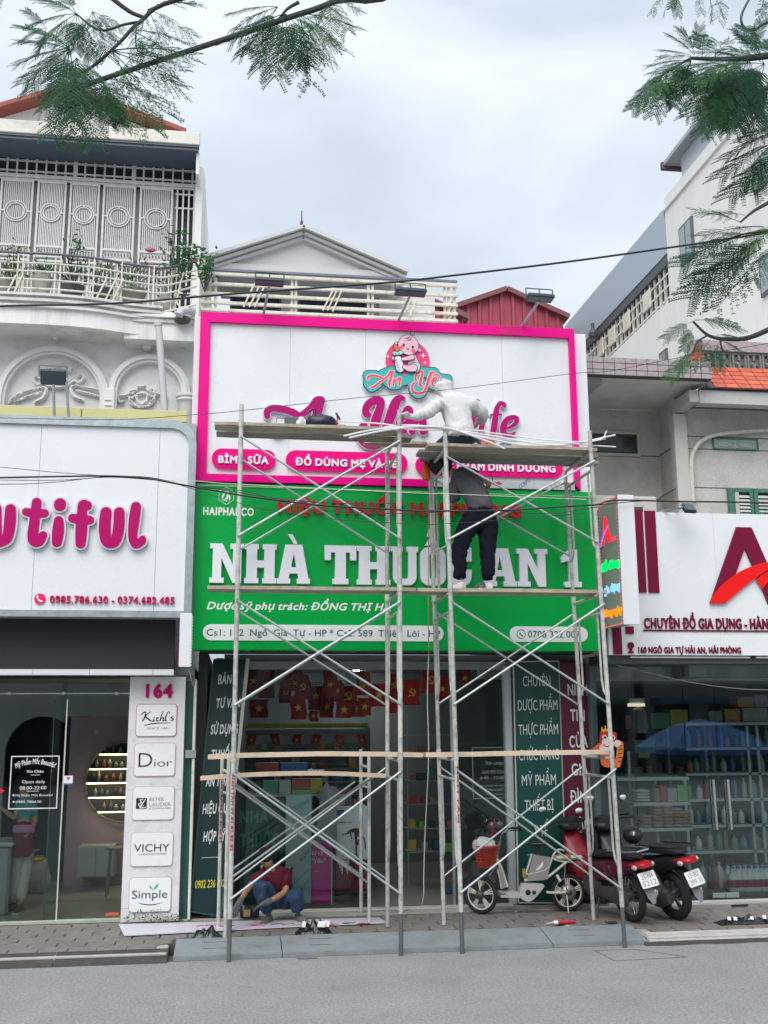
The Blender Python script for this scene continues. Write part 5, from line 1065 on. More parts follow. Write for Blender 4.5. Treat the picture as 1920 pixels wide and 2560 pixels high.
for x in(160,480):q=R4(13,x,400,x+8,1480,Yk);BOX('post',shw,rk,q[0],q[1],Yk,Yk+.02,PZ+.03,q[3])
for y in(545,700,860,1020,1190,1350):q=R4(13,160,y,485,y+7,Yk);BOX('shelf_board',shw,rk,q[0],q[1],Yk,Yk+.35,q[2],q[3])
for si,y in enumerate((700,860,1020,1190,1350)):
 z=at(13,300,y,Yk).z;x=at(13,175,y,Yk).x;k_=0
 while x<at(13,470,y,Yk).x:k_+=1;tag(put('medicine_box',random.choice(BM_),None,loc=(x+.05,Yk+.03,z+.002)),'packet, %s from the left on the %s shelf of the doorway rack'%(ordn(k_),ordn(si+1)),'box','packets on the doorway rack');x+=rnd(.12,.2)
q=R4(13,415,1610,500,1680,1.9);tag(MB().bbox(q[0],q[1],1.9,2.1,PZ+.03,q[3],.02).put('blue_crate',mat('blue_plastic',(.02,.07,.16),.5),own=True),'dark blue plastic crate on the floor just inside the doorway','crate')
dl=emis('downlight',(1,.97,.95),260)
for v,x,y in((22,1245,63),(22,1282,43),(22,705,40)):
 p=onz(v,x,y,ztopm+.035);MB().lathe([(.045,0),(.045,-.008)],(p.x,p.y,ztopm+.038),14).put('downlight',dl,pr)
q=R4(22,425,832,525,848,2.2);tag(BOX('tube_lamp',emis('tube_lamp',(.9,.9,1),8),None,q[0],q[1],2.2,2.22,q[2],q[3]),'short bright white tube lamp glowing inside the pharmacy','lamp')
rough=mat('roughcast',(.62,.60,.56),.95,var=.12,scale=6,bump=.9,bscale=45,dirt=(.36,.34,.31),dscale=2.5,damt=.4)
grain(rough,.16,60)
beige=mat('beige_soffit',(.66,.64,.58),.85,var=.08,scale=2,dirt=(.33,.31,.28),dscale=1.5,damt=.5)
beigew=mat('beige_wall',(.60,.575,.52),.9,var=.12,scale=2,bump=.4,bscale=50,dirt=(.30,.28,.25),dscale=1.4,damt=.5)
grain(beigew,.1,80)
rh=thing('shophouse','beige roughcast shophouse on the right with purple tiled parapet and orange tiled eave','building',(6,1.3,PZ))
YP=.42
xl=gx1+.06
c0,c1=at(6,228,680,YP),at(6,1207,720,YP)
zpt=(at(6,240,612,YP).z+at(6,1190,650,YP).z)/2;zpb=(at(6,240,750,YP).z+at(6,1190,795,YP).z)/2
YB1=at(6,500,1036,YP).y;
import itertools
p_=onz(6,500,1036,zpb);YB1=p_.y
xs4=at(6,785,1200,YB1).x
pz4=onz(6,925,945,zpb)
YF1=1.25
bed=mat('tile_bed',(.10,.08,.09),.9)
par=BOX('parapet',bed,rh,xl-1.2,c1.x,YP,YP+.12,zpb,zpt)
ptile=mat('purple_tile',(.40,.335,.35),.45,var=.22,scale=22,dirt=(.22,.17,.2),dscale=14,damt=.6)
n_t=12;wt=(c1.x-(xl-.06))/n_t*1.0;rowz=[zpb,zpb+(zpt-zpb)*.30,zpb+(zpt-zpb)*.68,zpt]
for i in range(n_t):
 for j in range(3):
  MB().bbox(xl-.06+i*wt+.004,xl-.06+(i+1)*wt-.004,YP-.012,YP-.0005,rowz[j]+.004,rowz[j+1]-.004,.003).put('tile',ptile,par)
BOX('soffit',beige,rh,xl-1.2,c1.x-.02,YP+.13,YB1,zpb+.001,zpb+.1)
BOX('recessed_wall',beigew,rh,xl-1.2,xs4,YB1,YB1+.2,3.0,zpb)
gy=mat('groove',(.16,.15,.135),.9)
for y in(1402,1745):z=at(6,600,y,YB1-.004).z;BOX('groove',gy,rh,xl,xs4-.01,YB1-.003,YB1-.0005,z-.008,z+.008)
xret=at(6,935,1300,YF1).x
rw=MB();rw.add([(xs4+.0005,YB1,3.0),(xret,YF1,3.0),(xret,YF1,zpb),(xs4+.0005,YB1,zpb),(xs4+.3,YB1+.1,3.0),(xret+.3,YF1+.2,3),(xret+.3,YF1+.2,zpb),(xs4+.3,YB1+.1,zpb)],[(0,1,2,3),(7,6,5,4),(1,5,6,2),(0,3,7,4),(3,2,6,7),(0,4,5,1)]);rw.put('return_wall',beigew,rh)
for ya,yb in((1402,1305),(1740,1655)):
 a,b=at(6,795,ya,YB1-.005),at(6,938,yb,YF1-.005);a.z=b.z=(a.z+b.z)/2;MB().bar(a+Vector((-.004,0,0)),b+Vector((-.004,0,0)),.006,.016).put('groove',gy,rh)
zbm=at(6,1400,990,YF1-.1).z
BOX('front_wall',rough,rh,xret+.001,14,YF1,YF1+.25,3.0,zpt-.2)
for y in(1247,1345,1652):z=at(6,1300,y+8,YF1).z;BOX('groove',gy,rh,xret+.02,14,YF1-.003,YF1-.0005,z-.008,z+.008)
q=R4(6,940,1080,990,1750,YF1-.1);cp=at(6,968,1400,YF1-.06)
tag(MB().bbox(cp.x-.095,cp.x+.10,YF1-.09,YF1-.005,3.0,at(6,968,1072,YF1-.05).z,.008).put('corner_pilaster',mat('pale_pilaster',(.60,.59,.55),.7,var=.06),rh))
tag(MB().tube([(cp.x+.115,YF1-.03,3.0),(cp.x+.115,YF1-.03,at(6,990,1080,YF1).z)],.008,6).put('wire',mat('blue_wire',(.02,.03,.12),.5),rh))
YE=.62
xb0=at(6,1112,900,YE).x
zb_0,zb_1=at(6,1400,992,YE).z,at(6,1400,885,YE).z
bm=mat('pale_concrete',(.50,.50,.48),.9,var=.14,scale=6,bump=.5,bscale=60,dirt=(.32,.31,.3),dscale=6,damt=.5)
BOX('beam',bm,rh,xb0,14,YE,YE+.18,zb_0,zb_1,.006)
BOX('beam_side',bm,rh,xb0-.14,xb0-.001,YE+.02,YF1+.1,zb_0+.02,zb_1,.006)
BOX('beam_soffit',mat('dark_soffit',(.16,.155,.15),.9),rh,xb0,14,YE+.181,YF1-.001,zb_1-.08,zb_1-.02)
BOX('drip_edge',mat('dark_brown',(.05,.035,.04),.7),rh,xb0+.05,14,YE-.02,YE+.3,zb_1+.001,at(6,1450,868,YE).z,.004)
ot=[mat('orange_tile_%d'%i,c,.55,var=.2,scale=15,dirt=(.25,.09,.05),dscale=9,damt=.5)for i,c in enumerate(((.56,.105,.05),(.50,.085,.045),(.60,.13,.06)))]
zo0=at(6,1450,866,YE-.06).z;Yo1=YE+.35;zo1=at(6,1450,708,Yo1).z
eave=MB().add([(xb0+.1,YE-.05,zo0),(14,YE-.05,zo0),(14,Yo1,zo1),(xb0+.28,Yo1,zo1),(xb0+.1,Yo1,zo0),(14,Yo1,zo0)],[(0,1,2,3),(0,3,4),(1,5,2),(0,4,5,1),(4,3,2,5)]).put('tile_slope',bed,rh)
rows=5;d_=Vector((0,Yo1-YE+.05,zo1-zo0));ln=d_.length;dn=d_.normalized();nn_=Vector((0,-dn.z,dn.y))
wt2=at(6,1390,780,YE+.1).x-at(6,1292,780,YE+.1).x
for j in range(rows):
 for i in range(-1,14):
  x0=at(6,1292,780,YE+.1).x+i*wt2;x1=x0+wt2-.012;s0,s1=ln*j/rows+.008,ln*(j+1)/rows-.006
  lo=xb0+.1+.18*(s0/ln);
  if x1<lo+.04:continue
  x0=max(x0,lo);a=Vector((0,YE-.05,zo0))+dn*s0;b=Vector((0,YE-.05,zo0))+dn*s1
  P=[(x0,a.y,a.z),(x1,a.y,a.z),(x1,b.y,b.z),(x0,b.y,b.z)];off=nn_*.014
  MB().add([Vector(p)for p in P]+[Vector(p)+off for p in P],[(0,3,2,1),(4,5,6,7),(0,1,5,4),(1,2,6,5),(2,3,7,6),(3,0,4,7)]).put('tile',random.choice(ot),eave)
YK=Yo1+.05
zk0,zk1=zo1+.0,at(6,1450,580,YK).z
brz=mat('breeze_block',(.22,.215,.20),.9,var=.15)
blk=at(6,1492,650,YK).x-at(6,1372,650,YK).x
for i in range(-2,8):
 cx=at(6,1432,650,YK).x+i*blk;h=(zk1-zk0)/2;cz=(zk0+zk1)/2;w2=blk/2-.006;mb=MB()
 for x0,x1,z0,z1 in((-w2,w2,h-.03,h),(-w2,w2,-h,-h+.03),(-w2,-w2+.03,-h+.03,h-.03),(w2-.03,w2,-h+.03,h-.03)):mb.box(cx+x0,cx+x1,YK,YK+.12,cz+z0,cz+z1)
 r_=min(w2,h)*.55
 for a in range(4):
  c_,s_=math.cos(rad(90*a)),math.sin(rad(90*a));mb.bar((cx+c_*r_*.3-s_*r_*.0,YK+.06,cz+s_*r_*.3),(cx+c_*w2*.96,YK+.06,cz+s_*h*.96),.1 if 0 else .035,.1)
 mb.tube([(cx+r_*math.cos(rad(45*k+22)),YK+.06,cz+r_*math.sin(rad(45*k+22)))for k in range(8)],.03,4,closed=True)
 mb.put('breeze_block',brz,rh)
BOX('coping',ptile,rh,at(6,1060,560,YK).x,14,YK-.03,YK+.2,zk1+.001,at(6,1550,500,YK).z,.004)
BOX('orange_post',ot[0],rh,at(6,1068,600,YK).x,at(6,1118,600,YK).x,YK-.05,YK+.1,zpt+.01,zk1+.06,.004)
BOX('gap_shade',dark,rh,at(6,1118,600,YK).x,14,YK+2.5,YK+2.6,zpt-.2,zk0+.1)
q=R4(6,150,1205,637,1403,YB1-.03)
wn=thing('window','horizontal strip window with cream frame in the beige wall beside the pink sign','window',(q[0],YB1,q[2]));fr=mat('cream_frame',(.55,.54,.48),.5)
f_=.045
for a,b,c_,d in((q[0],q[1],q[3]-f_,q[3]),(q[0],q[1],q[2],q[2]+f_),(q[0],q[0]+f_,q[2]+f_,q[3]-f_),(q[1]-f_,q[1],q[2]+f_,q[3]-f_)):BOX('frame',fr,wn,a,b,YB1-.05,YB1-.001,c_,d,.004)
BOX('inner_frame',mat('dark_frame',(.04,.045,.045),.5),wn,q[0]+f_+.001,q[1]-f_-.001,YB1-.03,YB1-.002,q[2]+f_+.001,q[3]-f_-.001)
BOX('pane',mat('dark_pane',(.03,.04,.04),.12,var=.2,scale=3),wn,q[0]+f_+.02,q[1]-f_-.02,YB1-.036,YB1-.031,q[2]+f_+.02,q[3]-f_-.02)
q=R4(6,1216,1262,1578,1356,YF1-.01)
vt=thing('vent_window','low patterned glass fanlight with green frame on the roughcast wall','window',(q[0],YF1,q[2]));gfm=mat('green_wood',(.05,.20,.14),.6,var=.2,scale=20,dirt=(.4,.45,.4),dscale=25,damt=.4)
for a,b,c_,d in((q[0],q[1],q[3]-.02,q[3]),(q[0],q[1],q[2],q[2]+.02),(q[0],q[0]+.02,q[2]+.02,q[3]-.02),(q[1]-.02,q[1],q[2]+.02,q[3]-.02)):BOX('frame',gfm,vt,a,b,YF1-.03,YF1-.0005,c_,d)
BOX('pane',mat('frosted_pane',(.38,.44,.40),.3,var=.05),vt,q[0]+.02,q[1]-.02,YF1-.012,YF1-.0005,q[2]+.02,q[3]-.02)
for k in(0,1):
 cx=q[0]+(q[1]-q[0])*(.28+.44*k);cz=(q[2]+q[3])/2;MB().tube([(cx+(q[1]-q[0])*.18*math.cos(2*math.pi*i/16),YF1-.018,cz+(q[3]-q[2])*.25*math.sin(2*math.pi*i/16))for i in range(16)],.008,4,closed=True).put('grille_ring',fr,vt)
a=R4(6,1332,1662,1659,1900,YF1-.02)
sh_=thing('shutters','weathered green louvred shutters above the household goods sign','shutters',(a[0],YF1,a[2]));sw=at(6,1520,1750,YF1).x-at(6,1405,1750,YF1).x
zS0,zS1=at(6,1450,1900,YF1).z-.3,at(6,1450,1666,YF1).z
BOX('frame',gfm,sh_,at(6,1332,1750,YF1).x,at(6,1380,1750,YF1).x,YF1-.06,YF1-.001,zS0,zS1,.004)
for k in range(5):
 x0=at(6,1385,1750,YF1).x+k*(sw*1.33);x1=x0+sw*1.27
 for(p,q_,r_,s_)in((x0,x1,zS1-.06,zS1-.01),(x0,x0+.06,zS0,zS1-.06),(x1-.05,x1,zS0,zS1-.06)):BOX('stile',gfm if not(k==0 and p==x0 and q_<x1-.1)else fr,sh_,p,q_,YF1-.05,YF1-.001,r_,s_,.003)
 z=zS0+.02
 while z<zS1-.09:
  MB().add([(x0+.062,YF1-.045,z),(x1-.052,YF1-.045,z),(x1-.052,YF1-.01,z+.04),(x0+.062,YF1-.01,z+.04),(x0+.062,YF1-.045,z+.008),(x1-.052,YF1-.045,z+.008),(x1-.052,YF1-.01,z+.048),(x0+.062,YF1-.01,z+.048)],[(0,3,2,1),(4,5,6,7),(0,1,5,4),(1,2,6,5),(2,3,7,6),(3,0,4,7)]).put('slat',mat('white_slat',(.62,.64,.60),.6,dirt=(.3,.35,.3),damt=.4),sh_);z+=.052
BOX('dark_behind',dark,sh_,at(6,1385,1750,YF1).x,12,YF1-.008,YF1-.0012,zS0,zS1-.02)
pts=[at(6,x,y,YF1-.09)for x,y in((1680,1198),(1500,1205),(1290,1226),(1190,1250),(1110,1300),(1065,1370),(1048,1450),(1052,1600),(1062,1780))]
pts=[Vector(p)for p in spline([tuple(p)for p in pts],5)];pts=[Vector((14,YF1-.09,pts[0].z+.02))]+pts
tag(MB().tube(pts,.032,10).put('conduit',cream,own=True,smooth=True),'curved cream pipe bending down the roughcast wall above the household goods sign','pipe')
BOX('back_body',greyw,rh,xl,14,2.6,8,3.0,zpb+.05)
YR=.30
zt5=at(10,1160,288,YR).z;zb5=at(10,950,1514,YR).z;xl5=at(10,283,1400,YR).x
hs=thing('shop_sign','white household goods sign with maroon letter A, red swoosh and stripes','sign',(6,YR,zb5))
xs5=[xl5,at(10,1238,1200,YR).x,at(10,1238,1200,YR).x+1.25,14]
for a,b in zip(xs5[:-1],xs5[1:]):MB().box(a+.001,b-.001,YR,YR+.05,zb5,zt5).put('panel',alu,hs)
BOX('box_body',MATS['sign_side'],hs,xl5,14,YR+.051,YR+.3,zb5,zt5-.004)
maroon=mat('maroon_acrylic',(.17,.0,.03),.35,var=.04,spec=.3);redw=mat('red_acrylic',(.82,.008,.006),.3,var=.03,spec=.25)
for x0,y0,x1,y1 in((516,262,588,972),(606,268,698,974),(316,1268,392,1507),(426,1266,496,1330)):
 q=R4(10,x0,y0,x1,y1,YR);BOX('stripe',maroon,hs,q[0],q[1],YR-.02,YR-.0005,q[2],q[3])
def polyh(name,v,loops,m,parent,Y,t):put(name,to_plane(curve_mesh([[(at(v,x,y,Y).x,at(v,x,y,Y).z)for x,y in l]for l in loops],t/2),Y-t/2),m,parent)
polyh('letter',10,[[(1152,1064),(1378,410),(1508,412),(1800,1078),(1655,1078),(1585,900),(1450,592),(1365,832),(1285,1064)]],maroon,hs,YR,.03)
sw1=[(1152,1066),(1200,975),(1290,880),(1400,800),(1520,745),(1640,712),(1780,700),(1940,720)];sw2=[(1940,740),(1800,735),(1660,775),(1560,840),(1470,910),(1380,985),(1285,1067)]
polyh('swoosh',10,[spline(sw1,5)+spline(sw2,5)],redw,hs,YR-.031,.012)
polyh('swoosh',10,[spline([(1555,862),(1640,800),(1760,770),(1900,800)],4)+spline([(1900,850),(1740,850),(1660,880),(1605,945)],4)],redw,hs,YR-.031,.012)
textR('CHUYÊN ĐỒ GIA DỤNG - HÀNG TIÊU DÙNG',maroon,hs,10,585,1198,2130,1288,YR,bold=.028,t=.025,split=True)
q=R4(10,578,1304,2140,1316,YR);BOX('underline',maroon,hs,q[0],q[1],YR-.015,YR-.0005,q[2]+.008,q[3]+.008)
textR('160 NGÔ GIA TỰ HẢI AN, HẢI PHÒNG',maroon,hs,10,537,1444,1422,1498,YR,bold=.018,t=.02,split=True)
blob('pin_emblem',[pxs(10,s,YR,sm=0)for s in([(471,1430,28)],[(471,1450,12),(471,1480,8)],[(455,1488,8),(490,1488,8)])],maroon,hs,YR,.02,res=.005)
def lamp_head(t,c,w_,h_,d_,tilt,m,top=False,yaw=0):
 "black flood lamp body with cooling back, looking down"
 M=Matrix.Translation(c)@Matrix.Rotation(yaw,4,'Z')@Matrix.Rotation(tilt,4,'X')
 def P(mb,name,mm):me=mb.mesh(name);me.transform(M);put(name,me,mm,t)
 P(MB().bbox(-w_/2,w_/2,-d_/2,d_/2,-h_/2,h_/2,.01),'housing',m)
 P(MB().box(-w_/2+.015,w_/2-.015,-d_/2-.004,-d_/2-.001,-h_/2+.015,h_/2-.015),'lens',mat('lamp_lens',(.05,.08,.10),.15,var=0))
 f=MB()
 for i in range(7):x=-w_*.38+w_*.76*i/6;f.box(x-.004,x+.004,d_/2,d_/2+.015,-h_*.35,h_*.35)
 P(f,'fins',m)
 if top:b=MB();[b.bar(p,q_,.012,.012,(.3,.3,.3))for p,q_ in(((-w_/2,0,0),(-w_/2,.13,0)),((w_/2,0,0),(w_/2,.13,0)),((-w_/2,.13,0),(w_/2,.13,0)),((0,0,0),(0,.13,0)))];P(b,'bracket',m);return
 b=MB();b.bar((-w_/2-.012,0,0),(-w_/2-.012,0,h_*.75),.02,.006,(0,1,0));b.bar((w_/2+.012,0,0),(w_/2+.012,0,h_*.75),.02,.006,(0,1,0));b.bar((-w_/2-.012,0,h_*.75),(w_/2+.012,0,h_*.75),.02,.006,(0,1,0));P(b,'bracket',galv)
blk_=mat('lamp_black',(.02,.03,.035),.45,var=.1)
c=at(10,975,245,-.05);t=thing('flood_lamp','black flood lamp leaning out over the household goods sign','lamp',c);lamp_head(t,c,.17,.15,.05,rad(-38),blk_,yaw=.2)
MB().tube([c+Vector((0,.03,.03)),(c.x-.25,YR+.1,zt5+.02)],.012,6).put('arm',galv,t);MB().tube([c+Vector((.02,.03,.05)),(c.x-.05,YR+.15,zt5+.02)],.012,6).put('arm',galv,t)
q=R4(10,518,218,606,262,YR+.2);tag(BOX('meter_box',mat('meter_dark',(.05,.055,.06),.5),None,q[0],q[1],YR+.31,YR+.4,q[2]-.1,q[3]),'small dark box behind the top corner of the household goods sign','box')
tag(BOX('shelf_ledge',mat('ledge_cream',(.55,.54,.48),.6),None,gx1+.1,at(10,672,200,.9).x,.80,1.1,zt5+.1,at(10,600,155,.9).z,.01),'cream concrete ledge behind the projecting sign','ledge')
X0,X1=at(10,386,700,-.42).x,at(10,528,700,-.42).x;q=R4(10,386,128,528,1250,-.42)
t=ledbox('tall projecting light box with glowing letters beside the green sign',X0,X1,-.42,.30,q[2],q[3],mat('led_grey_face',(.36,.38,.36),.5,var=.08),-1)
Hh=q[3]-q[2];Z0=q[2]
def fx(s,y0,y1,z0,z1,m,bold=.04):text(s,m,t,0,abs(y1-y0),Z0+Hh*z0,Z0+Hh*z1,0,bold=bold,t=.008,basis=((X0-.001,max(y0,y1),0),(0,-1,0),(0,0,1),(-1,0,0)))
fx('A',.20,-.12,.66,.88,emis('led_red',(1,.02,.03),1.1),.05);fx('đồ dùng',.27,-.38,.45,.52,emis('led_green',(.0,1,.12),1.3),.08);fx('gia dụng',.2,-.36,.27,.34,emis('led_blue',(.25,.6,1),1.0),.08);fx('hàng ngày',.26,-.39,.09,.155,emis('led_orange',(1,.22,.01),1.3),.08)
fx('mart',-.12,-.30,.66,.70,emis('led_pinkred',(1,.05,.08),1.0),.1)
blob_=MB().tube([(X0-.012,.24,Z0+Hh*.66),(X0-.012,.12,Z0+Hh*.74),(X0-.012,-.08,Z0+Hh*.80)],[.012,.016,.004],6);blob_.put('swoosh',emis('led_violet',(.25,.2,1),.8),t)
mb=MB();ym_=-.405
for z in np.arange(Z0+.03,q[3]-.02,.045):mb.sphere((X0-.004,ym_+.03,z),.008,6,4);mb.sphere((X0-.004,.27,z),.008,6,4)
for y in np.arange(ym_+.04,.27,.045):mb.sphere((X0-.004,y,q[3]-.02),.008,6,4);mb.sphere((X0-.004,y,Z0+.02),.008,6,4)
mb.put('bulbs',emis('bulb_red',(1,.12,.08),.9),t,kind='stuff')
x0r,x1r=at(13,1440,900,.9).x,12;YG2=.80
BOX('fascia',mat('dark_fascia',(.05,.05,.055),.6,var=.15),rh,xl5-.1,14,.36,.80,at(10,900,1592,.5).z,zb5-.002)
BOX('fascia_strip',mat('pale_strip',(.6,.6,.62),.4),rh,at(10,470,1520,.34).x,at(10,1500,1520,.34).x,.33,.359,zb5-.035,zb5-.012)
BOX('fascia_strip',MATS['pale_strip'],rh,at(10,1555,1530,.34).x,14,.33,.359,zb5-.035,zb5-.012)
zc5=at(10,900,1598,YG2).z
rr_=thing('shop_room','interior of the household goods shop with dark ceiling and spotlights','shop interior',(7,3,PZ))
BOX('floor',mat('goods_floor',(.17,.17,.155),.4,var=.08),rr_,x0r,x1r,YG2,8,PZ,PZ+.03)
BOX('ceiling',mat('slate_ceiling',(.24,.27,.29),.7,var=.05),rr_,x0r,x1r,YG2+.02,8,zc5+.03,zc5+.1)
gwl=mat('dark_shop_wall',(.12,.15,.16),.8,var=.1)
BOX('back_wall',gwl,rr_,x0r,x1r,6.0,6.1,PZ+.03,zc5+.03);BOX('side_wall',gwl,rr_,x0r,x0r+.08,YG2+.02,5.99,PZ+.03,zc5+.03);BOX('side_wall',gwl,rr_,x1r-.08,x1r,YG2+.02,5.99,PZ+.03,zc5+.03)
for x,y in((195,212),(573,140),(658,284),(1027,222),(1460,150)):
 p=onz(23,x,y,zc5+.02);MB().lathe([(.055,0),(.055,-.008)],(p.x,p.y,zc5+.029),16).put('spotlight',dl,rr_)
gl3=glass('goods_glass',(.92,.97,.97),.015)
hg=thing('glass_shopfront','glass front of the household goods shop with steel door handles','shopfront',(7,YG2,PZ))
xh=at(24,1235,700,YG2).x
for a,b in((x0r+.0,at(23,330,700,YG2).x),(at(23,330,700,YG2).x,at(23,835,700,YG2).x),(at(23,835,700,YG2).x,xh),(xh,xh+.95),(xh+.95,14)):BOX('glass_pane',gl3,hg,a+.004,b-.004,YG2,YG2+.01,PZ+.04,zc5)
for x,y0 in((1118,1220),(1262,1220)):
 for dx,Yh in((0,YG2-.05),(-34,YG2+.06)):
  a=at(23,x+dx,y0,Yh);b=at(24,x+dx+38,372,Yh);MB().tube([a,b],.018,10).put('door_handle',mat('steel',(.55,.56,.55),.25,.8,var=.05),hg,smooth=True)
q=R4(24,1115,995,1375,1043,YG2-.01);BOX('floor_clamp',galv,hg,q[0],(q[0]+q[1])/2-.003,YG2-.012,YG2+.022,q[2],q[3],.003);BOX('floor_clamp',galv,hg,(q[0]+q[1])/2+.003,q[1],YG2-.012,YG2+.022,q[2],q[3],.003)
BOX('sill',mat('pale_sill',(.50,.49,.44),.6,dirt=(.3,.28,.25),damt=.5),hg,xl5,14,YG2-.05,YG2+.03,PZ+.012,PZ+.04,.004)
ust=mat('shelf_steel',(.42,.48,.48),.4,var=.08)
r1=thing('display_shelf','tall grey steel shelf unit with sloping stacks of packets, left in the household goods shop','shelf',at(14,650,1500,2.0));Y1=2.0
for x in(480,655,860):a=at(14,x,860,Y1+.35);MB().box(a.x-.02,a.x+.02,Y1+.33,Y1+.37,PZ+.03,at(14,x,660 if x<500 else 850,Y1).z).put('post',ust,r1)
sl=[(395,893,838,862),(400,905,1012,1035),(402,915,1190,1213),(410,925,1364,1388)]
for x0,x1,y0,y1 in sl:q=R4(14,x0+(110 if y0>1000 else 0),y0,x1,y1,Y1);BOX('shelf_board',ust,r1,q[0],q[1],Y1,Y1+.5,q[2],q[3],.004)
def bagmesh(w_,d_,h_):
 mb=MB().sphere((0,0,0),1,14,8);out_=[]
 for v in mb.v:sx=math.copysign(abs(v.x)**.45,v.x);sy=math.copysign(abs(v.y)**.45,v.y);out_.append(Vector((sx*w_/2,sy*d_/2,v.z*h_/2*(1-.3*(abs(sx)**4)))))
 mb.v=out_;return mb.mesh('bag',True)
bgm=bagmesh(.165,.26,.048);bgm.materials.append(mat('salmon_bag',(.40,.24,.20),.5,var=.2,scale=30))
z0_=at(14,700,1188,Y1).z
for ci,(x,n_)in enumerate(((600,4),(680,7),(752,7),(818,6),(876,5))):
 a=at(14,x,1150,Y1+.05);w2=.0
 for k in range(n_):
  o=tag(put('bag',bgm,None,loc=(a.x,Y1+.14,z0_+.024+k*.0435)),'%s salmon bag counted from the bottom of the %s stack on the shelf'%(('lowest','second','third','fourth','fifth','sixth','seventh')[k],('leftmost','second','middle','fourth','rightmost')[ci]),'bag','salmon bags stacked on the steel shelf');o.rotation_euler=(rnd(-.04,.04),0,rnd(-.12,.12))
bg2=bagmesh(.25,.26,.05);bg2.materials.append(mat('white_bag',(.42,.43,.42),.5,var=.15));a=at(14,585,1000,Y1)
for k in range(4):tag(put('bag',bg2,None,loc=(a.x,Y1+.16,at(14,700,1010,Y1).z+.025+k*.042)),'%s white bag of the small pile on the middle shelf'%('lowest','second','third','topmost')[k],'bag','white bags on the middle shelf')
for(x0,y0,x1,y1),c_,l_ in(((650,915,690,1010),9,'narrow brown box beside the white bags on the shelf'),((692,900,742,1010),0,'dark red box in the middle of the upper shelf stock'),((745,910,808,1010),3,'pale box with reddish neighbours on the upper shelf'),((812,890,893,1010),6,'bright green box at the right end of the upper shelf')):
 q=R4(14,x0,y0,x1,y1,Y1+.05);tag(MB().bbox(q[0],q[1],Y1+.05,Y1+.25,at(14,700,1011,Y1).z+.001,q[3],.004).put('carton',boxm[c_],own=True),l_,'box')
r2=thing('display_shelf','long steel rack with bottles and cartons filling the right side of the household goods shop','shelf',at(23,1480,1400,3.0));Y2=3.0
for x0,x1 in((1450,1530),(1548,1625)):
 a=at(23,x0,690,Y2);MB().box(a.x-.02,a.x+.02,Y2,Y2+.04,PZ+.03,a.z).put('post',ust,r2)
Y3=4.3
for x in(665,1030):a=at(23,x,690,Y3);MB().box(a.x-.018,a.x+.018,Y3,Y3+.04,PZ+.03,a.z).put('post',ust,r2)
for y in(670,915,1165,1420):z=at(23,1300,y,Y2).z;BOX('shelf_board',ust,r2,at(23,850,y,Y2).x,11.8,Y2,Y2+.5,z-.02,z+.02);z=at(23,800,y,Y3).z;BOX('shelf_board',ust,r2,at(23,250,y,Y3).x,at(23,1200,y,Y3).x,Y3,Y3+.4,z-.015,z+.015)
for y in(330,585):z=at(24,1550,y,Y2).z;BOX('shelf_board',ust,r2,at(24,900,y,Y2).x,11.8,Y2,Y2+.5,z-.02,z+.02)
BOX('back_panel',mat('rack_back',(.045,.07,.08),.8),r2,at(23,200,900,Y3).x,11.8,Y3+.45,Y3+.5,PZ+.03,at(23,900,660,Y3).z)
k_=0
tall_b=[]
def bottle_mesh(h,r,m,handle=False):
 mb=MB().lathe([(r*.9,0),(r,h*.04),(r,h*.62),(r*.75,h*.78),(r*.32,h*.86),(r*.32,h*.92),(r*.38,h*.93),(r*.38,h)],(0,0,0),12)
 if handle:mb.tube([(r*.3,0,h*.84),(r*.95,0,h*.80),(r*1.08,0,h*.65),(r*.95,0,h*.5)],r*.14,6)
 me=mb.mesh('bottle',True);me.materials.append(m);return me
bcol=[mat('bottle_%d'%i,c,.35,var=.08)for i,c in enumerate(((.55,.57,.56),(.04,.10,.20),(.08,.22,.30),(.30,.32,.34),(.03,.05,.07),(.25,.10,.05),(.10,.25,.18)))]
BT=[bottle_mesh(h,r,m)for h,r in((.26,.045),(.20,.05),(.30,.04))for m in bcol]
for y,v,Yq,xa_,xb_,lab in((915,23,Y2,880,1659,'second'),(1165,23,Y2,880,1659,'third'),(1420,23,Y2,880,1659,'fourth'),(330,24,Y2,900,1659,'fifth'),(585,24,Y2,880,1500,'sixth')):
 k_=0;z=at(v,1300,y,Yq).z+.02;x=at(v,xa_,y,Yq).x+.06
 while x<min(at(v,xb_,y,Yq).x+1.0,11.4):
  k_+=1;tag(put('stock_bottle',random.choice(BT),None,loc=(x,Yq+.08+rnd(0,.08),z)),'household bottle, %s from the left on the %s shelf of the long rack'%(ordn(k_),lab),'bottle','bottles on the %s shelf of the long rack'%lab);x+=rnd(.10,.19)
for y,lab in((915,'second'),(1165,'third'),(1420,'fourth')):
 k_=0;z=at(23,800,y,Y3).z+.015;x=at(23,270,y,Y3).x+.05
 while x<at(23,1150,y,Y3).x:
  k_+=1;tag(put('stock_carton',random.choice(BM_),None,loc=(x,Y3+.05,z)),'carton, %s from the left on the %s rear shelf of the goods shop'%(ordn(k_),lab),'box','cartons on the back shelves of the household goods shop');x+=rnd(.12,.22)
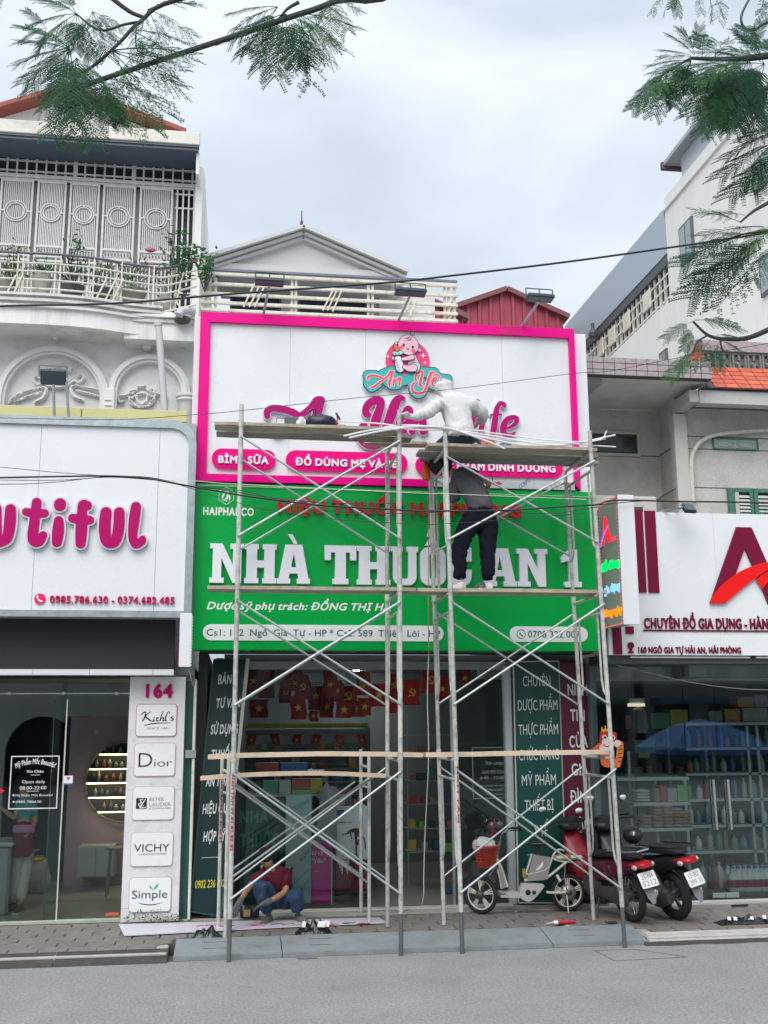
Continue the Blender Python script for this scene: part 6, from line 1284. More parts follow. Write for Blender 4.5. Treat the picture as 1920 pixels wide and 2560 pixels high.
for(x0,y0,x1,y1),c_,l_ in(((695,530,870,690),5,'mustard cartons on top of the rack behind the parasol reflection'),((885,470,1075,690),8,'dark blue-black stack on top of the rack'),((1078,540,1210,680),7,'grey-green carton beside the dark stack on the rack'),((1235,520,1385,670),1,'brown-orange carton on the top shelf'),((1410,510,1659,660),3,'wide pale carton at the right end of the top shelf'),((1360,400,1520,505),1,'orange-brown carton lying on the pale ones'),((1525,385,1659,505),3,'pale carton piled at the upper right of the rack'),((500,560,690,720),2,'dark green carton on the left rack top'),((340,830,550,960),2,'teal-green carton behind the tiger ornament'),((250,590,330,720),9,'dim brown carton on the far left rack top'),((380,950,490,1010),5,'yellow carton under the teal-green one')):
 q=R4(23,x0,y0,x1,y1,Y2+.1);tag(MB().bbox(q[0],q[1],Y2+.1,Y2+.4,q[2],q[3],.006).put('carton',boxm[c_],own=True),l_,'box')
jg=bottle_mesh(.30,.072,mat('white_jug',(.62,.64,.63),.35,var=.04),True);jc=MB().lathe([(.028,0),(.028,.03)],(0,0,0),10).mesh('cap');jc.materials.append(mat('jug_cap',(.06,.10,.25),.4));jl=MB().lathe([(.0725,0),(.0725,.1)],(0,0,0),12).mesh('sticker');jl.materials.append(mat('jug_label',(.30,.03,.10),.4))
jug_x=[(1268,640),(1330,640),(1385,640),(1440,645),(1500,655),(1560,660),(1605,665),(1650,670)]
for row,(dy,Yj)in enumerate(((0,1.75),(0,1.45))):
 for i,(x,y)in enumerate(jug_x):
  a=at(24,x+(40 if row else 0),860+dy,Yj);t=thing('jug','%s white detergent jug in the %s row on the shop floor'%(('leftmost','second','third','fourth','fifth','sixth','seventh','rightmost')[i],('back','front')[row]),'jug',(a.x,Yj,PZ+.03),'white jugs on the floor of the household goods shop',local=True)
  put('body',jg,None,t);o=put('cap',jc,None,t);o.location=(0,0,.295);
  if row:o=put('sticker',jl,None,t);o.location=(0,0,.06)
for i,(x,m_)in enumerate(((1015,3),(1085,4),(1135,5),(1180,0))):
 a=at(24,x,800,1.8);tag(put('bottle',bottle_mesh(.34,.055,bcol[m_]),None,loc=(a.x,1.8,PZ+.03)),('clear grey','black','amber','white')[i]+' tall bottle left of the white jugs on the shop floor','bottle')
q=R4(23,285,415,440,498,2.3);t=thing('pendant_display','small lit silver box lamp hanging near the shop ceiling','lamp',(q[0],2.3,q[2]));BOX('case',galv,t,q[0],q[1],2.3,2.45,q[2]+.05,q[3],.01);BOX('glow',emis('soft_glow',(1,.8,.55),.7),t,q[0]+.03,q[1],2.29,2.44,q[2],q[2]+.045)
q=R4(23,330,500,460,700,2.3);tag(MB().lathe([(.02,0),(.10,-.05),(.13,-.3),(.11,-.38)],((q[0]+q[1])/2,2.35,q[3]),12).put('hanging_bag',mat('dull_white_bag',(.2,.2,.21),.8),own=True),'dim whitish bag hanging below the lit silver lamp','bag')
pts=[at(23,x,y,.74)for x,y in((100,50),(180,95),(350,130),(640,205),(900,260),(1200,305),(1450,328),(1659,334))]
tag(MB().tube([Vector(p)for p in spline([tuple(p)for p in pts],4)],.006,5).put('string',mat('pale_string',(.45,.46,.44),.6),own=True),'thin pale wire sagging across the top of the household goods window','wire')
tg=thing('tiger_ornament','red and orange cut-out tiger decoration with crown stuck on the glass behind the scaffold post','decoration',at(23,110,900,YG2-.01));Yt2=YG2-.004
def tblob(name,sts,m,lvl,sm=0):blob(name,[pxs(23,s,Yt2,sm=sm)for s in sts],m,tg,Yt2-lvl*.004,.004,res=.004)
tor=mat('tiger_orange',(.62,.10,.015),.5,var=.1);trd=mat('tiger_red',(.50,.01,.01),.45,var=.05);twh=mat('tiger_white',(.70,.60,.55),.5,var=.03);tbk=mat('tiger_black',(.02,.01,.01),.5);tyl=mat('tiger_yellow',(.7,.35,.04),.4)
tblob('body',[[(70,960,70),(60,1040,55),(140,1060,45)],[(-40,930,35),(20,900,50)]],tor,0)
tblob('scroll',[[(200,870,30),(195,960,34),(175,1070,28)]],mat('tiger_scroll',(.65,.16,.03),.5),1)
for k in range(5):tblob('stripe',[[(180,890+38*k,4),(215,884+38*k,3)]],tbk,2)
tblob('head',[[(80,830,88)],[(20,770,25)],[(140,775,25)]],trd,1);tblob('face',[[(75,865,60)],[(20,905,30),(60,900,34)],[(170,865,34)]],twh,2)
tblob('eye',[[(40,800,22)]],twh,3);tblob('eye',[[(125,805,22)]],twh,3);tblob('pupil',[[(45,803,12)]],tbk,4);tblob('pupil',[[(122,806,12)]],tbk,4)
tblob('mouth',[[(30,870,4),(60,895,5),(100,880,4)]],trd,3,4);tblob('crown',[[(20,735,12),(85,730,12)],[(20,735,8),(15,700,4)],[(50,735,8),(50,690,5)],[(85,730,8),(90,695,4)]],tyl,2)
XT=10.0
wt_=mat('tower_white',(.78,.775,.75),.8,var=.05,scale=1,dirt=(.5,.5,.47),dscale=.8,damt=.3,streak=True)
tw=thing('apartment_building','tall plain white building on the right seen from its side, small windows','building',(XT+4,14,0))
yfar=onx(2,1212,900,XT).y;ztw=onx(2,1205,862,XT).z
BOX('wall',wt_,tw,XT,XT+9,3.0,yfar,0,ztw)
BOX('coping',wt_,tw,XT-.05,XT-.001,3.0,yfar,onx(2,1215,912,XT).z,onx(2,1215,905,XT).z)
zq=onx(2,1230,760,XT+1).z
def win(pts,label):
 P=[onx(*p,XT)for p in pts];y0=min(p.y for p in P);y1=max(p.y for p in P);z1=(P[0].z+P[1].z)/2;z0=(P[2].z+P[3].z)/2
 f=BOX('window',mat('window_frame_grey',(.12,.125,.13),.5),tw,XT-.05,XT-.001,y0,y1,z0,z1);ym=(y0+y1)/2
 for a,b in((y0+.06,ym-.03),(ym+.03,y1-.06)):BOX('pane',mat('sky_pane',(.30,.36,.38),.12,var=.1),f,XT-.062,XT-.051,a,b,z0+.06,z1-.06)
win(((2,1283,985),(2,1335,935),(2,1342,1105),(2,1290,1150)),'');win(((2,1603,690),(2,1680,640),(2,1680,780),(2,1605,835)),'');win(((2,1632,1125),(2,1720,1040),(2,1720,1210),(2,1640,1300)),'');win(((6,805,592),(6,860,540),(6,860,640),(6,808,690)),'')
P=[onx(2,x,y,XT+2.2)for x,y in((1282,680),(1340,605),(1440,598),(1284,770))]
hb=thing('roof_cabin','small grey roof cabin with dark eave on top of the tall white building','building',P[0])
cy0,cy1=P[2].y-1.5,P[0].y;BOX('wall',mat('cabin_wall',(.50,.56,.60),.7),hb,XT+2.2,XT+6,cy0,cy1,ztw-1,(P[0].z+P[1].z)/2)
BOX('roof',mat('cabin_roof',(.40,.44,.45),.6),hb,XT+1.9,XT+6,cy0,cy1+.5,(P[0].z+P[1].z)/2+.002,(P[0].z+P[1].z)/2+.12);BOX('eave',mat('brown_eave',(.13,.08,.09),.7),hb,XT+1.85,XT+6,cy1+.501,cy1+.62,(P[0].z+P[1].z)/2-.1,(P[0].z+P[1].z)/2+.12)
lw=thing('terrace_wing','rear wing of the tall white building with pale blue sheet and white lattice screen','building',(XT,yfar+5,0))
yb_=onx(2,782,1400,XT).y
zsh1=(onx(2,1208,918,XT).z+onx(2,790,1392,XT).z)/2;zsh0=(onx(2,1212,1118,XT).z+onx(2,895,1438,XT).z)/2
BOX('sheet',mat('pale_blue_sheet',(.36,.45,.50),.5,var=.04,scale=.4),lw,XT-.02,XT+.1,yfar+.02,yb_,zsh0,zsh1)
BOX('gutter',mat('dark_gutter',(.09,.10,.11),.6),lw,XT+.0,XT+.3,yfar+.02,yb_,zsh0-.25,zsh0-.01)
zl0=onx(2,1200,1325,XT).z
BOX('low_wall',wt_,lw,XT+.0,XT+8,yfar+.02,yb_,0,zl0)
mb=MB();yv=yfar+.1
while yv<yb_:mb.box(XT+.05,XT+.11,yv-.025,yv+.025,zl0,zsh0-.25);yv+=.30
z=zl0+.1
while z<zsh0-.3:mb.box(XT+.04,XT+.049,yfar+.02,yb_,z-.025,z+.025);z+=.30
mb.put('lattice',mat('lattice_white',(.66,.65,.60),.6),lw,kind='stuff')
for f_ in(.18,.36,.5,.62,.8):y=yfar+(yb_-yfar)*f_;BOX('medallion',cream,lw,XT+.0,XT+.04,y-.25,y+.25,(zl0+zsh0)/2-.3,(zl0+zsh0)/2+.2,.05)
BOX('shade',mat('teal_shade',(.05,.07,.07),.9),lw,XT+2,XT+2.1,yfar+.1,yb_,zl0,zsh0-.3);BOX('roof',mat('grey_roof',(.3,.32,.33),.8),lw,XT+.31,XT+8,yfar+.05,yb_,zsh0-.2,zsh0-.05)
mb=MB();p=onx(6,262,400,XT-.2);mb.lathe([(.12,0),(.14,.1),(.05,.25),(.05,.4)],(p.x,p.y,p.z-.2),8);tag(mb.put('vent_cap',mat('vent_dark',(.06,.07,.08),.6),own=True),'small dark vent cap where the lattice meets the blue sheet','vent')
corr=mat('red_corrugated',(.36,.05,.085),.5,var=.1,scale=1.5,dirt=(.2,.04,.05),dscale=2,damt=.4)
def gable_red(label,v,apx,lft,rgt,ybot,Y):
 A,Lp,Rp=at(v,*apx,Y),at(v,*lft,Y),at(v,*rgt,Y);z0=at(v,apx[0],ybot,Y).z-1.5
 t=thing('warehouse',label,'building',(A.x,Y,0));mb=MB();x=Lp.x;prev=None;pitch=.34
 def top(x):return A.z+(Lp.z-A.z)*(A.x-x)/(A.x-Lp.x)if x<A.x else A.z+(Rp.z-A.z)*(x-A.x)/(Rp.x-A.x)
 xs_=[]
 while x<Rp.x:xs_+=[(x,0),(x+pitch*.62,0),(x+pitch*.68,-.07),(x+pitch*.92,-.07)];x+=pitch
 xs_.append((Rp.x,0));xs_=[(min(a,Rp.x),b)for a,b in xs_]
 for(a,da),(b,db)in zip(xs_[:-1],xs_[1:]):
  if b>a:mb.add([(a,Y+da,z0),(b,Y+db,z0),(b,Y+db,top(b)),(a,Y+da,top(a))],[(0,1,2,3)])
 mb.put('corrugated_wall',corr,t)
 for P_ in(Lp,Rp):MB().bar((A.x,Y+.3,A.z+.03),(P_.x+(.15 if P_ is Rp else-.1),Y+.3,P_.z+.02),1.0,.14).put('verge',mat('verge_brown',(.20,.07,.075),.6),t)
 MB().bar((A.x,Y+6,A.z+.02),(Rp.x,Y+6,Rp.z+.0),11,.05).put('roof',corr,t);MB().bar((A.x,Y+6,A.z+.02),(Lp.x,Y+6,Lp.z+.0),11,.05).put('roof',corr,t)
gable_red('larger dark red corrugated gable behind the pink sign',5,(876,94),(300,300),(1352,322),410,16)
gable_red('smaller dark red corrugated gable seen through the roof railing',5,(60,110),(-200,200),(520,330),350,13)
for i,(x,w2,h2,c_)in enumerate(((-16,6,7.5,(.30,.29,.26)),(-9.5,5,9.5,(.35,.33,.28)),(-4,5.4,6.5,(.22,.24,.25)),(2,5.4,10,(.40,.38,.34)),(8,5.8,7,(.20,.22,.20)),(14.5,6,9,(.33,.30,.27)),(21.5,7,7,(.25,.24,.23)))):
 t=thing('shophouse','%s house from the left across the street, mirrored in the shop glass'%('first','second','third','fourth','fifth','sixth','seventh')[i],'building',(x,-32,0));BOX('wall',mat('opposite_%d'%i,c_,.9,var=.1,scale=1),t,x-w2/2,x+w2/2,-40,-31,0,h2)
 BOX('shop_opening',dark,t,x-w2/2+.4,x+w2/2-.4,-30.99,-30.9,.1,3.0);BOX('awning',mat('opp_awning_%d'%(i%3),((.05,.12,.25),(.25,.05,.05),(.06,.18,.12))[i%3],.7),t,x-w2/2+.2,x+w2/2-.2,-30.9,-29.8,3.05,3.3)
 for k in(-1,0,1):BOX('window',dark,t,x+k*w2*.3-.5,x+k*w2*.3+.5,-30.99,-30.95,4.2,5.8)
tube_m=mat('scaffold_tube',(.48,.48,.45),.6,.2,var=.28,scale=9,bump=.5,bscale=35,dirt=(.16,.15,.13),dscale=11,damt=.9)
tube_p=mat('scaffold_tube_painted',(.56,.55,.50),.65,.1,var=.28,scale=10,bump=.5,bscale=40,dirt=(.14,.27,.33),dscale=7,damt=.85)
pipe_d=mat('dark_pipe',(.10,.105,.115),.6,var=.15)
brace_m=mat('brace_tube',(.44,.48,.48),.4,.5,var=.12,scale=10,dirt=(.25,.33,.35),dscale=8,damt=.7)
YF,YBk=-1.10,-.10
LIFT=[(0.02,2.03),(2.03,3.88),(3.88,5.74)]
def X_of(v,x,y,Y):return at(v,x,y,Y).x
def lerp(a,b,t):return a+(b-a)*t
def tower(label,fb,ft,zt):
 "fb/ft: x of the left and right frame at the bottom and the top"
 t=thing('scaffold_tower',label,'scaffold',((fb[0]+fb[1])/2,(YF+YBk)/2,0),'three-lift frame scaffold towers')
 def PX_(i,z):return lerp(fb[i],ft[i],z/5.74)
 for li,(z0,z1)in enumerate(LIFT):
  if li==2:z1=zt
  for i in(0,1):
   x0,x1=PX_(i,z0),PX_(i,z1);f=MB()
   def p(Y,z):return(lerp(x0,x1,(z-z0)/(z1-z0)),Y,z)
   zb0=.42 if li==0 else z0;zbb=PZ+.01 if li==0 else z0;ext=.24 if li==2 else .03
   f.tube([p(YF,zb0),p(YF,z1+ext)],.026,10);f.tube([p(YBk,zbb),p(YBk,z1+ext-.02)],.0245,10)
   for Y in(YF,YBk):f.tube([p(Y,z1-.02),p(Y,z1+.06)],.031,10)
   f.tube([p(YF,z1-.03),p(YBk,z1-.03)],.019,8)
   f.tube([p(YF,z1-.24),p(YBk,z1-.24)],.017,8)
   for s_,Y in((1,YF),(-1,YBk)):f.tube([p(Y+s_*.16,z1-.24),p(Y+s_*.16,z1-1.0),p(Y+s_*.12,z1-1.12),p(Y+s_*.01,z1-1.2)],.013,6)
   f.put('frame',tube_m if(li+i)%2 else tube_p,t,smooth=True)
   if li==0:MB().tube([p(YF,.001),p(YF,.50)],.024,10).put('leg_extension',pipe_d,t,smooth=True)
  for Y,s_ in((YF-.028,-1),(YBk+.03,1)):
   zt_,zb_2=z1-.14,z0+.58 if li else .62
   xa,xb=PX_(0,(z0+z1)/2),PX_(1,(z0+z1)/2)
   for k,(za,zc)in enumerate(((zt_,zb_2),(zb_2,zt_))):
    MB().tube([(xa,Y+s_*.012*k,za),(xb,Y+s_*.012*k,zc)],.0125,8).put('cross_brace',brace_m,t,smooth=True)
   MB().lathe([(.014,-.02),(.014,.02)],((xa+xb)/2,Y,(zt_+zb_2)/2),8,'y').put('brace_pivot',galv,t)
   for x in(xa,xb):
    for z in(zt_,zb_2):MB().lathe([(.012,-.018),(.012,.018)],(x,Y,z),6,'y').put('brace_pin',galv,t)
 return t,PX_
LT,LX=tower('left three-lift scaffold tower, carrying the black bag at its top',(X_of(0,572,2407,YF),X_of(0,1002.5,2388,YF)),(X_of(0,603,1060,YF),X_of(0,998,1060,YF)),5.74)
RT,RX=tower('right three-lift scaffold tower, carrying the standing and the seated worker',(X_of(0,1156,2378,YF),X_of(0,1562,2364,YF)),(X_of(0,1113,1110,YF),X_of(0,1476,1120,YF)),5.57)
for k,(x,r)in enumerate(((1075,.02),(1090,.016))):a=at(0,x,1190,YBk+.02);b=at(0,x+8,1480,YBk+.02);tag(MB().tube([a,b],r,8).put('loose_tube',tube_m,own=True,smooth=True),'%s loose upright steel tube beside the grey-shirted worker'%('left','right')[k],'tube')
fl_l,bl_l=onz(12,283,1950,PZ),onz(12,237,1885,PZ);fr_l,br_l=onz(12,1281,1850,PZ),onz(12,1224,1780,PZ)
ss=thing('scaffold_tower','low single-lift scaffold with red lettered posts behind the left tower','scaffold',((fl_l.x+fr_l.x)/2,(fl_l.y+fr_l.y)/2,PZ))
zT=at(12,300,690,fl_l.y).z;zT2=at(12,1300,665,fr_l.y).z
for(a,b,z1)in((fl_l,bl_l,zT),(fr_l,br_l,zT2)):
 f=MB();f.tube([a,(a.x,a.y,z1)],.022,10);f.tube([b,(b.x,b.y,z1+.02)],.022,10);f.tube([(a.x,a.y,z1-.18),(b.x,b.y,z1-.18)],.018,8);f.tube([(a.x,a.y,z1-.42),(b.x,b.y,z1-.42)],.016,8);f.put('frame',tube_p,ss,smooth=True)
for a,b in(((12,330,1530),(12,1275,848)),((12,350,905),(12,1262,1560))):MB().tube([at(*a,fl_l.y),at(*b,fr_l.y)],.0125,8).put('cross_brace',brace_m,ss,smooth=True)
for a,b in(((12,330,1478),(12,1180,870)),((12,345,880),(12,1215,1510))):MB().tube([at(*a,bl_l.y),at(*b,br_l.y)],.0125,8).put('cross_brace',brace_m,ss,smooth=True)
red_ink=mat('stencil_red',(.42,.02,.03),.6,var=.2)
def vtext(s,x,y,ztop,zbot,w_,par):text(s,red_ink,par,0,ztop-zbot,0,w_,0,bold=.04,t=.0012,basis=((x-w_/2,y,ztop),(0,0,-1),(1,0,0),(0,-1,0)))
xq_=LX(0,1.6);vtext('NAM TÂM 09.83.82.85.82',xq_,YF-.0275,at(12,325,820,YF).z,at(12,320,1345,YF).z,.030,LT)
vtext('NAM TÂM 09.83.82.85.82',bl_l.x,bl_l.y-.0235,at(12,258,825,bl_l.y).z,at(12,245,1290,bl_l.y).z,.028,ss)
vtext('NAM TÂM',RX(0,1.4),YF-.0275,at(13,490,760,YF).z,at(13,495,1150,YF).z,.02,RT)
wood=mat('plank_wood',(.42,.36,.28),.85,var=.3,scale=9,bump=.5,bscale=30,dirt=(.24,.23,.21),dscale=6,damt=.8)
woodl=mat('plank_wood_light',(.62,.50,.37),.8,var=.15,scale=8,bump=.3,bscale=30,dirt=(.4,.33,.26),dscale=6,damt=.5)
woodg=mat('plank_wood_grey',(.27,.26,.24),.9,var=.3,scale=9,bump=.5,bscale=30,dirt=(.14,.13,.12),dscale=5,damt=.7)
def plank(x0,x1,Y,w_,z,m,label,th=.035,bend=.0,tilt=0,group=None):
 mb=MB();n=14;V=[]
 for i in range(n+1):
  t=i/n;x=lerp(x0,x1,t);zz=z+bend*math.sin(math.pi*t)+tilt*t+.004*mnoise.noise(Vector((x*2,Y*9,z)));e=.012*mnoise.noise(Vector((x*3,Y*5,7)))
  cut=.02 if i in(0,n)else 0
  V+=[(x,Y+e+cut,zz),(x,Y+w_+e-cut,zz),(x,Y+w_+e-cut,zz+th),(x,Y+e+cut,zz+th)]
 mb.v=[Vector(v)for v in V];mb.f=[(0,1,2,3),(4*n+3,4*n+2,4*n+1,4*n)]
 for i in range(n):
  for k in range(4):a=4*i+k;b=4*i+(k+1)%4;mb.f.append((b,a,a+4,b+4))
 o=tag(mb.put('scaffold_plank',m,own=True),label,'plank','planks on the scaffold');return o
z3=5.745;plank(X_of(4,198,760,-1.06),X_of(4,1400,790,-1.06),-1.08,.27,z3,wood,'front weathered plank at the top of the left tower, under the black bag')
plank(X_of(4,210,800,-.75),X_of(4,1480,850,-.75),-.78,.27,z3,woodg,'rear grey plank at the top of the left tower')
plank(X_of(4,1180,850,-.55),X_of(4,1580,850,-.5),-.48,.18,z3-.0,wood,'short extra plank at the right end of the left tower top')
z3r=5.575;plank(X_of(5,235,1375,-1.06),X_of(6,300,1420,-1.06),-1.08,.28,z3r,wood,'front plank at the top of the right tower, the seated worker on it')
plank(X_of(5,160,1430,-.75),X_of(6,305,1440,-.75),-.77,.28,z3r,woodg,'middle grey plank at the top of the right tower')
plank(X_of(5,180,1450,-.45),X_of(6,310,1450,-.45),-.47,.22,z3r,woodg,'rear grey plank at the top of the right tower')
z2=3.885;plank(X_of(8,168,815,-.95),X_of(9,238,1110,-.95),-.95,.36,z2,wood,'long plank on the second lift of the left tower across the white letters',th=.04)
plank(X_of(9,252,1100,-.95),X_of(10,275,970,-.95),-.95,.36,z2,wood,'plank on the second lift of the right tower, the grey-shirted worker stands on it',th=.04)
z1=2.035;plank(X_of(12,165,720,-.9),X_of(12,1650,718,-.9),-.95,.24,z1,woodl,'pale bowed plank on the first lift of the left tower',th=.045,bend=.02)
plank(X_of(12,1610,720,-.9),X_of(13,280,720,-.9),-.65,.2,z1,woodl,'short pale plank end between the two towers at the first lift',th=.03)
plank(X_of(13,286,705,-.9),X_of(13,1575,690,-.9),-.95,.24,z1,woodl,'straight pale plank on the first lift of the right tower',th=.045,tilt=.01)
Yq=(fl_l.y+bl_l.y)/2-.12;plank(X_of(12,112,852,Yq),X_of(12,1400,858,Yq),Yq,.24,at(12,700,852,Yq).z,woodl,'lower pale plank lying on the short red lettered scaffold',th=.04,bend=.04)
strip_m=mat('white_strip',(.74,.75,.77),.4,var=.04)
bund=[[(4,1035,856,-1.3),(4,1200,820,-1.25),(4,1375,800,-1.15),(5,200,1215,-1.16),(5,420,1235,-1.14),(5,700,1330,-1.12),(5,870,1400,-1.1)],[(4,1070,868,-1.3),(4,1250,828,-1.25),(4,1400,806,-1.15),(5,180,1222,-1.15),(5,450,1250,-1.1),(5,800,1330,-1.0),(5,1200,1385,-1.0),(6,362,1266,-.9)],[(4,1130,826,-.9),(4,1370,790,-.95),(5,150,1208,-1.0),(5,400,1240,-1.05),(5,750,1290,-1.0),(5,1300,1370,-1.0),(6,440,1236,-.9)],[(4,1000,760,-.8),(4,1300,778,-.9),(5,100,1240,-1.0),(5,400,1245,-1.0),(5,715,1250,-.95)],[(5,300,1230,-.9),(5,700,1262,-.95),(5,1300,1335,-1.0),(5,1640,1330,-.95),(6,372,1204,-.9)],[(5,340,1232,-.9),(5,900,1330,-.95),(5,1400,1352,-1.0),(6,200,1316,-.95),(6,445,1331,-.9)]]
for k,b in enumerate(bund):
 P=[tuple(at(*q))for q in b];tag(MB().tube([Vector(p)for p in spline(P,6)],.011 if k<3 else .008,6).put('white_strip',strip_m,own=True,smooth=True),('longest lowest','second lowest','middle','short upper left','straight upper right','lower right')[k]+' white plastic strip of the sagging bundle across the tower tops','strip','white strips across the tower tops')
def lump(name,c,sx,sy,sz,m,label,cat,seed=0,amp=.25,fq=3,group=None,parent=None,flat=True):
 mb=MB().sphere((0,0,0),1,26,16);
 for v in mb.v:
  n_=mnoise.noise(v*fq*.6+Vector((seed,seed*2,0)));n2=mnoise.noise(v*fq*1.8+Vector((seed,3,1)));v*=1+amp*n_+amp*.45*n2
  if flat and v.z<-.55:v.z=-.55
  v.x*=sx;v.y*=sy;v.z=(v.z+.55)*sz
 o=put(name,mb.mesh(name,True),m,parent,loc=c);return tag(o,label,cat,group)if cat else o
b0=at(4,890,790,-.98);zb3=z3+.036
bagt=thing('tool_bag','black zip bag with red trim and handle lying on the left tower top','bag',(b0.x,-.98,zb3))
bk=mat('black_nylon',(.012,.014,.03),.4,var=.2,scale=20)
lump('body',(b0.x,-.95,zb3),.19,.12,.10,bk,None,None,3,.12,4,parent=bagt)
MB().tube([at(4,990,705,-1.06),at(4,995,750,-1.08),at(4,985,790,-1.08)],.008,6).put('trim',red_ink,bagt)
MB().tube([at(4,985,708,-1.04),at(4,1000,730,-1.1),at(4,1010,750,-1.1)],.012,6).put('strap',bk,bagt)
MB().tube([Vector(p)for p in spline([tuple(at(4,x,y,-1.0))for x,y in((800,712),(820,688),(850,684),(848,720),(838,760))],4)],.010,6).put('handle',bk,bagt)
c=at(4,755,790,-.95);lump('cloth',(c.x,-.95,zb3),.07,.07,.075,mat('white_cloth',(.72,.72,.74),.8,var=.1),'crumpled white cloth beside the black bag on the left tower','cloth',5,.3,5)
c=at(4,680,790,-.98);t=thing('tool_case','small dark grey tool case with wire handle at the left of the white cloth','case',(c.x,-.98,zb3));BOX('body',pipe_d,t,c.x-.05,c.x+.12,-1.0,-.86,zb3,zb3+.11,.015);MB().tube([(c.x-.05,-.95,zb3+.02),(c.x-.14,-.95,zb3+.02),(c.x-.14,-.95,zb3+.10),(c.x-.04,-.95,zb3+.10)],.006,5).put('handle',pipe_d,t)
c=at(4,1010,795,-.95);lump('cloth',(c.x+.02,-.95,zb3),.07,.06,.03,mat('pale_cloth',(.55,.53,.5),.9),'pale grey rag to the right of the black bag','cloth',8,.3,5)
zr3=z3r+.036;c=at(5,735,1380,-.98);lump('snack_bag',(c.x,-.95,zr3),.085,.07,.060,mat('orange_print',(.62,.17,.06),.5,var=.6,scale=28,dirt=(.7,.6,.5),dscale=30,damt=.9),'orange and white printed plastic bag on the plank by the seated worker','bag',2,.4,6)
c=at(5,885,1400,-.98);lump('plastic_bag',(c.x,-.92,zr3),.075,.07,.050,mat('blue_plastic_bag',(.22,.40,.60),.35,var=.5,scale=18),'light blue plastic bag on the plank right of the printed bag','bag',6,.3,5)
c=at(5,645,1375,-.98);lump('plastic_bag',(c.x,-.85,zr3),.045,.05,.045,mat('pale_blue_bag',(.45,.58,.70),.4,var=.2),'small pale blue bag squeezed between the seated worker and the printed bag','bag',9,.3,5)
def skin(name,V,E,m,parent,sub=2,nz=0,nf=9,root=0,mats=None):
 me=bpy.data.meshes.new(name);me.from_pydata([v[0]for v in V],E,[]);o=bpy.data.objects.new(name,me);COL.objects.link(o)
 md=o.modifiers.new('skin','SKIN');md.use_smooth_shade=True
 for i,v in enumerate(V):
  r=v[1];sv=me.skin_vertices[0].data[i];sv.radius=(r,r)if not isinstance(r,tuple)else r;sv.use_root=(i==root)
 sb=o.modifiers.new('sub','SUBSURF');sb.levels=sub;sb.render_levels=sub
 dg=bpy.context.evaluated_depsgraph_get();dg.update();nm=bpy.data.meshes.new_from_object(o.evaluated_get(dg));bpy.data.objects.remove(o)
 nm.materials.clear();nm.materials.append(m)
 if nz:
  co=np.empty(len(nm.vertices)*3);nm.vertices.foreach_get('co',co);co=co.reshape(-1,3);no=np.empty(len(nm.vertices)*3);nm.vertices.foreach_get('normal',no);no=no.reshape(-1,3)
  d=np.array([.6-2.4*abs(mnoise.noise(Vector((c[0]*nf*1.9+c[2]*nf*1.3+.7*mnoise.noise(Vector(c)*6),c[1]*nf*.7,(c[2]*.35-c[0]*.4)*nf))))+.25*mnoise.noise(Vector(c)*nf*3)for c in co]);nm.vertices.foreach_set('co',(co+no*(d*nz)[:,None]).ravel())
 nm.name=name;return put(name,nm,m,parent)
def chain(V,E,pts,start=None):
 i=start
 for p in pts:
  V.append((tuple(p[0]),p[1]));j=len(V)-1
  if i is not None:E.append((i,j))
  i=j
 return i
def hand(V,E,wi,wp,d,up,side,s=1.0,curl=.5):
 "palm and five bent fingers grown from wrist vertex wi; d = forward, up = back of hand, side = thumb side"
 d,up,side=Vector(d).normalized(),Vector(up).normalized(),Vector(side).normalized();wp=Vector(wp)
 pm=wp+d*.045*s;V.append((tuple(pm),.026*s));pi=len(V)-1;E.append((wi,pi))
 for k,(o_,ln)in enumerate(((-.026,.055),(-.009,.072),(.009,.078),(.025,.070))):
  b=pm+side*o_*s+d*.035*s;m_=b+(d-up*curl*.6).normalized()*ln*.5*s;e=m_+(d*(1-curl)-up*curl*1.4).normalized()*ln*.5*s
  chain(V,E,[(b,.0105*s),(m_,.0095*s),(e,.0075*s)],pi)
 b=pm+side*.028*s-d*.012*s;m_=b+(side*.8+d*.6).normalized()*.035*s;chain(V,E,[(b,.012*s),(m_,.0105*s),(m_+(d-up*curl*.5).normalized()*.028*s,.008*s)],pi)
skinm=mat('skin',(.42,.22,.14),.55,var=.1,scale=25)
hairm=mat('black_hair',(.008,.008,.012),.5,var=.3,scale=60,bump=1,bscale=160)
J=lambda v,x,y,Y:at(v,x,y,Y)
def shoe(t,heel,toe,m,sole,h=.075):
 heel,toe=Vector(heel),Vector(toe);d=(toe-heel);L_=d.length;d.normalize();s=Vector((-d.y,d.x,0)).normalized();mb=MB();zb=min(heel.z,toe.z)
 P=[]
 for i in range(9):
  q=i/8;w_=.034+.012*math.sin(math.pi*min(1,q*1.05)**.8)if q<.98 else .02;hh=h*(1 if q<.35 else 1-.55*((q-.35)/.65));P.append((q,w_,hh))
 vs=[];n=10
 for q,w_,hh in P:
  for k in range(n):a=math.pi*k/(n-1);vs.append(heel+d*L_*q+s*w_*math.cos(a)+Vector((0,0,.016+hh*math.sin(a)**.8)))
 fs=[(i*n+k,(i+1)*n+k,(i+1)*n+k+1,i*n+k+1)for i in range(8)for k in range(n-1)]+[tuple(range(n)),tuple(range(8*n,9*n))[::-1]]
 o=MB().add(vs,fs).put('shoe',m,t,smooth=True)
 so_=MB();pl2=[(heel+d*L_*q+s*(w_+.006))for q,w_,hh in P]+[(heel+d*L_*q-s*(w_+.006))for q,w_,hh in P][::-1]
 z=heel.z;so_.prism([(p.x,p.y)for p in pl2],z,z+.022,'z');so_.put('sole',sole,o)
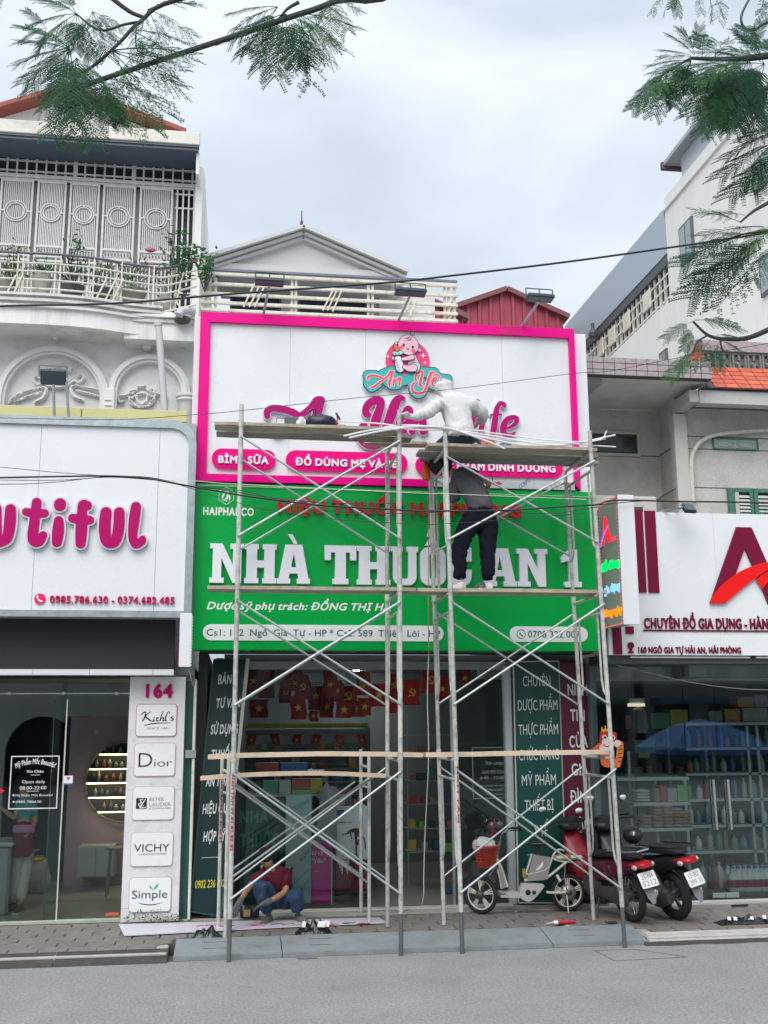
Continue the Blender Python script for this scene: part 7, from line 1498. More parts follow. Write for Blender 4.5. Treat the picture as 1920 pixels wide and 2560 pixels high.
zf=z2+.042;t=thing('person','worker in grey T-shirt and black trousers bending forward on the second lift plank','person',(J(27,1050,2020,-.75).x,-.75,zf))
g=lambda x,y,Y:J(27,x,y,Y)
pel=g(1100,1010,-.62);hl,hr=g(950,1060,-.62),g(1245,1060,-.60);kl,kr=g(815,1520,-.70),g(1205,1530,-.66);al_,ar_=g(830,1930,-.74),g(1225,1930,-.72)
w1,w2_,ch,nk,hd=g(1080,850,-.60),g(1010,680,-.52),g(900,540,-.42),g(740,450,-.36),g(560,350,-.33)
shl,shr=g(770,560,-.48),g(985,450,-.30);ell_,wl_=g(750,850,-.42),g(650,990,-.25);elr,wr_=g(1240,600,-.30),g(1170,720,-.10)
V=[];E=[]
chain(V,E,[(pel,.06),(w1,.06),(w2_,.06),(ch,.06),(nk,.05),(lerp(nk,hd,.5),.055),(hd,.085),(g(500,330,-.32),.06)])
i=chain(V,E,[(shl,.05),(ell_,.038),(wl_,.026)],3);hand(V,E,i,wl_,wl_-ell_,(0,-1,.2),(0,0,1))
i=chain(V,E,[(shr,.05),(elr,.036),(wr_,.026)],3);hand(V,E,i,wr_,wr_-elr,(1,0,0),(0,0,1))
chain(V,E,[(hl,.05),(kl,.045),(al_,.038)],0);chain(V,E,[(hr,.05),(kr,.045),(ar_,.038)],0)
skin('body',V,E,skinm,t)
V=[];E=[];gs_=mat('grey_tshirt',(.105,.105,.125),.9,var=.12,scale=14,spec=.15)
chain(V,E,[(g(1130,1010,-.62),.165),(g(1105,900,-.61),.168),(w1,.162),(w2_,.168),(ch,.145),(g(770,460,-.38),.095)]);chain(V,E,[(shl,.098),(g(745,720,-.46),.080),(g(745,880,-.44),.076)],4);chain(V,E,[(shr,.092),(g(1090,510,-.30),.072)],4)
skin('tshirt',V,E,gs_,t,sub=3,nz=.016,nf=10)
V=[];E=[];bt_=mat('black_trousers',(.009,.011,.018),.9,var=.2,scale=14,spec=.12)
chain(V,E,[(g(1110,900,-.61),.152),(g(1100,1060,-.61),.158)]);chain(V,E,[(g(950,1180,-.63),.135),(lerp(hl,kl,.6),.118),(kl,.098),(lerp(kl,al_,.5),.084),(lerp(kl,al_,1.02),.076)],1);chain(V,E,[(g(1235,1180,-.60),.135),(lerp(hr,kr,.6),.115),(kr,.096),(lerp(kr,ar_,.5),.086),(lerp(kr,ar_,1.02),.078)],1)
skin('trousers',V,E,bt_,t,sub=3,nz=.018,nf=9)
ws,wb=mat('white_shoe',(.66,.65,.62),.6,var=.08),mat('white_sole',(.6,.6,.56),.7)
shoe(t,(al_.x+.03,al_.y-.06,zf),(al_.x-.10,al_.y+.14,zf),ws,wb);shoe(t,(ar_.x+.0,ar_.y-.07,zf),(ar_.x-.05,ar_.y+.17,zf),ws,wb)
def hair(t,c,r,seed,sq=(1,1,1)):
 mb=MB().sphere((0,0,0),1,24,16)
 for v in mb.v:q=1+.10*mnoise.noise(v*3+Vector((seed,0,0)))+.08*mnoise.noise(v*9);v*=q;v.x*=r*sq[0];v.y*=r*sq[1];v.z*=r*sq[2]
 mb.v=[v+Vector(c)for v in mb.v];return mb.put('hair',hairm,t,smooth=True)
hair(t,g(560,345,-.34),.135,4,(1.1,1.05,.92))
MB().tube([Vector(p)for p in spline([tuple(g(x,y,-.5))for x,y in((1240,470),(1275,520),(1265,600),(1215,670),(1190,640))],4)],.004,5).put('cord_loop',bk,t)
c=g(360,430,-.3);dl_=thing('cordless_drill','orange tool hanging on a cord beside the bent worker','tool',c);lump('body',tuple(c-Vector((0,0,.12))),.05,.04,.16,mat('tool_orange',(.75,.13,.02),.4),None,None,2,.2,4,parent=dl_)
MB().tube([Vector(p)for p in spline([tuple(g(x,y,-.3))for x,y in((370,330),(320,400),(310,480),(340,530),(370,520))],4)],.004,5).put('cord',mat('orange_cord',(.6,.15,.04),.5),dl_)
t2=thing('shoe_pair','black and white shoe standing on the plank beside the worker','shoe',(g(1130,2020,-.75).x,-.7,zf));shoe(t2,(g(1150,2020,-.8).x,-.80,zf),(g(1100,2020,-.8).x,-.56,zf),mat('black_white_shoe',(.08,.08,.08),.5,var=.9,scale=30,dirt=(.7,.7,.7),dscale=22,damt=.9),wb)
g=lambda x,y,Y:J(17,x,y,Y)
t=thing('person','worker in white hooded jacket sitting on the top plank reaching left','person',(g(700,1070,-.85).x,-.85,zr3))
pel,w1,w2_,ch,nk,hd=g(720,985,-.84),g(715,850,-.84),g(700,680,-.80),g(650,520,-.76),g(540,370,-.73),g(490,240,-.70)
pel.z=zr3+.12;shl,shr=g(460,460,-.76),g(850,510,-.76);ell_,wl_=g(260,630,-.85),g(60,680,-.95);elr,wr_=g(1075,640,-.70),g(965,760,-.50)
kl,kr=g(400,1000,-.45),g(1010,1020,-.40);kl.z=kr.z=zr3+.09;al_,ar_=Vector((pel.x+.1,-.28,zr3+.06)),Vector((pel.x-.12,-.30,zr3+.06))
V=[];E=[]
chain(V,E,[(pel,.06),(w1,.06),(w2_,.06),(ch,.06),(nk,.05),(lerp(nk,hd,.5),.055),(hd,.085)])
i=chain(V,E,[(shl,.05),(ell_,.038),(wl_,.026)],3);hand(V,E,i,wl_,(-1,-.1,.15),(0,-.5,1),(0,-1,.3),1.1,.6)
i=chain(V,E,[(shr,.05),(elr,.036),(wr_,.026)],3);hand(V,E,i,wr_,(0,1,0),(1,0,0),(0,0,1))
chain(V,E,[(kl,.03),(al_,.03)],0);chain(V,E,[(kr,.03),(ar_,.03)],0);skin('body',V,E,skinm,t)
wj=mat('white_jacket',(.60,.595,.60),.85,var=.06,scale=14);V=[];E=[]
chain(V,E,[(g(725,985,-.84),.185),(g(725,900,-.84),.182),(w1,.176),(w2_,.170),(ch,.150),(lerp(ch,nk,.7),.112),(lerp(nk,hd,.25),.095),(g(495,270,-.70),.130),(g(490,200,-.68),.105)])
chain(V,E,[(shl,.105),(lerp(shl,ell_,.5),.088),(ell_,.074),(lerp(ell_,wl_,.6),.058),(lerp(ell_,wl_,.95),.048)],4);chain(V,E,[(shr,.105),(lerp(shr,elr,.5),.092),(elr,.084),(lerp(elr,wr_,.6),.068),(lerp(elr,wr_,.95),.055)],4)
skin('hooded_jacket',V,E,wj,t,sub=3,nz=.017,nf=10)
V=[];E=[];chain(V,E,[(lerp(kl,al_,.8),.06),(kl,.08),(lerp(pel,kl,.5),.12),(pel+Vector((-.06,0,.03)),.155),(pel+Vector((.06,0,.03)),.155),(lerp(pel,kr,.5),.12),(kr,.08),(lerp(kr,ar_,.8),.06)]);skin('trousers',V,E,mat('navy_trousers',(.02,.03,.055),.85,var=.15),t,nz=.01)
gl_=mat('white_glove',(.66,.66,.68),.85);V=[(tuple(lerp(ell_,wl_,.85)),.038),(tuple(wl_),.038)];E=[(0,1)];hand(V,E,1,wl_,(-1,-.1,.15),(0,-.5,1),(0,-1,.3),1.35,.6);skin('glove',V,E,gl_,t)
g=lambda x,y,Y:J(25,x,y,Y)
t=thing('person','man in maroon polo and jeans crouching on the pavement with grey gloves','person',(g(850,1290,.45).x,.45,PZ))
pel,w1,w2_,ch,nk,hd=g(830,1060,.62),g(800,930,.55),g(740,800,.46),g(680,700,.40),g(640,610,.34),g(590,500,.28)
shl,shr=g(510,720,.36),g(855,690,.44);ell_,wl_=g(335,880,.25),g(220,1070,.10);elr,wr_=g(850,940,.32),g(610,1080,.18)
kl,kr=g(480,830,.22),g(1000,960,.25);al_,ar_=g(620,1200,.40),g(1020,1200,.40);al_.z=ar_.z=PZ+.09
V=[];E=[]
chain(V,E,[(pel,.06),(w1,.06),(w2_,.06),(ch,.07),(nk,.052),(lerp(nk,hd,.45),.058),(hd,.086),(g(560,540,.24),.055)])
i=chain(V,E,[(shl,.05),(ell_,.040),(wl_,.028)],3);i2=chain(V,E,[(shr,.052),(elr,.042),(wr_,.030)],3)
chain(V,E,[(kl,.06),(al_,.04)],0);chain(V,E,[(kr,.06),(ar_,.04)],0);bd=skin('body',V,E,mat('tan_skin',(.40,.20,.11),.5,var=.1,scale=20),t)
MB().sphere(g(640,520,.27),.026,8,6,(.4,.9,1.1)).put('ear',skinm,bd);MB().sphere(g(520,590,.17),.016,8,6,(1,1,1.2)).put('nose',MATS['tan_skin'],bd)
for x in(505,555):MB().sphere(g(x,560,.175),.008,8,6,(1.3,.6,.5)).put('eye',hairm,bd)
hair(t,g(590,430,.30),.108,7,(1.02,1.0,.86));MB().sphere(g(510,480,.22),.05,10,8,(1.1,.7,.8)).put('fringe',hairm,t,smooth=True)
V=[];E=[];mp_=mat('maroon_polo',(.115,.006,.022),.85,var=.15,scale=16)
chain(V,E,[(g(845,1060,.60),.150),(w1,.155),(w2_,.158),(ch,.138),(lerp(ch,nk,.75),.085)]);chain(V,E,[(shl,.095),(lerp(shl,ell_,.8),.078)],3);chain(V,E,[(shr,.105),(lerp(shr,elr,.8),.09)],3);skin('polo_shirt',V,E,mp_,t,sub=3,nz=.016,nf=12)
V=[];E=[];jn=mat('blue_jeans',(.022,.055,.12),.85,var=.35,scale=9,dirt=(.20,.27,.36),dscale=6,damt=.6)
chain(V,E,[(pel,.145)]);chain(V,E,[(lerp(pel,kl,.5),.115),(kl,.10),(lerp(kl,al_,.5),.085),(lerp(kl,al_,.95),.068)],0);chain(V,E,[(lerp(pel,kr,.5),.12),(kr,.105),(lerp(kr,ar_,.5),.09),(lerp(kr,ar_,.95),.072)],0);skin('jeans',V,E,jn,t,sub=3,nz=.013)
gg=mat('grey_glove',(.13,.13,.14),.9,var=.25,scale=30)
for a,b,dd,sd in((ell_,wl_,Vector((-.45,-.5,-.7)),(1,0,0)),(elr,wr_,Vector((-.9,-.35,-.25)),(0,-1,.2))):V=[(tuple(lerp(a,b,.75)),.044),(tuple(b),.040)];E=[(0,1)];hand(V,E,1,b,dd,(0,-.6,.8),sd,1.35,.55);skin('glove',V,E,gg,t)
gsh=mat('grey_shoe',(.16,.17,.15),.8,var=.2);shoe(t,(al_.x+.02,al_.y+.07,PZ),(al_.x-.08,al_.y-.17,PZ),gsh,wb);shoe(t,(ar_.x-.01,ar_.y+.07,PZ),(ar_.x+.10,ar_.y-.16,PZ),gsh,wb)
MB().tube([g(655,640,.30),g(700,740,.34),g(745,820,.36)],.007,5).put('lanyard',bk,t)
c=onz(25,300,1320,PZ);t=thing('power_tool','dark transformer box with brass label and cable in front of the crouching man','tool',(c.x,c.y,PZ))
BOX('body',bk,t,c.x-.07,c.x+.16,c.y-.05,c.y+.08,PZ+.03,PZ+.13,.015);BOX('label_plate',mat('brass_label',(.35,.26,.10),.5),t,c.x-.03,c.x+.05,c.y-.054,c.y-.0505,PZ+.04,PZ+.12)
MB().tube([Vector(p)for p in spline([tuple(g(x,y,c.y))for x,y in((180,1250),(230,1290),(330,1260),(400,1240),(415,1180),(390,1130))],4)],.006,5).put('cable',mat('brown_cable',(.2,.12,.08),.5),t)
g=lambda x,y,Y:J(21,x,y,Y)
t=thing('person','shop assistant in teal shirt, dark red apron and pale trousers behind the left window','person',(g(270,1900,1.6).x,1.6,PZ+.02))
V=[];E=[];pel,ch,nk,hd=g(300,1180,1.6),g(330,740,1.6),g(320,560,1.58),g(310,430,1.56)
chain(V,E,[(pel,.11),(g(320,960,1.6),.10),(ch,.10),(nk,.045),(hd,.085)]);i=chain(V,E,[(g(270,640,1.6),.05),(g(200,880,1.5),.038),(g(20,740,1.42),.026)],2);hand(V,E,i,g(20,740,1.42),(-1,0,-.1),(0,0,1),(0,-1,0));i=chain(V,E,[(g(420,660,1.65),.05),(g(470,900,1.6),.038),(g(400,1050,1.5),.026)],2);hand(V,E,i,g(400,1050,1.5),(-.5,-.5,-.5),(0,-1,0),(0,0,1))
fz=PZ+.1;chain(V,E,[(g(230,1500,1.6),.06),(Vector((g(190,1900,1.6).x,1.6,fz)),.04)],0);chain(V,E,[(g(350,1500,1.65),.06),(Vector((g(290,1950,1.6).x,1.5,fz)),.04)],0);skin('body',V,E,skinm,t)
V=[];E=[];chain(V,E,[(g(320,980,1.6),.125),(ch,.125),(lerp(ch,nk,.7),.07)]);chain(V,E,[(g(270,650,1.6),.075),(g(235,800,1.54),.06)],1);chain(V,E,[(g(420,670,1.64),.075),(g(460,860,1.6),.06)],1);skin('shirt',V,E,mat('teal_shirt',(.03,.25,.27),.85,var=.15),t,nz=.01)
V=[];E=[];chain(V,E,[(g(300,1180,1.6),.14)]);chain(V,E,[(g(225,1480,1.6),.09),(Vector((g(185,1880,1.6).x,1.6,fz+.04)),.065)],0);chain(V,E,[(g(350,1480,1.65),.09),(Vector((g(290,1900,1.6).x,1.5,fz+.04)),.065)],0);skin('trousers',V,E,mat('cream_trousers',(.50,.46,.38),.85,var=.1),t,nz=.01)
V=[];E=[];chain(V,E,[(g(310,900,1.52),(.12,.05)),(g(300,1180,1.48),(.13,.06)),(g(290,1400,1.48),(.125,.04))]);skin('apron',V,E,mat('dark_red_apron',(.17,.005,.02),.8,var=.1),t,nz=.008)
hair(t,hd+Vector((0,.02,.03)),.10,2);BOX('waist_cloth',mat('pink_cloth',(.45,.16,.26),.8,var=.1),t,g(170,1000,1.4).x,g(460,1000,1.4).x,1.38,1.42,g(300,1070,1.4).z,g(300,960,1.4).z,.02)
for x,y in((g(190,1900,1.6).x,1.6),(g(290,1900,1.6).x,1.5)):shoe(t,(x,y+.08,PZ+.02),(x-.03,y-.16,PZ+.02),mat('brown_slipper',(.12,.07,.05),.7),wb)
c=onz(21,460,1880,PZ+.02);lump('rice_sack',(c.x,c.y+.2,PZ+.02),.16,.15,.30,mat('woven_sack',(.42,.40,.34),.85,var=.15,scale=20),'slumped whitish woven sack on the floor behind the left window','sack',11,.25,3)
c2=lump('gold_bag',(c.x-.02,c.y+.17,PZ+.44),.10,.09,.05,mat('gold_film',(.45,.33,.06),.3,.3,var=.3),'crumpled gold plastic bag on top of the woven sack','bag',4,.3,4)
c=onz(21,160,1950,PZ+.02);tag(MB().lathe([(.17,.0),(.18,.02),(.14,.05),(.02,.05)],(c.x,c.y,PZ+.02),18).put('basin',mat('green_plastic',(.01,.14,.09),.4),own=True),'dark green plastic basin on the floor of the left shop','basin')
q=[at(21,x,y,.72)for x,y in((-40,455),(68,510),(-40,565))];tag(MB().add([*q,*[p+Vector((0,.004,0))for p in q]],[(0,2,1),(3,4,5),(0,1,4,3),(1,2,5,4),(2,0,3,5)]).put('arrow_sticker',mat('sticker_red',(.6,.02,.02),.4),own=True),'red arrow shaped sticker at the left edge of the shop window','sticker')
rubb=mat('tyre_rubber',(.018,.018,.02),.75,var=.2,scale=30,bump=.4,bscale=90);chrome=mat('chrome',(.6,.6,.6),.18,.9,var=.1,scale=20);blkp=mat('black_plastic',(.015,.016,.018),.35,var=.15,scale=9)
dkm=mat('engine_metal',(.12,.12,.12),.45,.6,var=.35,scale=18,bump=.3,bscale=60);redp=mat('red_gloss',(.22,.004,.010),.35,var=.15,scale=5,dirt=(.10,.03,.03),dscale=6,damt=.5);tail_=mat('tail_red',(.42,.01,.018),.2,var=.1);amber=mat('clear_lens',(.45,.40,.34),.2,var=.1)
def loft(secs,n=14,pw=.7):
 "sections (y, half width, z bottom, z top[, x offset])"
 mb=MB()
 for s in secs:
  y,hw,z0,z1=s[:4];ox=s[4]if len(s)>4 else 0
  for k in range(n):a=2*math.pi*k/n;c_,s_=math.cos(a),math.sin(a);mb.v.append(Vector((ox+hw*math.copysign(abs(c_)**pw,c_),y,(z0+z1)/2+(z1-z0)/2*math.copysign(abs(s_)**pw,s_))))
 m_=len(secs);mb.f=[(i*n+k,i*n+(k+1)%n,(i+1)*n+(k+1)%n,(i+1)*n+k)for i in range(m_-1)for k in range(n)]+[tuple(range(n))[::-1],tuple(range((m_-1)*n,m_*n))];return mb
def wheel(t,y,R_,tw,spokes,rimm,name='wheel',z=None,yaw=0,x=0):
 z=R_ if z is None else z;M=Matrix.Translation((x,y,z))@Matrix.Rotation(yaw,4,'Z')
 def P(mb,nm,m,par,sm=True):me=mb.mesh(nm,sm);me.transform(M);return put(nm,me,m,par)
 mb=MB();N_,n=40,8
 for i in range(N_):
  a=2*math.pi*i/N_
  for k in range(n):b=2*math.pi*k/n;r=R_-tw*.55+tw*.55*math.cos(b);mb.v.append(Vector((tw*.5*math.sin(b),r*math.cos(a),r*math.sin(a))))
 mb.f=[(i*n+k,((i+1)%N_)*n+k,((i+1)%N_)*n+(k+1)%n,i*n+(k+1)%n)for i in range(N_)for k in range(n)];w_o=P(mb,name,rubb,t)
 rr=R_-tw*1.05;MB_=MB().tube([(0,rr*math.cos(2*math.pi*k/36),rr*math.sin(2*math.pi*k/36))for k in range(36)],.012,6,closed=True);P(MB_,'rim',rimm,w_o)
 P(MB().lathe([(.02,-.07),(.05,-.05),(.05,.05),(.02,.07)],(0,0,0),14,'x'),'hub',dkm,w_o)
 sp=MB()
 if spokes=='wire':
  for k in range(24):a=2*math.pi*k/24;b=a+(.5 if k%2 else-.5);sp.bar((.03*(1 if k%4<2 else-1),.04*math.cos(b),.04*math.sin(b)),(0,rr*math.cos(a),rr*math.sin(a)),.003,.003)
  P(sp,'spokes',chrome,w_o,False)['kind']='stuff'
 else:
  for k in range(5):
   for d in(-.16,0,.16):a=2*math.pi*k/5+.3;P(MB().bar((0,.05*math.cos(a+d),.05*math.sin(a+d)),(0,rr*math.cos(a+d),rr*math.sin(a+d)),.012,.014,(1,0,0)),'spoke',rimm,w_o,False)
 return w_o
def motorbike(label,loc,th,lean,body,scooter,plate_lines,sidec):
 t=thing('motorbike',label,'motorbike',loc,'motorbikes parked on the pavement',local=True);t.rotation_euler=(0,lean,th);t.scale=(1.07,)*3
 tw=.10 if scooter else .075;Rw=.275 if scooter else .285;WB=1.24
 wheel(t,0,Rw,tw,'mag' if scooter else 'wire',dkm if scooter else chrome);wheel(t,WB,Rw,.08,'wire' if not scooter else 'mag',chrome if not scooter else dkm)
 if scooter:loft([(-.10,.05,.22,.36,-.12),(.05,.07,.16,.40,-.13),(.40,.09,.18,.42,-.08),(.62,.08,.22,.38,0)]).put('engine',dkm,t,smooth=True)
 else:
  loft([(.38,.09,.20,.42),(.52,.13,.17,.46),(.72,.11,.20,.44),(.80,.06,.26,.38)]).put('engine',dkm,t,smooth=True);MB().bar((-.08,0,.28),(-.08,.5,.30),.03,.05).put('swing_arm',dkm,t)
  loft([(-.10,.015,.20,.36,-.09),(.0,.02,.17,.39,-.09),(.45,.02,.24,.36,-.10)]).put('chain_case',mat('case_grey',(.10,.095,.09),.5,.4,var=.3),t,smooth=True)
 ex=.15
 MB().tube([(ex*.6,.62,.20),(ex,.40,.17),(ex,.22,.20)],.018,8).put('exhaust_pipe',dkm,t,smooth=True)
 MB().tube([(ex,.24,.20),(ex+.005,.16,.22),(ex+.01,-.26,.31)],[.03,.052,.050],14).put('muffler',dkm,t,smooth=True);MB().lathe([(.040,0),(.040,-.02),(.022,-.03)],(ex+.01,-.258,.31),14,'y').put('muffler_end',chrome,t)
 for s_ in(-1,1):MB().tube([(s_*.10,.02,.30),(s_*.115,.10,.62)],[.022,.026],8).put('shock_absorber',chrome if s_>0 else dkm,t,smooth=True)
 sz=.04 if scooter else 0
 loft([(-.34,.035,.72+sz,.755+sz),(-.25,.09,.70+sz,.78+sz),(-.05,.125,.70+sz,.79+sz),(.15,.13,.70+sz,.775+sz),(.30,.115,.67+sz,.735+sz),(.50,.10,.66+sz,.72+sz),(.62,.05,.65,.70)]).put('seat',mat('seat_vinyl',(.014,.014,.018),.5,var=.15,bump=.2,bscale=60),t,smooth=True)
 loft([(-.40,.05,.66+sz,.70+sz),(-.30,.10,.60+sz,.70+sz),(-.10,.13,.52+sz,.70+sz),(.15,.135,.44,.69),(.40,.12,.40,.66),(.60,.09,.42,.64)]).put('tail_cowl',sidec or body,t,smooth=True)
 if sidec:loft([(-.22,.108,.60,.66),(.0,.142,.50,.60),(.2,.148,.42,.56),(.45,.13,.40,.50)]).put('side_cover',sidec,t,smooth=True)
 loft([(-.445,.05,.635+sz,.68+sz),(-.40,.095,.62+sz,.70+sz),(-.32,.108,.63+sz,.69+sz),(-.24,.108,.64+sz,.68+sz)]).put('tail_lamp',tail_,t,smooth=True)
 for s_ in(-1,1):MB().sphere((s_*.115,-.36,.645+sz),.035,10,8,(.7,1.2,.8)).put('indicator',amber,t,smooth=True)
 gb=MB().tube([(-.11,.1,.78+sz),(-.12,-.25,.80+sz),(-.07,-.40,.81+sz),(.07,-.40,.81+sz),(.12,-.25,.80+sz),(.11,.1,.78+sz)],.011,8);gb.put('grab_rail',chrome if not scooter else blkp,t,smooth=True)
 loft([(-.02,.05,.60,.64),(-.22,.065,.54,.62),(-.34,.06,.45,.55),(-.38,.05,.40,.50)]).put('rear_fender',blkp,t,smooth=True)
 fl2=MB().add([(-.06,-.38,.44),(.06,-.38,.44),(.055,-.43,.33),(.02,-.45,.26),(-.02,-.45,.26),(-.055,-.43,.33)]+[(-.06,-.375,.44),(.06,-.375,.44),(.055,-.425,.33),(.02,-.445,.26),(-.02,-.445,.26),(-.055,-.425,.33)],[(0,1,2,3,4,5)[::-1],(6,7,8,9,10,11)]+[(i,(i+1)%6,(i+1)%6+6,i+6)for i in range(6)]);fl2.put('mud_flap',mat('grey_flap',(.17,.175,.19),.6),t)
 pc_=Vector((0,-.415,.51));pu=Vector((0,.42,.91)).normalized();pn=Vector((0,-.91,.42)).normalized();pw2,ph=.108,.082
 mb=MB();P_=[pc_+Vector((a,0,0))+pu*b for a,b in rrect(-pw2,pw2,-ph,ph,.015,3)];mb.add(P_+[p-pn*.005 for p in P_],[tuple(range(len(P_))),tuple(range(2*len(P_)-1,len(P_)-1,-1))]+[(i,i+len(P_),(i+1)%len(P_)+len(P_),(i+1)%len(P_))for i in range(len(P_))]);po=mb.put('number_plate',mat('plate_white2',(.74,.74,.75),.4,var=.05,dirt=(.5,.5,.48),damt=.4),t)
 for s_,u0,u1,v0,v1 in((plate_lines[0],-.075,.075,.008,.060),(plate_lines[1],-.09,.09,-.062,-.008)):text(s_,mat('plate_grey',(.22,.22,.24),.5,var=0),po,u0,u1,v0,v1,0,bold=.01,t=.001,basis=(pc_+pn*.0006,(1,0,0),pu,pn))
 loft([(.70,.04,.38,.50),(.80,.13,.34,.62),(.90,.17,.36,.80),(.98,.13,.50,.92),(1.04,.07,.70,.95)]).put('leg_shield',body,t,smooth=True)
 loft([(.52,.05,.36,.46),(.72,.06,.40,.54),(.86,.06,.55,.70)]).put('frame_tunnel',body if not scooter else blkp,t,smooth=True)
 for s_ in(-1,1):MB().tube([(s_*.06,WB,Rw),(s_*.06,1.02,.80)],.018,8).put('fork_leg',dkm,t,smooth=True)
 mb=MB();n_=12
 for k in range(n_):a=rad(20+130*k/(n_-1));r=Rw+.03;mb.v+=[Vector((-.055,WB-r*math.cos(a),Rw+r*math.sin(a))),Vector((0,WB-(r+.02)*math.cos(a),Rw+(r+.02)*math.sin(a))),Vector((.055,WB-r*math.cos(a),Rw+r*math.sin(a)))]
 mb.f=[(3*k+j,3*k+j+1,3*k+j+4,3*k+j+3)for k in range(n_-1)for j in(0,1)];mb.put('front_fender',body,t,smooth=True)
 loft([(.86,.10,.93,1.0),(.93,.15,.90,1.05),(1.02,.14,.90,1.06),(1.10,.08,.92,1.0)]).put('handlebar_cover',blkp,t,smooth=True)
 for s_ in(-1,1):
  MB().tube([(s_*.10,.95,1.0),(s_*.24,.92,1.0),(s_*.36,.86,.99)],[.022,.018,.018],8).put('grip',rubb,t,smooth=True);MB().tube([(s_*.2,.98,.99),(s_*.36,.96,.975)],.006,5).put('lever',dkm,t)
  MB().tube([(s_*.22,.95,1.01),(s_*.28,.99,1.12),(s_*.33,.97,1.17)],.006,6).put('mirror_arm',blkp,t)
  mr_=MB().sphere((s_*.34,.965,1.21),.06,12,8,(1,.3,.7)).put('mirror',blkp,t,smooth=True);MB().sphere((s_*.34,.955,1.21),.053,12,8,(1,.3,.7)).put('mirror_glass',mat('mirror_glass',(.8,.82,.85),.05,.9,var=0),mr_,smooth=True)
 MB().tube([(-.10,.45,.22),(-.22,.38,.02)],.011,6).put('side_stand',dkm,t)
 return t
p1=onz(19,850,1510,PZ);p2=onz(19,1360,1485,PZ)
motorbike('red motorbike with black seat parked beside the scaffold post, plate 35-N4 5212',(p1.x-.07,p1.y+.08,PZ),rad(15),rad(-9),redp,False,('35-N4','5212'),mat('plum_red',(.085,.003,.018),.35,var=.2,dirt=(.2,.09,.02),dscale=5,damt=.5))
motorbike('black scooter with red tail lamp parked right of the red motorbike, plate 15-B2 299.35',(p2.x-.07,p2.y+.08,PZ),rad(19),rad(-11),blkp,True,('15-B2','299.35'),None)
hb_=at(19,745,500,.35);h_=thing('helmet','black helmet with white mark resting by the red motorbike handlebar','helmet',hb_);MB().sphere(hb_,.12,16,10,(1,1,.85)).put('shell',blkp,h_,smooth=True);MB().sphere(hb_+Vector((-.02,-.075,.01)),.045,10,8,(.7,.9,1.2)).put('badge',plate,h_,smooth=True)
YE2=.56;g=lambda x,y,d=0:at(18,x,y,YE2+d)
fc,rc_=g(288,1042,-.02),g(1288,1045);dzz=(PZ+.225)-(fc.z+rc_.z)/2
def g(x,y,d=0):p=at(18,x,y,YE2+d);return Vector((p.x,p.y,p.z+dzz*(1 if y>700 else .7)))
eb=thing('electric_bicycle','cream and grey electric bicycle with orange front basket in front of the green board','electric bicycle',((fc.x+rc_.x)/2,YE2,PZ))
def ewheel(c,yaw,motor):
 o=thing('tmp','x','x',(0,0,0),local=True);w_o=wheel(o,0,.225,.05,'mag',cream,z=0,yaw=yaw);
 if motor:me=MB().lathe([(.03,-.06),(.095,-.045),(.10,0),(.095,.045),(.03,.06)],(0,0,0),24,'x').mesh('hub_motor',True);me.transform(Matrix.Rotation(yaw,4,'Z'));put('hub_motor',me,mat('motor_silver',(.35,.34,.33),.35,.6,var=.15),w_o)
 w_o.parent=eb;w_o.location=c-ORG[eb.name];bpy.data.objects.remove(o);return w_o
fc=Vector((fc.x,YE2,PZ+.225));rc_=Vector((rc_.x,YE2,PZ+.225));ewheel(fc,rad(90-38),False);ewheel(rc_,rad(90),True)
ivory=mat('ivory_paint',(.62,.60,.50),.35,var=.06,coat=.3,dirt=(.3,.27,.2),dscale=12,damt=.4);gpl=mat('grey_body_plastic',(.30,.28,.29),.4,var=.08);fadeg=mat('faded_white_plastic',(.50,.50,.49),.4,var=.08)
def tb(name,pts,r,m,**k):return MB().tube([Vector(p)for p in spline([tuple(p)for p in pts],5)],r,8).put(name,m,eb,smooth=True,**k)
tb('stem',[g(505,450),g(480,560),g(470,660)],.018,chrome);tb('down_tube',[g(470,655),g(520,760),g(560,880),g(590,965)],.022,ivory);tb('down_tube',[g(480,760),g(505,860),g(525,985)],.016,ivory)
MB().prism([(g(x,y).x,g(x,y).z)for x,y in((485,740),(515,745),(575,960),(530,985))],YE2-.03,YE2+.03).put('stem_cover',gpl,eb)
for s_ in(-.05,.05):MB().tube([g(470,720,s_*.3),fc+Vector((-.02*s_,s_,.10)),fc+Vector((0,s_,0))],.012,6).put('fork_leg',dkm,eb)
mb=MB();
for k in range(14):a=rad(35+120*k/13)-.2;d_=Vector((math.cos(rad(38)),-math.sin(rad(38)),0));s2=Vector((math.sin(rad(38)),math.cos(rad(38)),0));c=fc+d_*(-.25*math.cos(a))+Vector((0,0,.25*math.sin(a)));mb.v+=[c-s2*.035,c+s2*.035]
mb.f=[(2*k,2*k+1,2*k+3,2*k+2)for k in range(13)];mb.put('front_mudguard',dkm,eb,smooth=True)
MB().prism([(g(x,y).x,g(x,y).z)for x,y in((495,1018),(725,1022),(725,1082),(495,1075))],YE2-.09,YE2+.09).put('footboard',fadeg,eb);q=g(540,1048,-.091);BOX('slot',blkp,eb,q.x-.035,q.x+.035,YE2-.094,YE2-.0905,q.z-.006,q.z+.006)
cc_=[(735,930),(760,915),(980,925),(965,985),(900,1060),(850,1110),(800,1120),(745,1100),(715,1060),(715,990)]
MB().prism([(g(x,y).x,g(x,y).z)for x,y in spline(cc_,3,True)],YE2-.10,YE2-.02).put('crank_cover',fadeg,eb)
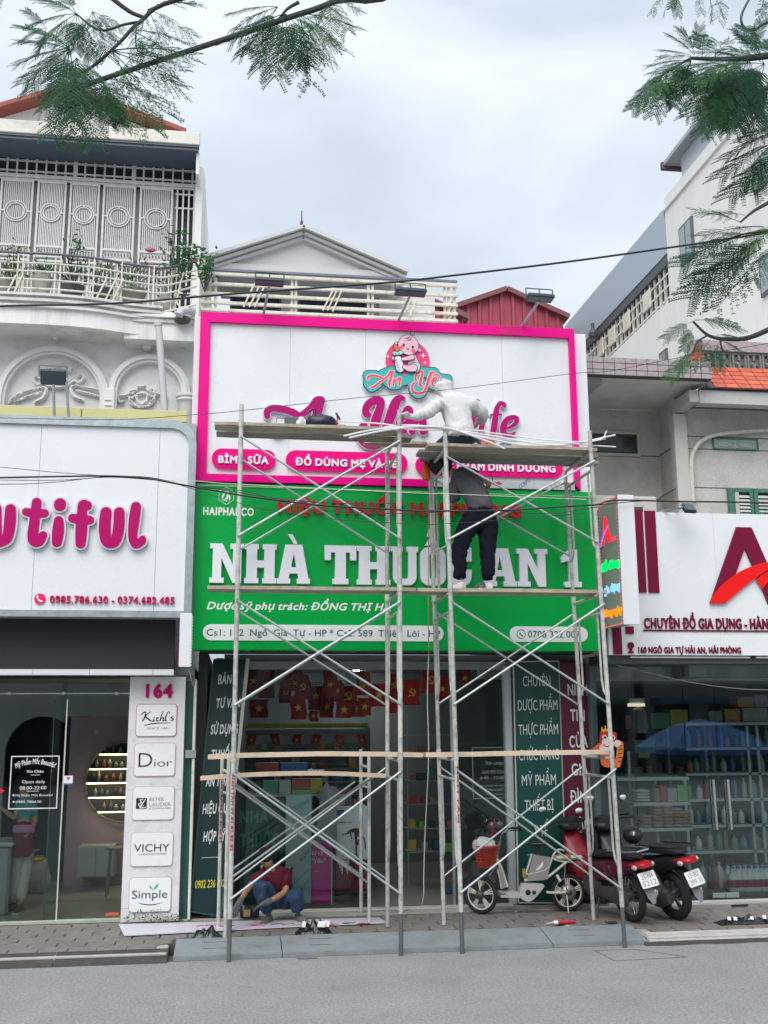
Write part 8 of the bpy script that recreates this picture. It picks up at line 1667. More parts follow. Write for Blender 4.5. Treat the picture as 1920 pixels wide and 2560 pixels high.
for x,r in((803,.033),(872,.025)):q=g(x,1015);MB().lathe([(r,0),(r,-.006),(r*.4,-.012)],(q.x,YE2-.1005,q.z),16,'y').put('crank_hub',blkp,eb)
MB().prism([(g(x,y).x,g(x,y).z)for x,y in((872,598),(1100,640),(1050,770),(1040,870),(805,880),(812,815),(850,700))],YE2-.07,YE2+.07).put('battery_box',gpl,eb)
MB().prism([(g(x,y).x,g(x,y).z)for x,y in spline([(900,760),(960,700),(985,680),(975,720),(930,765)],3,True)],YE2-.074,YE2-.0705).put('leaf_decal',plate,eb)
tb('frame_tube',[g(870,600,-.06),g(845,700,-.06),g(812,815,-.06),g(900,805,-.06),g(1000,780,-.06),g(1060,740,-.06),g(1100,660,-.06),g(1125,600,-.06),g(1150,570,-.06)],.012,ivory)
tb('frame_tube',[g(785,890,-.05),g(900,880,-.05),g(1000,875,-.05),g(1060,850,-.05),g(1150,780,-.05),g(1270,690,-.05)],.016,ivory);tb('chain_stay',[g(1040,1028,-.07),g(1150,1035,-.07),g(1260,1030,-.07)],.016,ivory)
sd_=loft([(-.13,.03,-.015,.02),(-.06,.05,-.02,.03),(.03,.09,-.02,.035),(.12,.10,-.02,.04),(.15,.06,-.01,.03)]).mesh('saddle',True);q=g(940,485);sd_.transform(Matrix.Translation(q)@Matrix.Rotation(rad(-90),4,'Z'));put('saddle',sd_,blkp,eb)
MB().tube([g(935,500),g(945,600)],.03,10).put('seat_spring',blkp,eb)
q0,q1=g(1130,640),g(1445,640);BOX('rear_seat',mat('cream_vinyl',(.52,.48,.38),.5,var=.1),eb,q0.x,q1.x,YE2-.08,YE2+.08,q0.z-.022,q0.z+.025,.02);BOX('strap',mat('orange_strap',(.40,.12,.04),.6),eb,g(1265,640).x,g(1300,640).x,YE2-.085,YE2+.085,q0.z-.03,q0.z+.032,.004)
tb('rear_rack',[g(1150,570,-.05),g(1110,640,-.05),g(1200,680,-.05),g(1350,690,-.05)],.011,ivory);tb('rack_stay',[g(1260,700,-.06),g(1250,850,-.06),g(1270,980,-.06),rc_+Vector((0,-.06,0))],.006,chrome)
tb('back_loop',[g(1150,570,-.06),g(1190,545,-.02),g(1240,560,.03)],.012,ivory)
mb=MB()
for k in range(18):a=rad(-8+165*k/17);c=rc_+Vector((.255*math.cos(a),0,.255*math.sin(a)));mb.v+=[c+Vector((0,-.04,0)),c+Vector((.006*math.cos(a),0,.012)),c+Vector((0,.04,0))]
mb.f=[(3*k+j,3*k+j+1,3*k+j+4,3*k+j+3)for k in range(17)for j in(0,1)];mb.put('rear_mudguard',blkp,eb,smooth=True);MB().bar(g(1440,870),g(1480,980),.012,.06).put('reflector_tail',plate,eb);MB().bar(rc_+Vector((.02,-.05,.05)),g(1480,975,-.05),.006,.006).put('mudguard_stay',chrome,eb)
for x0,y0,x1,y1 in((1160,830,1200,900),):MB().tube([g(x0,y0,-.06),g(x1,y1,-.06)],.018,8).put('spring',plate,eb)
MB().tube([rc_+Vector((-.03,-.05,-.02)),(g(1258,1330).x,YE2-.14,PZ+.006)],.008,6).put('kick_stand',ivory,eb)
MB().tube([g(505,450),g(520,370),g(600,310),g(690,290,-.15)],.011,8).put('handlebar',chrome,eb,smooth=True);MB().tube([g(505,400),g(560,330,.1),g(640,300,.25)],.011,8).put('handlebar',chrome,eb);MB().tube([g(640,300,-.1),g(750,300,-.26)],.016,8).put('grip',rubb,eb,smooth=True);MB().tube([g(620,330,-.1),g(770,325,-.24)],.006,5).put('brake_lever',blkp,eb)
bc0,bc1=g(335,500),g(350,730);bs=MB();bh=bc0.z-bc1.z
def ring(z,f_):return[(bc0.x+(.155*f_)*math.cos(a)**1+.01*(1-f_),YE2-.02+.12*f_*math.sin(a),z)for a in np.linspace(0,2*math.pi,24,endpoint=False)]
for k in range(8):f_=.62+.38*k/7;bs.tube(ring(bc1.z+bh*k/7,f_),.005 if k<7 else .009,4,closed=True)
for k in range(24):a=ring(bc1.z,.62)[k];b=ring(bc0.z,1.0)[k];bs.bar(a,b,.004,.004)
bs.put('basket',mat('orange_wire',(.62,.07,.025),.5,var=.15),eb);lin_=MB().lathe([(.085,bc1.z+.01),(.135,bc0.z-.02)],(bc0.x,YE2-.02,0),18);lin_.put('basket_lining',mat('basket_red',(.22,.02,.01),.8),eb)
lump('parcel',(bc0.x-.02,YE2-.02,bc0.z-.05),.145,.11,.10,mat('parcel_white',(.56,.56,.57),.6,var=.1),'white plastic wrapped parcel heaped in the orange basket','parcel',3,.18,3)
wr=MB();zt9=bc0.z+.11
for k in range(5):wr.tube([(bc0.x-.14+.07*k,YE2-.13,bc0.z+.01),(bc0.x-.11+.06*k,YE2-.02,zt9-.0),(bc0.x-.14+.07*k,YE2+.09,bc0.z+.01)],.003,4)
wr.put('basket_net',chrome,eb,kind='stuff')
hc=g(425,300);h_=thing('helmet','black motorcycle helmet with dark red band above the bicycle basket','helmet',hc);MB().sphere(hc,.125,20,14,(1,1,1.05)).put('shell',mat('helmet_black',(.012,.012,.016),.25,var=.1,coat=.5),h_,smooth=True)
MB().tube([(hc.x-.03+.125*.2*math.sin(a),hc.y-.126*math.cos(a*.4),hc.z+.125*math.sin(a))for a in np.linspace(-1.1,1.2,12)],.014,6).put('band',mat('dark_red_band',(.20,.02,.02),.4),h_,smooth=True);MB().sphere(hc+Vector((.06,-.07,.05)),.055,10,8,(1,.8,.7)).put('visor',mat('visor',(.10,.11,.12),.1),h_,smooth=True)
c=onz(13,1230,1840,PZ+.03);sl_=thing('sealant_tube','red and white sealant cartridge lying on the pavement below the electric bicycle','sealant tube',(c.x,c.y,PZ));MB().tube([(c.x-.05,c.y,PZ+.027),(c.x+.16,c.y+.03,PZ+.027)],.026,12).put('body',mat('sealant_red',(.5,.03,.03),.4),sl_,smooth=True)
MB().tube([(c.x-.10,c.y,PZ+.027),(c.x-.05,c.y,PZ+.027)],.024,12).put('band',plate,sl_,smooth=True);MB().tube([(c.x-.10,c.y,PZ+.027),(c.x-.21,c.y-.03,PZ+.02)],[.016,.005],8).put('nozzle',mat('nozzle',(.5,.45,.4),.5),sl_);MB().tube([(c.x+.10,c.y+.02,PZ+.045),(c.x+.17,c.y+.03,PZ+.04)],.018,10).put('label_end',mat('sealant_blue',(.05,.08,.25),.4),sl_)
leafm=[mat('leaf_%d'%i,c,.55,var=.25,scale=6)for i,c in enumerate(((.045,.125,.07),(.03,.10,.065),(.065,.17,.06)))]
for m in leafm:
 n=m.node_tree.nodes;l=m.node_tree.links;b=n['Principled BSDF'];tr=n.new('ShaderNodeBsdfTranslucent');b.inputs['Specular IOR Level'].default_value=.2;tr.inputs[0].default_value=(.06,.19,.07,1);x=n.new('ShaderNodeMixShader');x.inputs[0].default_value=.45;o=[q for q in n if q.type=='OUTPUT_MATERIAL'][0]
 l.new(b.outputs[0],x.inputs[1]);l.new(tr.outputs[0],x.inputs[2]);l.new(x.outputs[0],o.inputs[0])
barkm=mat('branch_bark',(.045,.05,.045),.85,var=.3,scale=20)
def frond(L_,pin,seed,sparse=0):
 "a feathery leaf: midrib along +x that droops, pairs of side ribs with rows of tiny leaflets"
 rn=random.Random(seed);mb=MB();mid=[(L_*t,0,-.22*L_*t*t)for t in np.linspace(0,1,10)]
 mb.tube(mid,[.0030*(1-.7*t)for t in np.linspace(0,1,10)],4)
 for i in range(pin):
  t=.22+.78*(i+.5)/pin;ox,oz=L_*t,-.22*L_*t*t;pl_=L_*.34*math.sin(math.pi*min(.92,.25+.7*(1-t)))**.7
  for s in(-1,1):
   if rn.random()<sparse:continue
   a=rad(62-22*t+rn.uniform(-7,7));dx,dy=math.cos(a),s*math.sin(a);dr=rn.uniform(.15,.45)
   def P(u):return Vector((ox+dx*pl_*u,dy*pl_*u,oz-dr*pl_*u*u))
   mb.bar(P(0),P(1),.0016,.0016);n=10;
   for k in range(n):
    u=(k+.6)/n;c=P(u);ll=.019*(1-.3*u);w_=.0105
    for q in(-1,1):
     if rn.random()<sparse*.7+.03:continue
     ld=Vector((-dy*q*.9+dx*.45,dx*q*.9+dy*.45,-.12)).normalized();wd=Vector((dx,dy,0))*w_;b=len(mb.v);mb.v+=[c,c+ld*ll*.5+wd*.5,c+ld*ll,c+ld*ll*.5-wd*.5];mb.f.append((b,b+1,b+2,b+3))
 return mb.mesh('frond')
FR=[]
for sp in(0,.15,.5):
 for i in range(3):
  me=frond(.36,13,10*i+int(sp*100),sp);me.materials.append(leafm[i]);FR.append(me)
def tree(label,base,trunk,limbs,fronds,Yt):
 t=thing('flame_tree',label,'tree',base);MB().tube(trunk[0],trunk[1],12).put('trunk',barkm,t,smooth=True)
 for pts,r0,r1 in limbs:
  P=spline([tuple(p)for p in pts],5);MB().tube([Vector(p)for p in P],[lerp(r0,r1,i/(len(P)-1))for i in range(len(P))],7).put('branch',barkm,t,smooth=True)
 for v,x0,y0,x1,y1,kind,dY in fronds:
  a=at(v,x0,y0,Yt+dY);b=at(v,x1,y1,Yt+dY*1.0+rnd(-.08,.08));d=b-a;L_=d.length;o=put('frond',FR[kind*3+random.randrange(3)],None,t,loc=a)
  d.normalize();s=d.cross(Vector((0,-.75+rnd(-.3,.3),.65))).normalized();u=s.cross(d)
  if u.z<0:u=-u;s=-s
  s=u.cross(d);o.rotation_mode='QUATERNION';o.rotation_quaternion=Matrix((d,s,u)).transposed().to_quaternion();o.scale=(L_/.36,)*3
 return t
YT1=-8.0;A=lambda v,x,y,Y=YT1:at(v,x,y,Y)
def fan(v,cx,cy,R_,n,a0,a1,kind=0,dY=0,j=.15):return[(v,cx,cy,cx+R_*rnd(1-j,1+j)*math.cos(rad(a)),cy+R_*rnd(1-j,1+j)*math.sin(rad(a)),kind,dY+rnd(-.25,.25))for a in np.linspace(a0,a1,n)]
lf_=fan(1,330,60,190,7,60,240,0)+fan(1,400,50,150,5,20,110,1)+fan(1,300,210,230,8,80,215,0)+fan(1,330,250,200,5,30,120,1)+fan(1,330,350,210,5,40,150,1)+fan(1,430,330,200,4,10,80,1)+fan(1,480,220,330,5,-10,50,2)+fan(1,640,40,200,4,-20,110,2)+fan(1,200,120,120,3,100,230,0)+fan(1,560,130,230,3,0,45,2)+[(1,10,-30,-30,20,0,0),(1,470,380,505,540,0,0),(1,450,360,560,520,0,0)]
lf_+=fan(1,1230,60,230,8,20,165,0)+fan(1,1200,30,200,4,120,185,1)+fan(1,1290,60,240,4,0,70,2)+fan(1,1420,-10,150,4,10,120,1)+fan(1,1270,120,160,4,60,150,2)
tree('feathery flame tree whose thick branch crosses the top left of the picture',(2.4,-14.8,0),([(2.4,-14.8,-.05),(2.3,-14.6,1.5),(2.35,-14.2,3.2),(2.2,-13.4,4.6)],[.2,.17,.15,.11]),[([(2.2,-13.4,4.6),(2.0,-11.5,6.2),A(1,1900,-200),A(1,1450,5),A(1,1250,75),A(1,1000,160),A(1,800,225),A(1,600,290),A(1,420,350),A(1,250,410)],.017,.012),([A(1,1500,-150),A(1,780,-5),A(1,610,90),A(1,520,180),A(1,440,255)],.013,.007),([A(1,480,-10),A(1,560,50),A(1,620,75)],.012,.009),([A(1,600,95),A(1,540,105),A(1,430,130),A(1,330,60)],.008,.004),([A(1,440,255),A(1,380,300),A(1,310,330)],.009,.005),([A(1,590,110),A(1,595,220),A(1,700,250)],.004,.002),([A(1,1290,10),A(1,1240,40),A(1,1200,90)],.01,.005)],lf_,YT1)
YT2=-7.6;A=lambda v,x,y,Y=YT2:at(v,x,y,Y)
rf=[(26,820,610,540,480,0,0),(26,850,600,640,330,0,0),(26,860,600,760,280,0,0),(26,940,620,960,300,1,0),(26,900,600,880,330,0,0),(26,830,620,500,560,1,0)]
rf+=fan(26,820,660,420,8,95,185,0)+fan(26,560,820,340,6,85,150,1)+[(26,560,760,200,1090,0,0),(26,420,900,180,1120,1,0)]+fan(26,1150,700,420,8,80,190,0)+fan(26,1450,640,480,9,70,200,0)+fan(26,1500,800,520,8,80,185,0)+fan(26,1350,900,420,7,70,175,1)+fan(26,1620,700,420,6,100,250,0)+fan(26,1080,1000,330,5,70,150,1)+fan(26,1150,1150,300,4,90,150,1)+fan(26,1550,1050,350,5,60,150,2)+fan(26,1080,620,260,4,-80,0,2)+fan(26,1480,560,320,5,-120,-20,0)
rf+=[(26,540,-60,380,120,2,0),(26,600,-60,480,150,2,0),(26,640,-80,700,130,0,0),(26,660,-80,600,110,0,0),(26,900,-60,950,110,2,0),(26,1000,-80,1100,190,2,0),(26,1050,-80,1220,140,2,0),(26,1150,-60,1150,160,2,0),(26,1620,-60,1560,170,2,0),(26,1680,-40,1640,180,2,0)]
rf+=[(2,1720,560,1475,630,0,0),(2,1720,600,1455,700,0,0),(2,1740,640,1490,790,0,0),(2,1720,540,1560,570,0,0),(2,1700,680,1560,770,0,0),(2,1740,600,1600,790,1,0)]
rf+=[(2,1540,960,1370,880,2,0),(2,1560,930,1440,900,1,0),(2,1560,1010,1300,1090,0,0),(2,1600,1000,1330,1050,1,0),(2,1640,980,1400,960,1,0),(2,1640,1030,1360,1160,0,0),(2,1620,1080,1330,1225,0,0),(2,1600,1020,1480,990,0,0),(2,1660,1000,1500,1130,0,0),(2,1640,1100,1440,1290,2,0),(2,1680,960,1560,1060,0,0),(2,1700,1040,1600,1180,1,0)]
rf+=[(6,1060,330,840,420,0,0),(6,1070,320,1425,300,0,0),(6,1240,440,1445,420,0,0),(6,1050,370,970,470,0,0),(6,1060,380,990,560,0,0),(6,1130,440,1090,560,0,0),(6,1200,470,1110,590,1,0),(6,1270,480,1480,540,1,0),(6,1280,480,1180,640,1,0),(6,1280,490,1330,690,0,0),(6,1080,560,880,745,0,0),(6,1070,560,930,700,0,0),(6,1100,600,1060,720,1,0),(6,1310,530,1400,640,1,0),(6,1250,540,1290,690,0,0)]
tree('feathery flame tree hanging in from the right edge over the beige house',(3.75,-8.6,0),([(3.75,-8.6,-.05),(3.7,-8.5,2.0),(3.65,-8.4,4.2),(3.5,-8.2,5.6)],[.16,.14,.12,.09]),[([(3.5,-8.2,5.6),A(26,2100,560),A(26,1650,610),A(26,1400,640),A(26,1100,645),A(26,815,635)],.03,.009),([(3.65,-8.4,5.0),A(26,2000,800),A(26,1650,960),A(26,1300,1090),A(26,1000,1200)],.025,.004),([(3.65,-8.4,4.6),A(2,1900,700),A(2,1700,850),A(2,1600,910),A(2,1540,960)],.02,.005),([(3.65,-8.4,4.2),A(2,1900,950),A(2,1700,990),A(2,1560,1010)],.02,.005),([(3.7,-8.5,3.6),A(6,1900,300),A(6,1700,380),A(6,1500,460),A(6,1320,470),A(6,1180,440),A(6,1060,330)],.022,.006),([A(6,1280,470),A(6,1290,540),A(6,1340,600)],.006,.003),([A(6,1180,440),A(6,1090,500),A(6,1060,600)],.006,.003),([A(2,1560,1100),A(2,1500,1200),A(2,1440,1290)],.004,.002),([A(26,820,635),A(26,700,700),A(26,450,860),A(26,210,1080)],.008,.003),([A(26,1250,650),A(26,1150,800),A(26,900,950)],.006,.003)],rf,YT2)
cp=[at(26,x,y,-7.4)for x,y in((1460,-20),(1400,90),(1368,180),(1375,260),(1430,320),(1520,325),(1600,270),(1700,230))]
tag(MB().tube([Vector(p)for p in spline([tuple(p)for p in cp],5)],.008,6).put('cable_loop',mat('blue_black_cable',(.008,.01,.045),.5),own=True),'dark blue cable loop hanging among the leaves at the top right','cable')
cabm=mat('black_cable',(.012,.013,.022),.5,var=0)
def cable(pts,r,label,m=cabm,group=None,sm=6):
 P=spline([tuple(at(v,x,y,Y))for v,x,y,Y in pts],sm);tag(MB().tube([Vector(p)for p in P],r,6).put('cable',m,own=True,smooth=True),label,'cable',group)
cable([(1,-900,1350,-2),(1,0,1322,-2),(1,500,1310,-2),(1,1000,1270,-2),(1,1659,1222,-2),(2,300,1190,-2),(2,800,1130,-2),(2,1300,1060,-2),(2,1659,1005,-2),(2,2600,850,-2)],.012,'thick black overhead cable rising from the left balcony to the right edge')
cable([(3,-300,885,-1.6),(3,700,905,-1.6),(3,1290,870,-1.6),(4,380,690,-1.6),(4,1100,610,-1.6),(5,440,905,-1.6),(5,1400,780,-1.6),(6,400,725,-1.6),(6,960,618,-1.6),(6,1659,505,-1.6),(6,2500,330,-1.6)],.0035,'thin dark wire slanting across the baby logo to the purple tiles')
for k,(pts,r,lb)in enumerate((([(7,-400,48,-1.8),(7,0,45,-1.8),(7,400,37,-1.8),(7,850,32,-1.8),(7,1150,48,-1.8),(7,1400,92,-1.8),(8,80,108,-1.8),(8,400,165,-1.8),(8,700,205,-1.8),(8,1000,240,-1.8),(8,1400,262,-1.8),(9,300,525,-1.8),(9,900,520,-1.8),(9,1300,495,-1.8),(9,1560,480,-1.8),(10,200,210,-1.8),(10,350,175,-1.8),(10,900,186,-1.8),(10,1300,190,-1.8),(10,1659,200,-1.8),(10,2500,215,-1.8)],.010,'thickest black cable of the sagging bundle over the green sign'),([(7,-400,62,-1.8),(7,0,64,-1.8),(7,500,64,-1.8),(7,900,36,-1.8),(7,1200,44,-1.8),(7,1500,108,-1.8),(8,300,130,-1.8),(8,700,195,-1.8),(8,1100,222,-1.8),(8,1500,225,-1.8)],.004,'upper thin black cable of the bundle over the green sign'),([(7,-400,90,-1.8),(7,100,97,-1.8),(7,450,80,-1.8),(7,850,42,-1.8),(7,1300,70,-1.8),(8,0,98,-1.8),(8,450,140,-1.8),(8,900,262,-1.8),(9,100,545,-1.8),(9,700,520,-1.8),(9,1200,545,-1.8),(9,1550,500,-1.8),(10,200,222,-1.8)],.004,'lower thin black cable of the bundle below the pink frame'),([(3,-200,1200,-1.8),(3,0,1212,-1.8),(3,400,1250,-1.8),(3,750,1272,-1.8),(7,1250,55,-1.8),(8,0,102,-1.8),(8,500,250,-1.8),(8,1000,330,-1.8),(8,1659,372,-1.8),(9,450,620,-1.8),(9,900,590,-1.8),(9,1500,540,-1.8)],.0035,'lowest thin wire sagging across the red letters'),([(3,600,1262,-1.7),(7,1200,62,-1.7),(7,1563,72,-1.7),(8,400,88,-1.7),(8,1659,150,-1.7),(9,500,400,-1.7),(9,1500,440,-1.7)],.0035,'thin pale wire running along the top of the green sign'))):cable(pts,r,lb,cabm if k<4 else cream)
cable([(10,200,215,-.5),(10,600,180,-.45),(10,900,190,-.3)],.006,'short black cable from the projecting sign to the flood lamp')
cable([(13,308,0,-.3),(13,300,300,-.3),(13,308,700,-.3),(13,285,1200,-.3),(13,275,1500,-.3),(13,275,1640,-.3),(13,262,1715,-.25)],.006,'pale cord hanging from the scaffold down to the pavement',mat('pale_cord',(.45,.46,.46),.6))
cable([(27,385,330,-.3),(27,390,700,-.3),(27,398,1500,-.3),(27,390,2212,-.3),(13,310,0,-.3)],.005,'red and pale cord hanging beside the loose tubes',mat('red_cord',(.35,.16,.12),.6))
for k in range(3):P=[onz(13,262-20*k,1712,PZ+.012),onz(13,180-30*k,1755+10*k,PZ+.012),onz(13,60,1772-12*k,PZ+.012),onz(13,-60,1755+8*k,PZ+.012),onz(12,1260-30*k,1760+8*k,PZ+.012)];tag(MB().tube([Vector(p)for p in spline([tuple(p)for p in P],5)],.006,5).put('cord',mat('grey_cord',(.16,.16,.16),.7),own=True),'%s grey extension cord lying on the pavement before the doorway'%('nearest','middle','farthest')[k],'cord','cords on the pavement before the doorway')
def sign_lamp(label,v,hx_,hy,bx,by,Yh,Yb,w_,h_,tilt,two=0):
 c=at(v,hx_,hy,Yh);b=at(v,bx,by,Yb);t=thing('flood_lamp',label,'lamp',b,'flood lamps over the signs');lamp_head(t,c,w_,h_,.05,rad(tilt),mat('lamp_slate',(.035,.06,.075),.45,var=.1),yaw=.05,top=not two)
 if two:MB().tube([b+Vector((two,0,0)),c+Vector((two*.9,.03,-.05))],.016,8).put('pole',galv,t,smooth=True)
 MB().tube([b,c+Vector((0,.03,-.03))],.017,8).put('pole',galv,t,smooth=True);return t
sign_lamp('flood lamp on two poles above the left shop sign before the stucco arch',3,345,630,352,895,-.05,.06,.30,.19,35,.17)
sign_lamp('left flood lamp above the pink sign, low on the frame',1,1165,1218,1138,1358,-.25,.2,.36,.16,82);sign_lamp('middle flood lamp above the pink sign, next to the railing end',2,115,1262,62,1385,-.25,.2,.40,.16,82);sign_lamp('right flood lamp standing highest above the pink sign against the sky',5,1160,148,1008,385,-.35,.2,.36,.16,82)
potm=[mat('pot_%d'%i,c,.8,var=.2)for i,c in enumerate(((.45,.44,.38),(.10,.10,.10),(.24,.23,.20)))];pink_f=mat('pink_flower',(.45,.12,.22),.6)
for i,(x,y0,y1,w_,pm,lv,lb)in enumerate(((180,1200,1285,95,0,.2,'large cream plant pot on the left balcony'),(310,1240,1295,110,1,.5,'wide black plant bowl on the left balcony'),(440,1250,1300,100,1,.55,'second black plant bowl, with leafy plant, on the left balcony'),(575,1258,1315,120,2,.7,'round pale plant pot with spreading fern on the left balcony'),(725,1285,1335,75,0,.35,'small cream pot near the balcony corner'),(35,1225,1290,90,2,.4,'grey plant pot at the left end of the balcony'))):
 Yp2=float(np.interp(at(1,x,1280,.6).x,[e[0]for e in E_],[e[1]for e in E_]))+.33;r=R4(1,x-w_/2,y0,x+w_/2,y1,Yp2);cx=(r[0]+r[1])/2;hw=(r[1]-r[0])/2;t=thing('potted_plant',lb,'plant',(cx,Yp2,r[2]),'plants on the balcony');MB().lathe([(hw*.6,0),(hw*.95,(r[3]-r[2])*.8),(hw,r[3]-r[2]),(hw*.85,(r[3]-r[2])*.95),(.01,(r[3]-r[2])*.9)],(cx,Yp2,r[2]),18).put('pot',potm[pm],t,smooth=True)
 lf2=MB();rn=random.Random(i)
 for k in range(int(150*lv)+30):
  a=rn.uniform(0,6.3);e=rn.uniform(.3,1.4);L_=rn.uniform(.3,1)*(.16+.42*lv);p=Vector((cx,Yp2,r[3]));d=Vector((math.cos(a)*math.cos(e),math.sin(a)*math.cos(e),math.sin(e)));q=p+d*L_;s=d.cross(Vector((rn.uniform(-1,1),rn.uniform(-1,1),.3))).normalized()*.014
  if k%5==0:lf2.bar(p,q,.004,.004)
  b=len(lf2.v);lf2.v+=[q,q+d*.03+s,q+d*.075,q+d*.03-s];lf2.f.append((b,b+1,b+2,b+3))
 lf2.put('foliage',leafm[i%3],t,kind='stuff')
def shrub(label,v,x,ybase,ytop,spread,Y,n,m,seed):
 a=at(v,x,ybase,Y);b=at(v,x,ytop,Y);t=thing('leafy_plant',label,'plant',a,'plants on the balcony');rn=random.Random(seed);H_=b.z-a.z;st=MB();lv=MB()
 for k in range(5):st.tube([a,a+Vector((rn.uniform(-.1,.1),0,H_*.5)),a+Vector((rn.uniform(-1,1)*spread*.6,rn.uniform(-.1,.1),H_*rn.uniform(.8,1)))],[.01,.007,.003],5)
 for k in range(n):
  h=H_*(.35+.65*rn.random()**.7);p=a+Vector((rn.gauss(0,1)*spread*.5*(.4+.6*h/H_),rn.gauss(0,.08),h));d=Vector((rn.uniform(-1,1),rn.uniform(-1,.4),rn.uniform(-.5,.6))).normalized();s=d.cross(Vector((0,rn.uniform(-1,1),1))).normalized()*.018;L_=rn.uniform(.05,.10);q=len(lv.v);lv.v+=[p,p+d*L_*.5+s,p+d*L_,p+d*L_*.5-s];lv.f.append((q,q+1,q+2,q+3))
 st.put('stem',barkm,t);lv.put('foliage',m,t,kind='stuff')
shrub('tall palm-like plant by the screen at the corner of the left balcony',1,745,1290,985,.20,.9,90,leafm[1],3);shrub('leafy shrub growing out at the corner of the left balcony over the pink sign',1,800,1290,1065,.26,.7,200,leafm[2],4);shrub('light green creeper on the railing between the two houses',1,885,1260,1100,.18,.6,130,leafm[2],5)
shrub('thin sparse twiggy plant in the middle of the left balcony',1,320,1250,1010,.14,.7,50,leafm[2],8);shrub('thin plant with yellowish leaves at the left end of the balcony',1,60,1250,1060,.25,.7,60,mat('leaf_yellowish',(.22,.26,.07),.6),9)
tag(MB().sphere(at(1,650,1080,1.7),.05,8,6,(1.6,.7,.7)).put('flower',pink_f,own=True),'small pink blossom in front of the white folding screen','flower');tag(MB().tube([Vector(p)for p in spline([tuple(at(1,x,y,.68))for x,y in((832,1050),(820,1130),(790,1190),(770,1270),(765,1310),(800,1345))],5)],.011,6).put('cream_hose',cream,own=True),'cream hose hanging over the balcony corner','hose')
rn=random.Random(3);lv=MB()
for k in range(420):
 x=at(11,900+440*rn.random(),1850,.6).x;c_=1-abs((x-at(11,1100,1850,.6).x)/.45)**2;z=PZ+.16*rn.random()*max(.15,c_);p=Vector((x,.60-.08*rn.random(),z));d=Vector((rn.uniform(-1,1),rn.uniform(-1,.1),rn.uniform(-.2,.9))).normalized();s=d.cross(Vector((0,0,1))).normalized()*.009;L_=rn.uniform(.02,.045);q=len(lv.v);lv.v+=[p,p+d*L_*.5+s,p+d*L_,p+d*L_*.5-s];lv.f.append((q,q+1,q+2,q+3))
tag(lv.put('weeds',mat('weed_green',(.08,.20,.05),.6,var=.3),own=True),'low green weeds growing at the foot of the white brand pillar','weeds',kind='stuff')
P=[onz(11,862,1893,PZ+.02),onz(12,1350,1808,PZ+.02),onz(12,1400,1842,PZ+.02),onz(12,700,1872,PZ+.02),onz(11,905,1975,PZ+.02)]
t=thing('printed_board','long white printed sign panel lying flat on the pavement under the scaffold','panel',P[0]);pn_=MB();pn_.add([(p.x,p.y,PZ+.012)for p in P]+[(p.x,p.y,PZ+.022)for p in P],[(0,4,3,2,1)[::-1],(5,6,7,8,9)[::-1]]+[(i,(i+1)%5,(i+1)%5+5,i+5)for i in range(5)]);pn_.put('sheet',mat('panel_white',(.60,.58,.66),.4,var=.05),t)
rn=random.Random(5)
for k in range(16):
 x=40+1180*rn.random();y=1850+15*rn.random()+(700-x)*.016;a=onz(12,x,y,PZ+.0245);pts=[a+Vector((rn.uniform(-.02,.02)+.05*j,rn.uniform(-.025,.025),0))for j in range(4)];MB().tube([Vector(p)for p in spline([tuple(p)for p in pts],3)],.0045,4).put('printed_mark',(inkr,navyl,pink)[k%3],t)
bgd=mat('black_plastic_film',(.012,.013,.014),.18,var=.1);bgw=mat('white_scrap',(.6,.6,.6),.4)
def film_bag(v,x0,x1,y,label,seed,sz,white=0):
 a,b=onz(v,x0,y,PZ+.01),onz(v,x1,y,PZ+.01);rn=random.Random(seed);mb=MB();n,m_=22,9;c=(a+b)/2;w_=(b.x-a.x)/2
 mb.v=[Vector((c.x+w_*(2*i/n-1),c.y+.11*(2*j/m_-1),PZ+.006+max(0,sz*(1-(2*i/n-1)**2)*(1-(2*j/m_-1)**2)*(.45+.9*abs(mnoise.noise(Vector((i*.23,j*.4,seed))))))))for j in range(m_+1)for i in range(n+1)]
 mb.f=[(j*(n+1)+i,j*(n+1)+i+1,(j+1)*(n+1)+i+1,(j+1)*(n+1)+i)for j in range(m_)for i in range(n)];t=thing('plastic_bag',label,'bag',(c.x,c.y,PZ));mb.put('film',bgd,t)
 for k in range(white):p=c+Vector((rn.uniform(-.7,.7)*w_,-.03-rn.random()*.05,0));MB().add([(p.x,p.y,PZ+sz*.5),(p.x+.035,p.y-.02,PZ+sz*.5),(p.x+.05,p.y+.02,PZ+sz*.8),(p.x+.01,p.y+.03,PZ+sz*.85)],[(0,1,2,3)]).put('white_scrap',bgw,t)
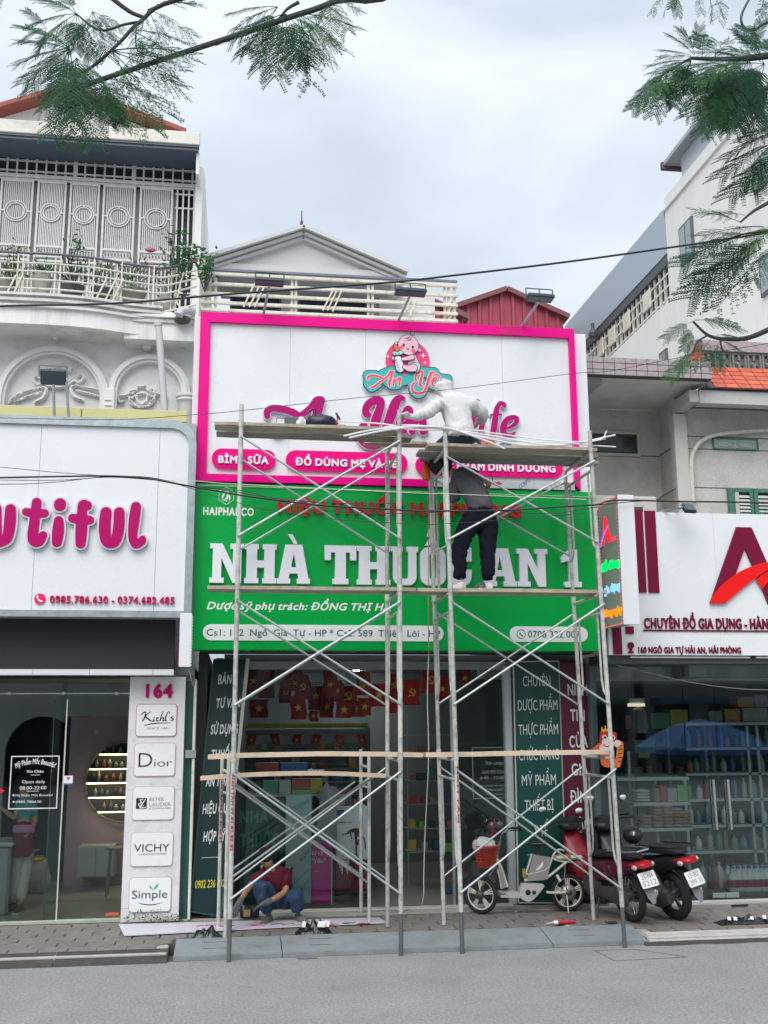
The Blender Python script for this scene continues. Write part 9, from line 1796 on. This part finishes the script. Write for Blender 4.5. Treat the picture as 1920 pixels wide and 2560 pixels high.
film_bag(12,45,262,1945,'flattened glossy black plastic bag by the left scaffold foot',2,.16);film_bag(12,768,1025,1915,'crumpled black and white plastic bag on the pavement in the middle',5,.17,6);film_bag(14,1068,1500,1840,'torn black and white plastic bag at the right edge of the pavement',9,.10,5)
q=onz(14,1240,1730,PZ+.01);tag(MB().bar((q.x-.1,q.y,PZ+.018),(q.x+.12,q.y+.02,PZ+.018),.03,.02).put('stick',bk,own=True),'small dark stick on the pavement before the household goods shop','stick')
for v,x,y,s,m,l in((14,740,1968,.05,bgw,'white scrap lying in the gutter dirt'),(14,825,1972,.025,bgw,'tiny white scrap right of the gutter scrap'),(13,910,1768,.02,bgw,'small white scrap on the pavement under the electric bicycle'),(12,640,1912,.02,bgw,'small white scrap left of the crumpled bag'),(13,1270,1870,.035,bgw,'clear scrap below the sealant tube'),(12,850,2085,.14,mat('road_stain',(.16,.16,.165),.9),'dark stain on the road near the middle scaffold foot'),(11,185,2140,.03,bgw,'white chip on the left rubber ramp'),(14,360,1842,.09,mud,'dark wet patch beneath the red motorbike')):litter(v,x,y,s,m,l)
p=at(23,1000,830,YG2);dv=p-CAM;dv.y*=-1;q=p+dv*((12.3)/abs(dv.y));t=thing('parasol','faded blue parasol behind the viewer, mirrored in the household goods shop glass','parasol',(q.x,q.y,0));mb=MB();R_=1.75
for k in range(8):
 a,b=2*math.pi*k/8,2*math.pi*(k+1)/8;n0=len(mb.v)
 for f_,h in((.02,.62),(.35,.5),(.7,.25),(1,-.05),(1.0,-.22)):mb.v+=[Vector((q.x+R_*f_*math.cos(a),q.y+R_*f_*math.sin(a),q.z-.1+h)),Vector((q.x+R_*f_*math.cos(b),q.y+R_*f_*math.sin(b),q.z-.1+h))]
 mb.f+=[(n0+2*i,n0+2*i+1,n0+2*i+3,n0+2*i+2)for i in range(4)]
mb.put('canopy',mat('parasol_blue',(.05,.16,.42),.7,var=.5,scale=6),t);MB().tube([(q.x,q.y,0),(q.x,q.y,q.z+.5)],.03,8).put('pole',galv,t)
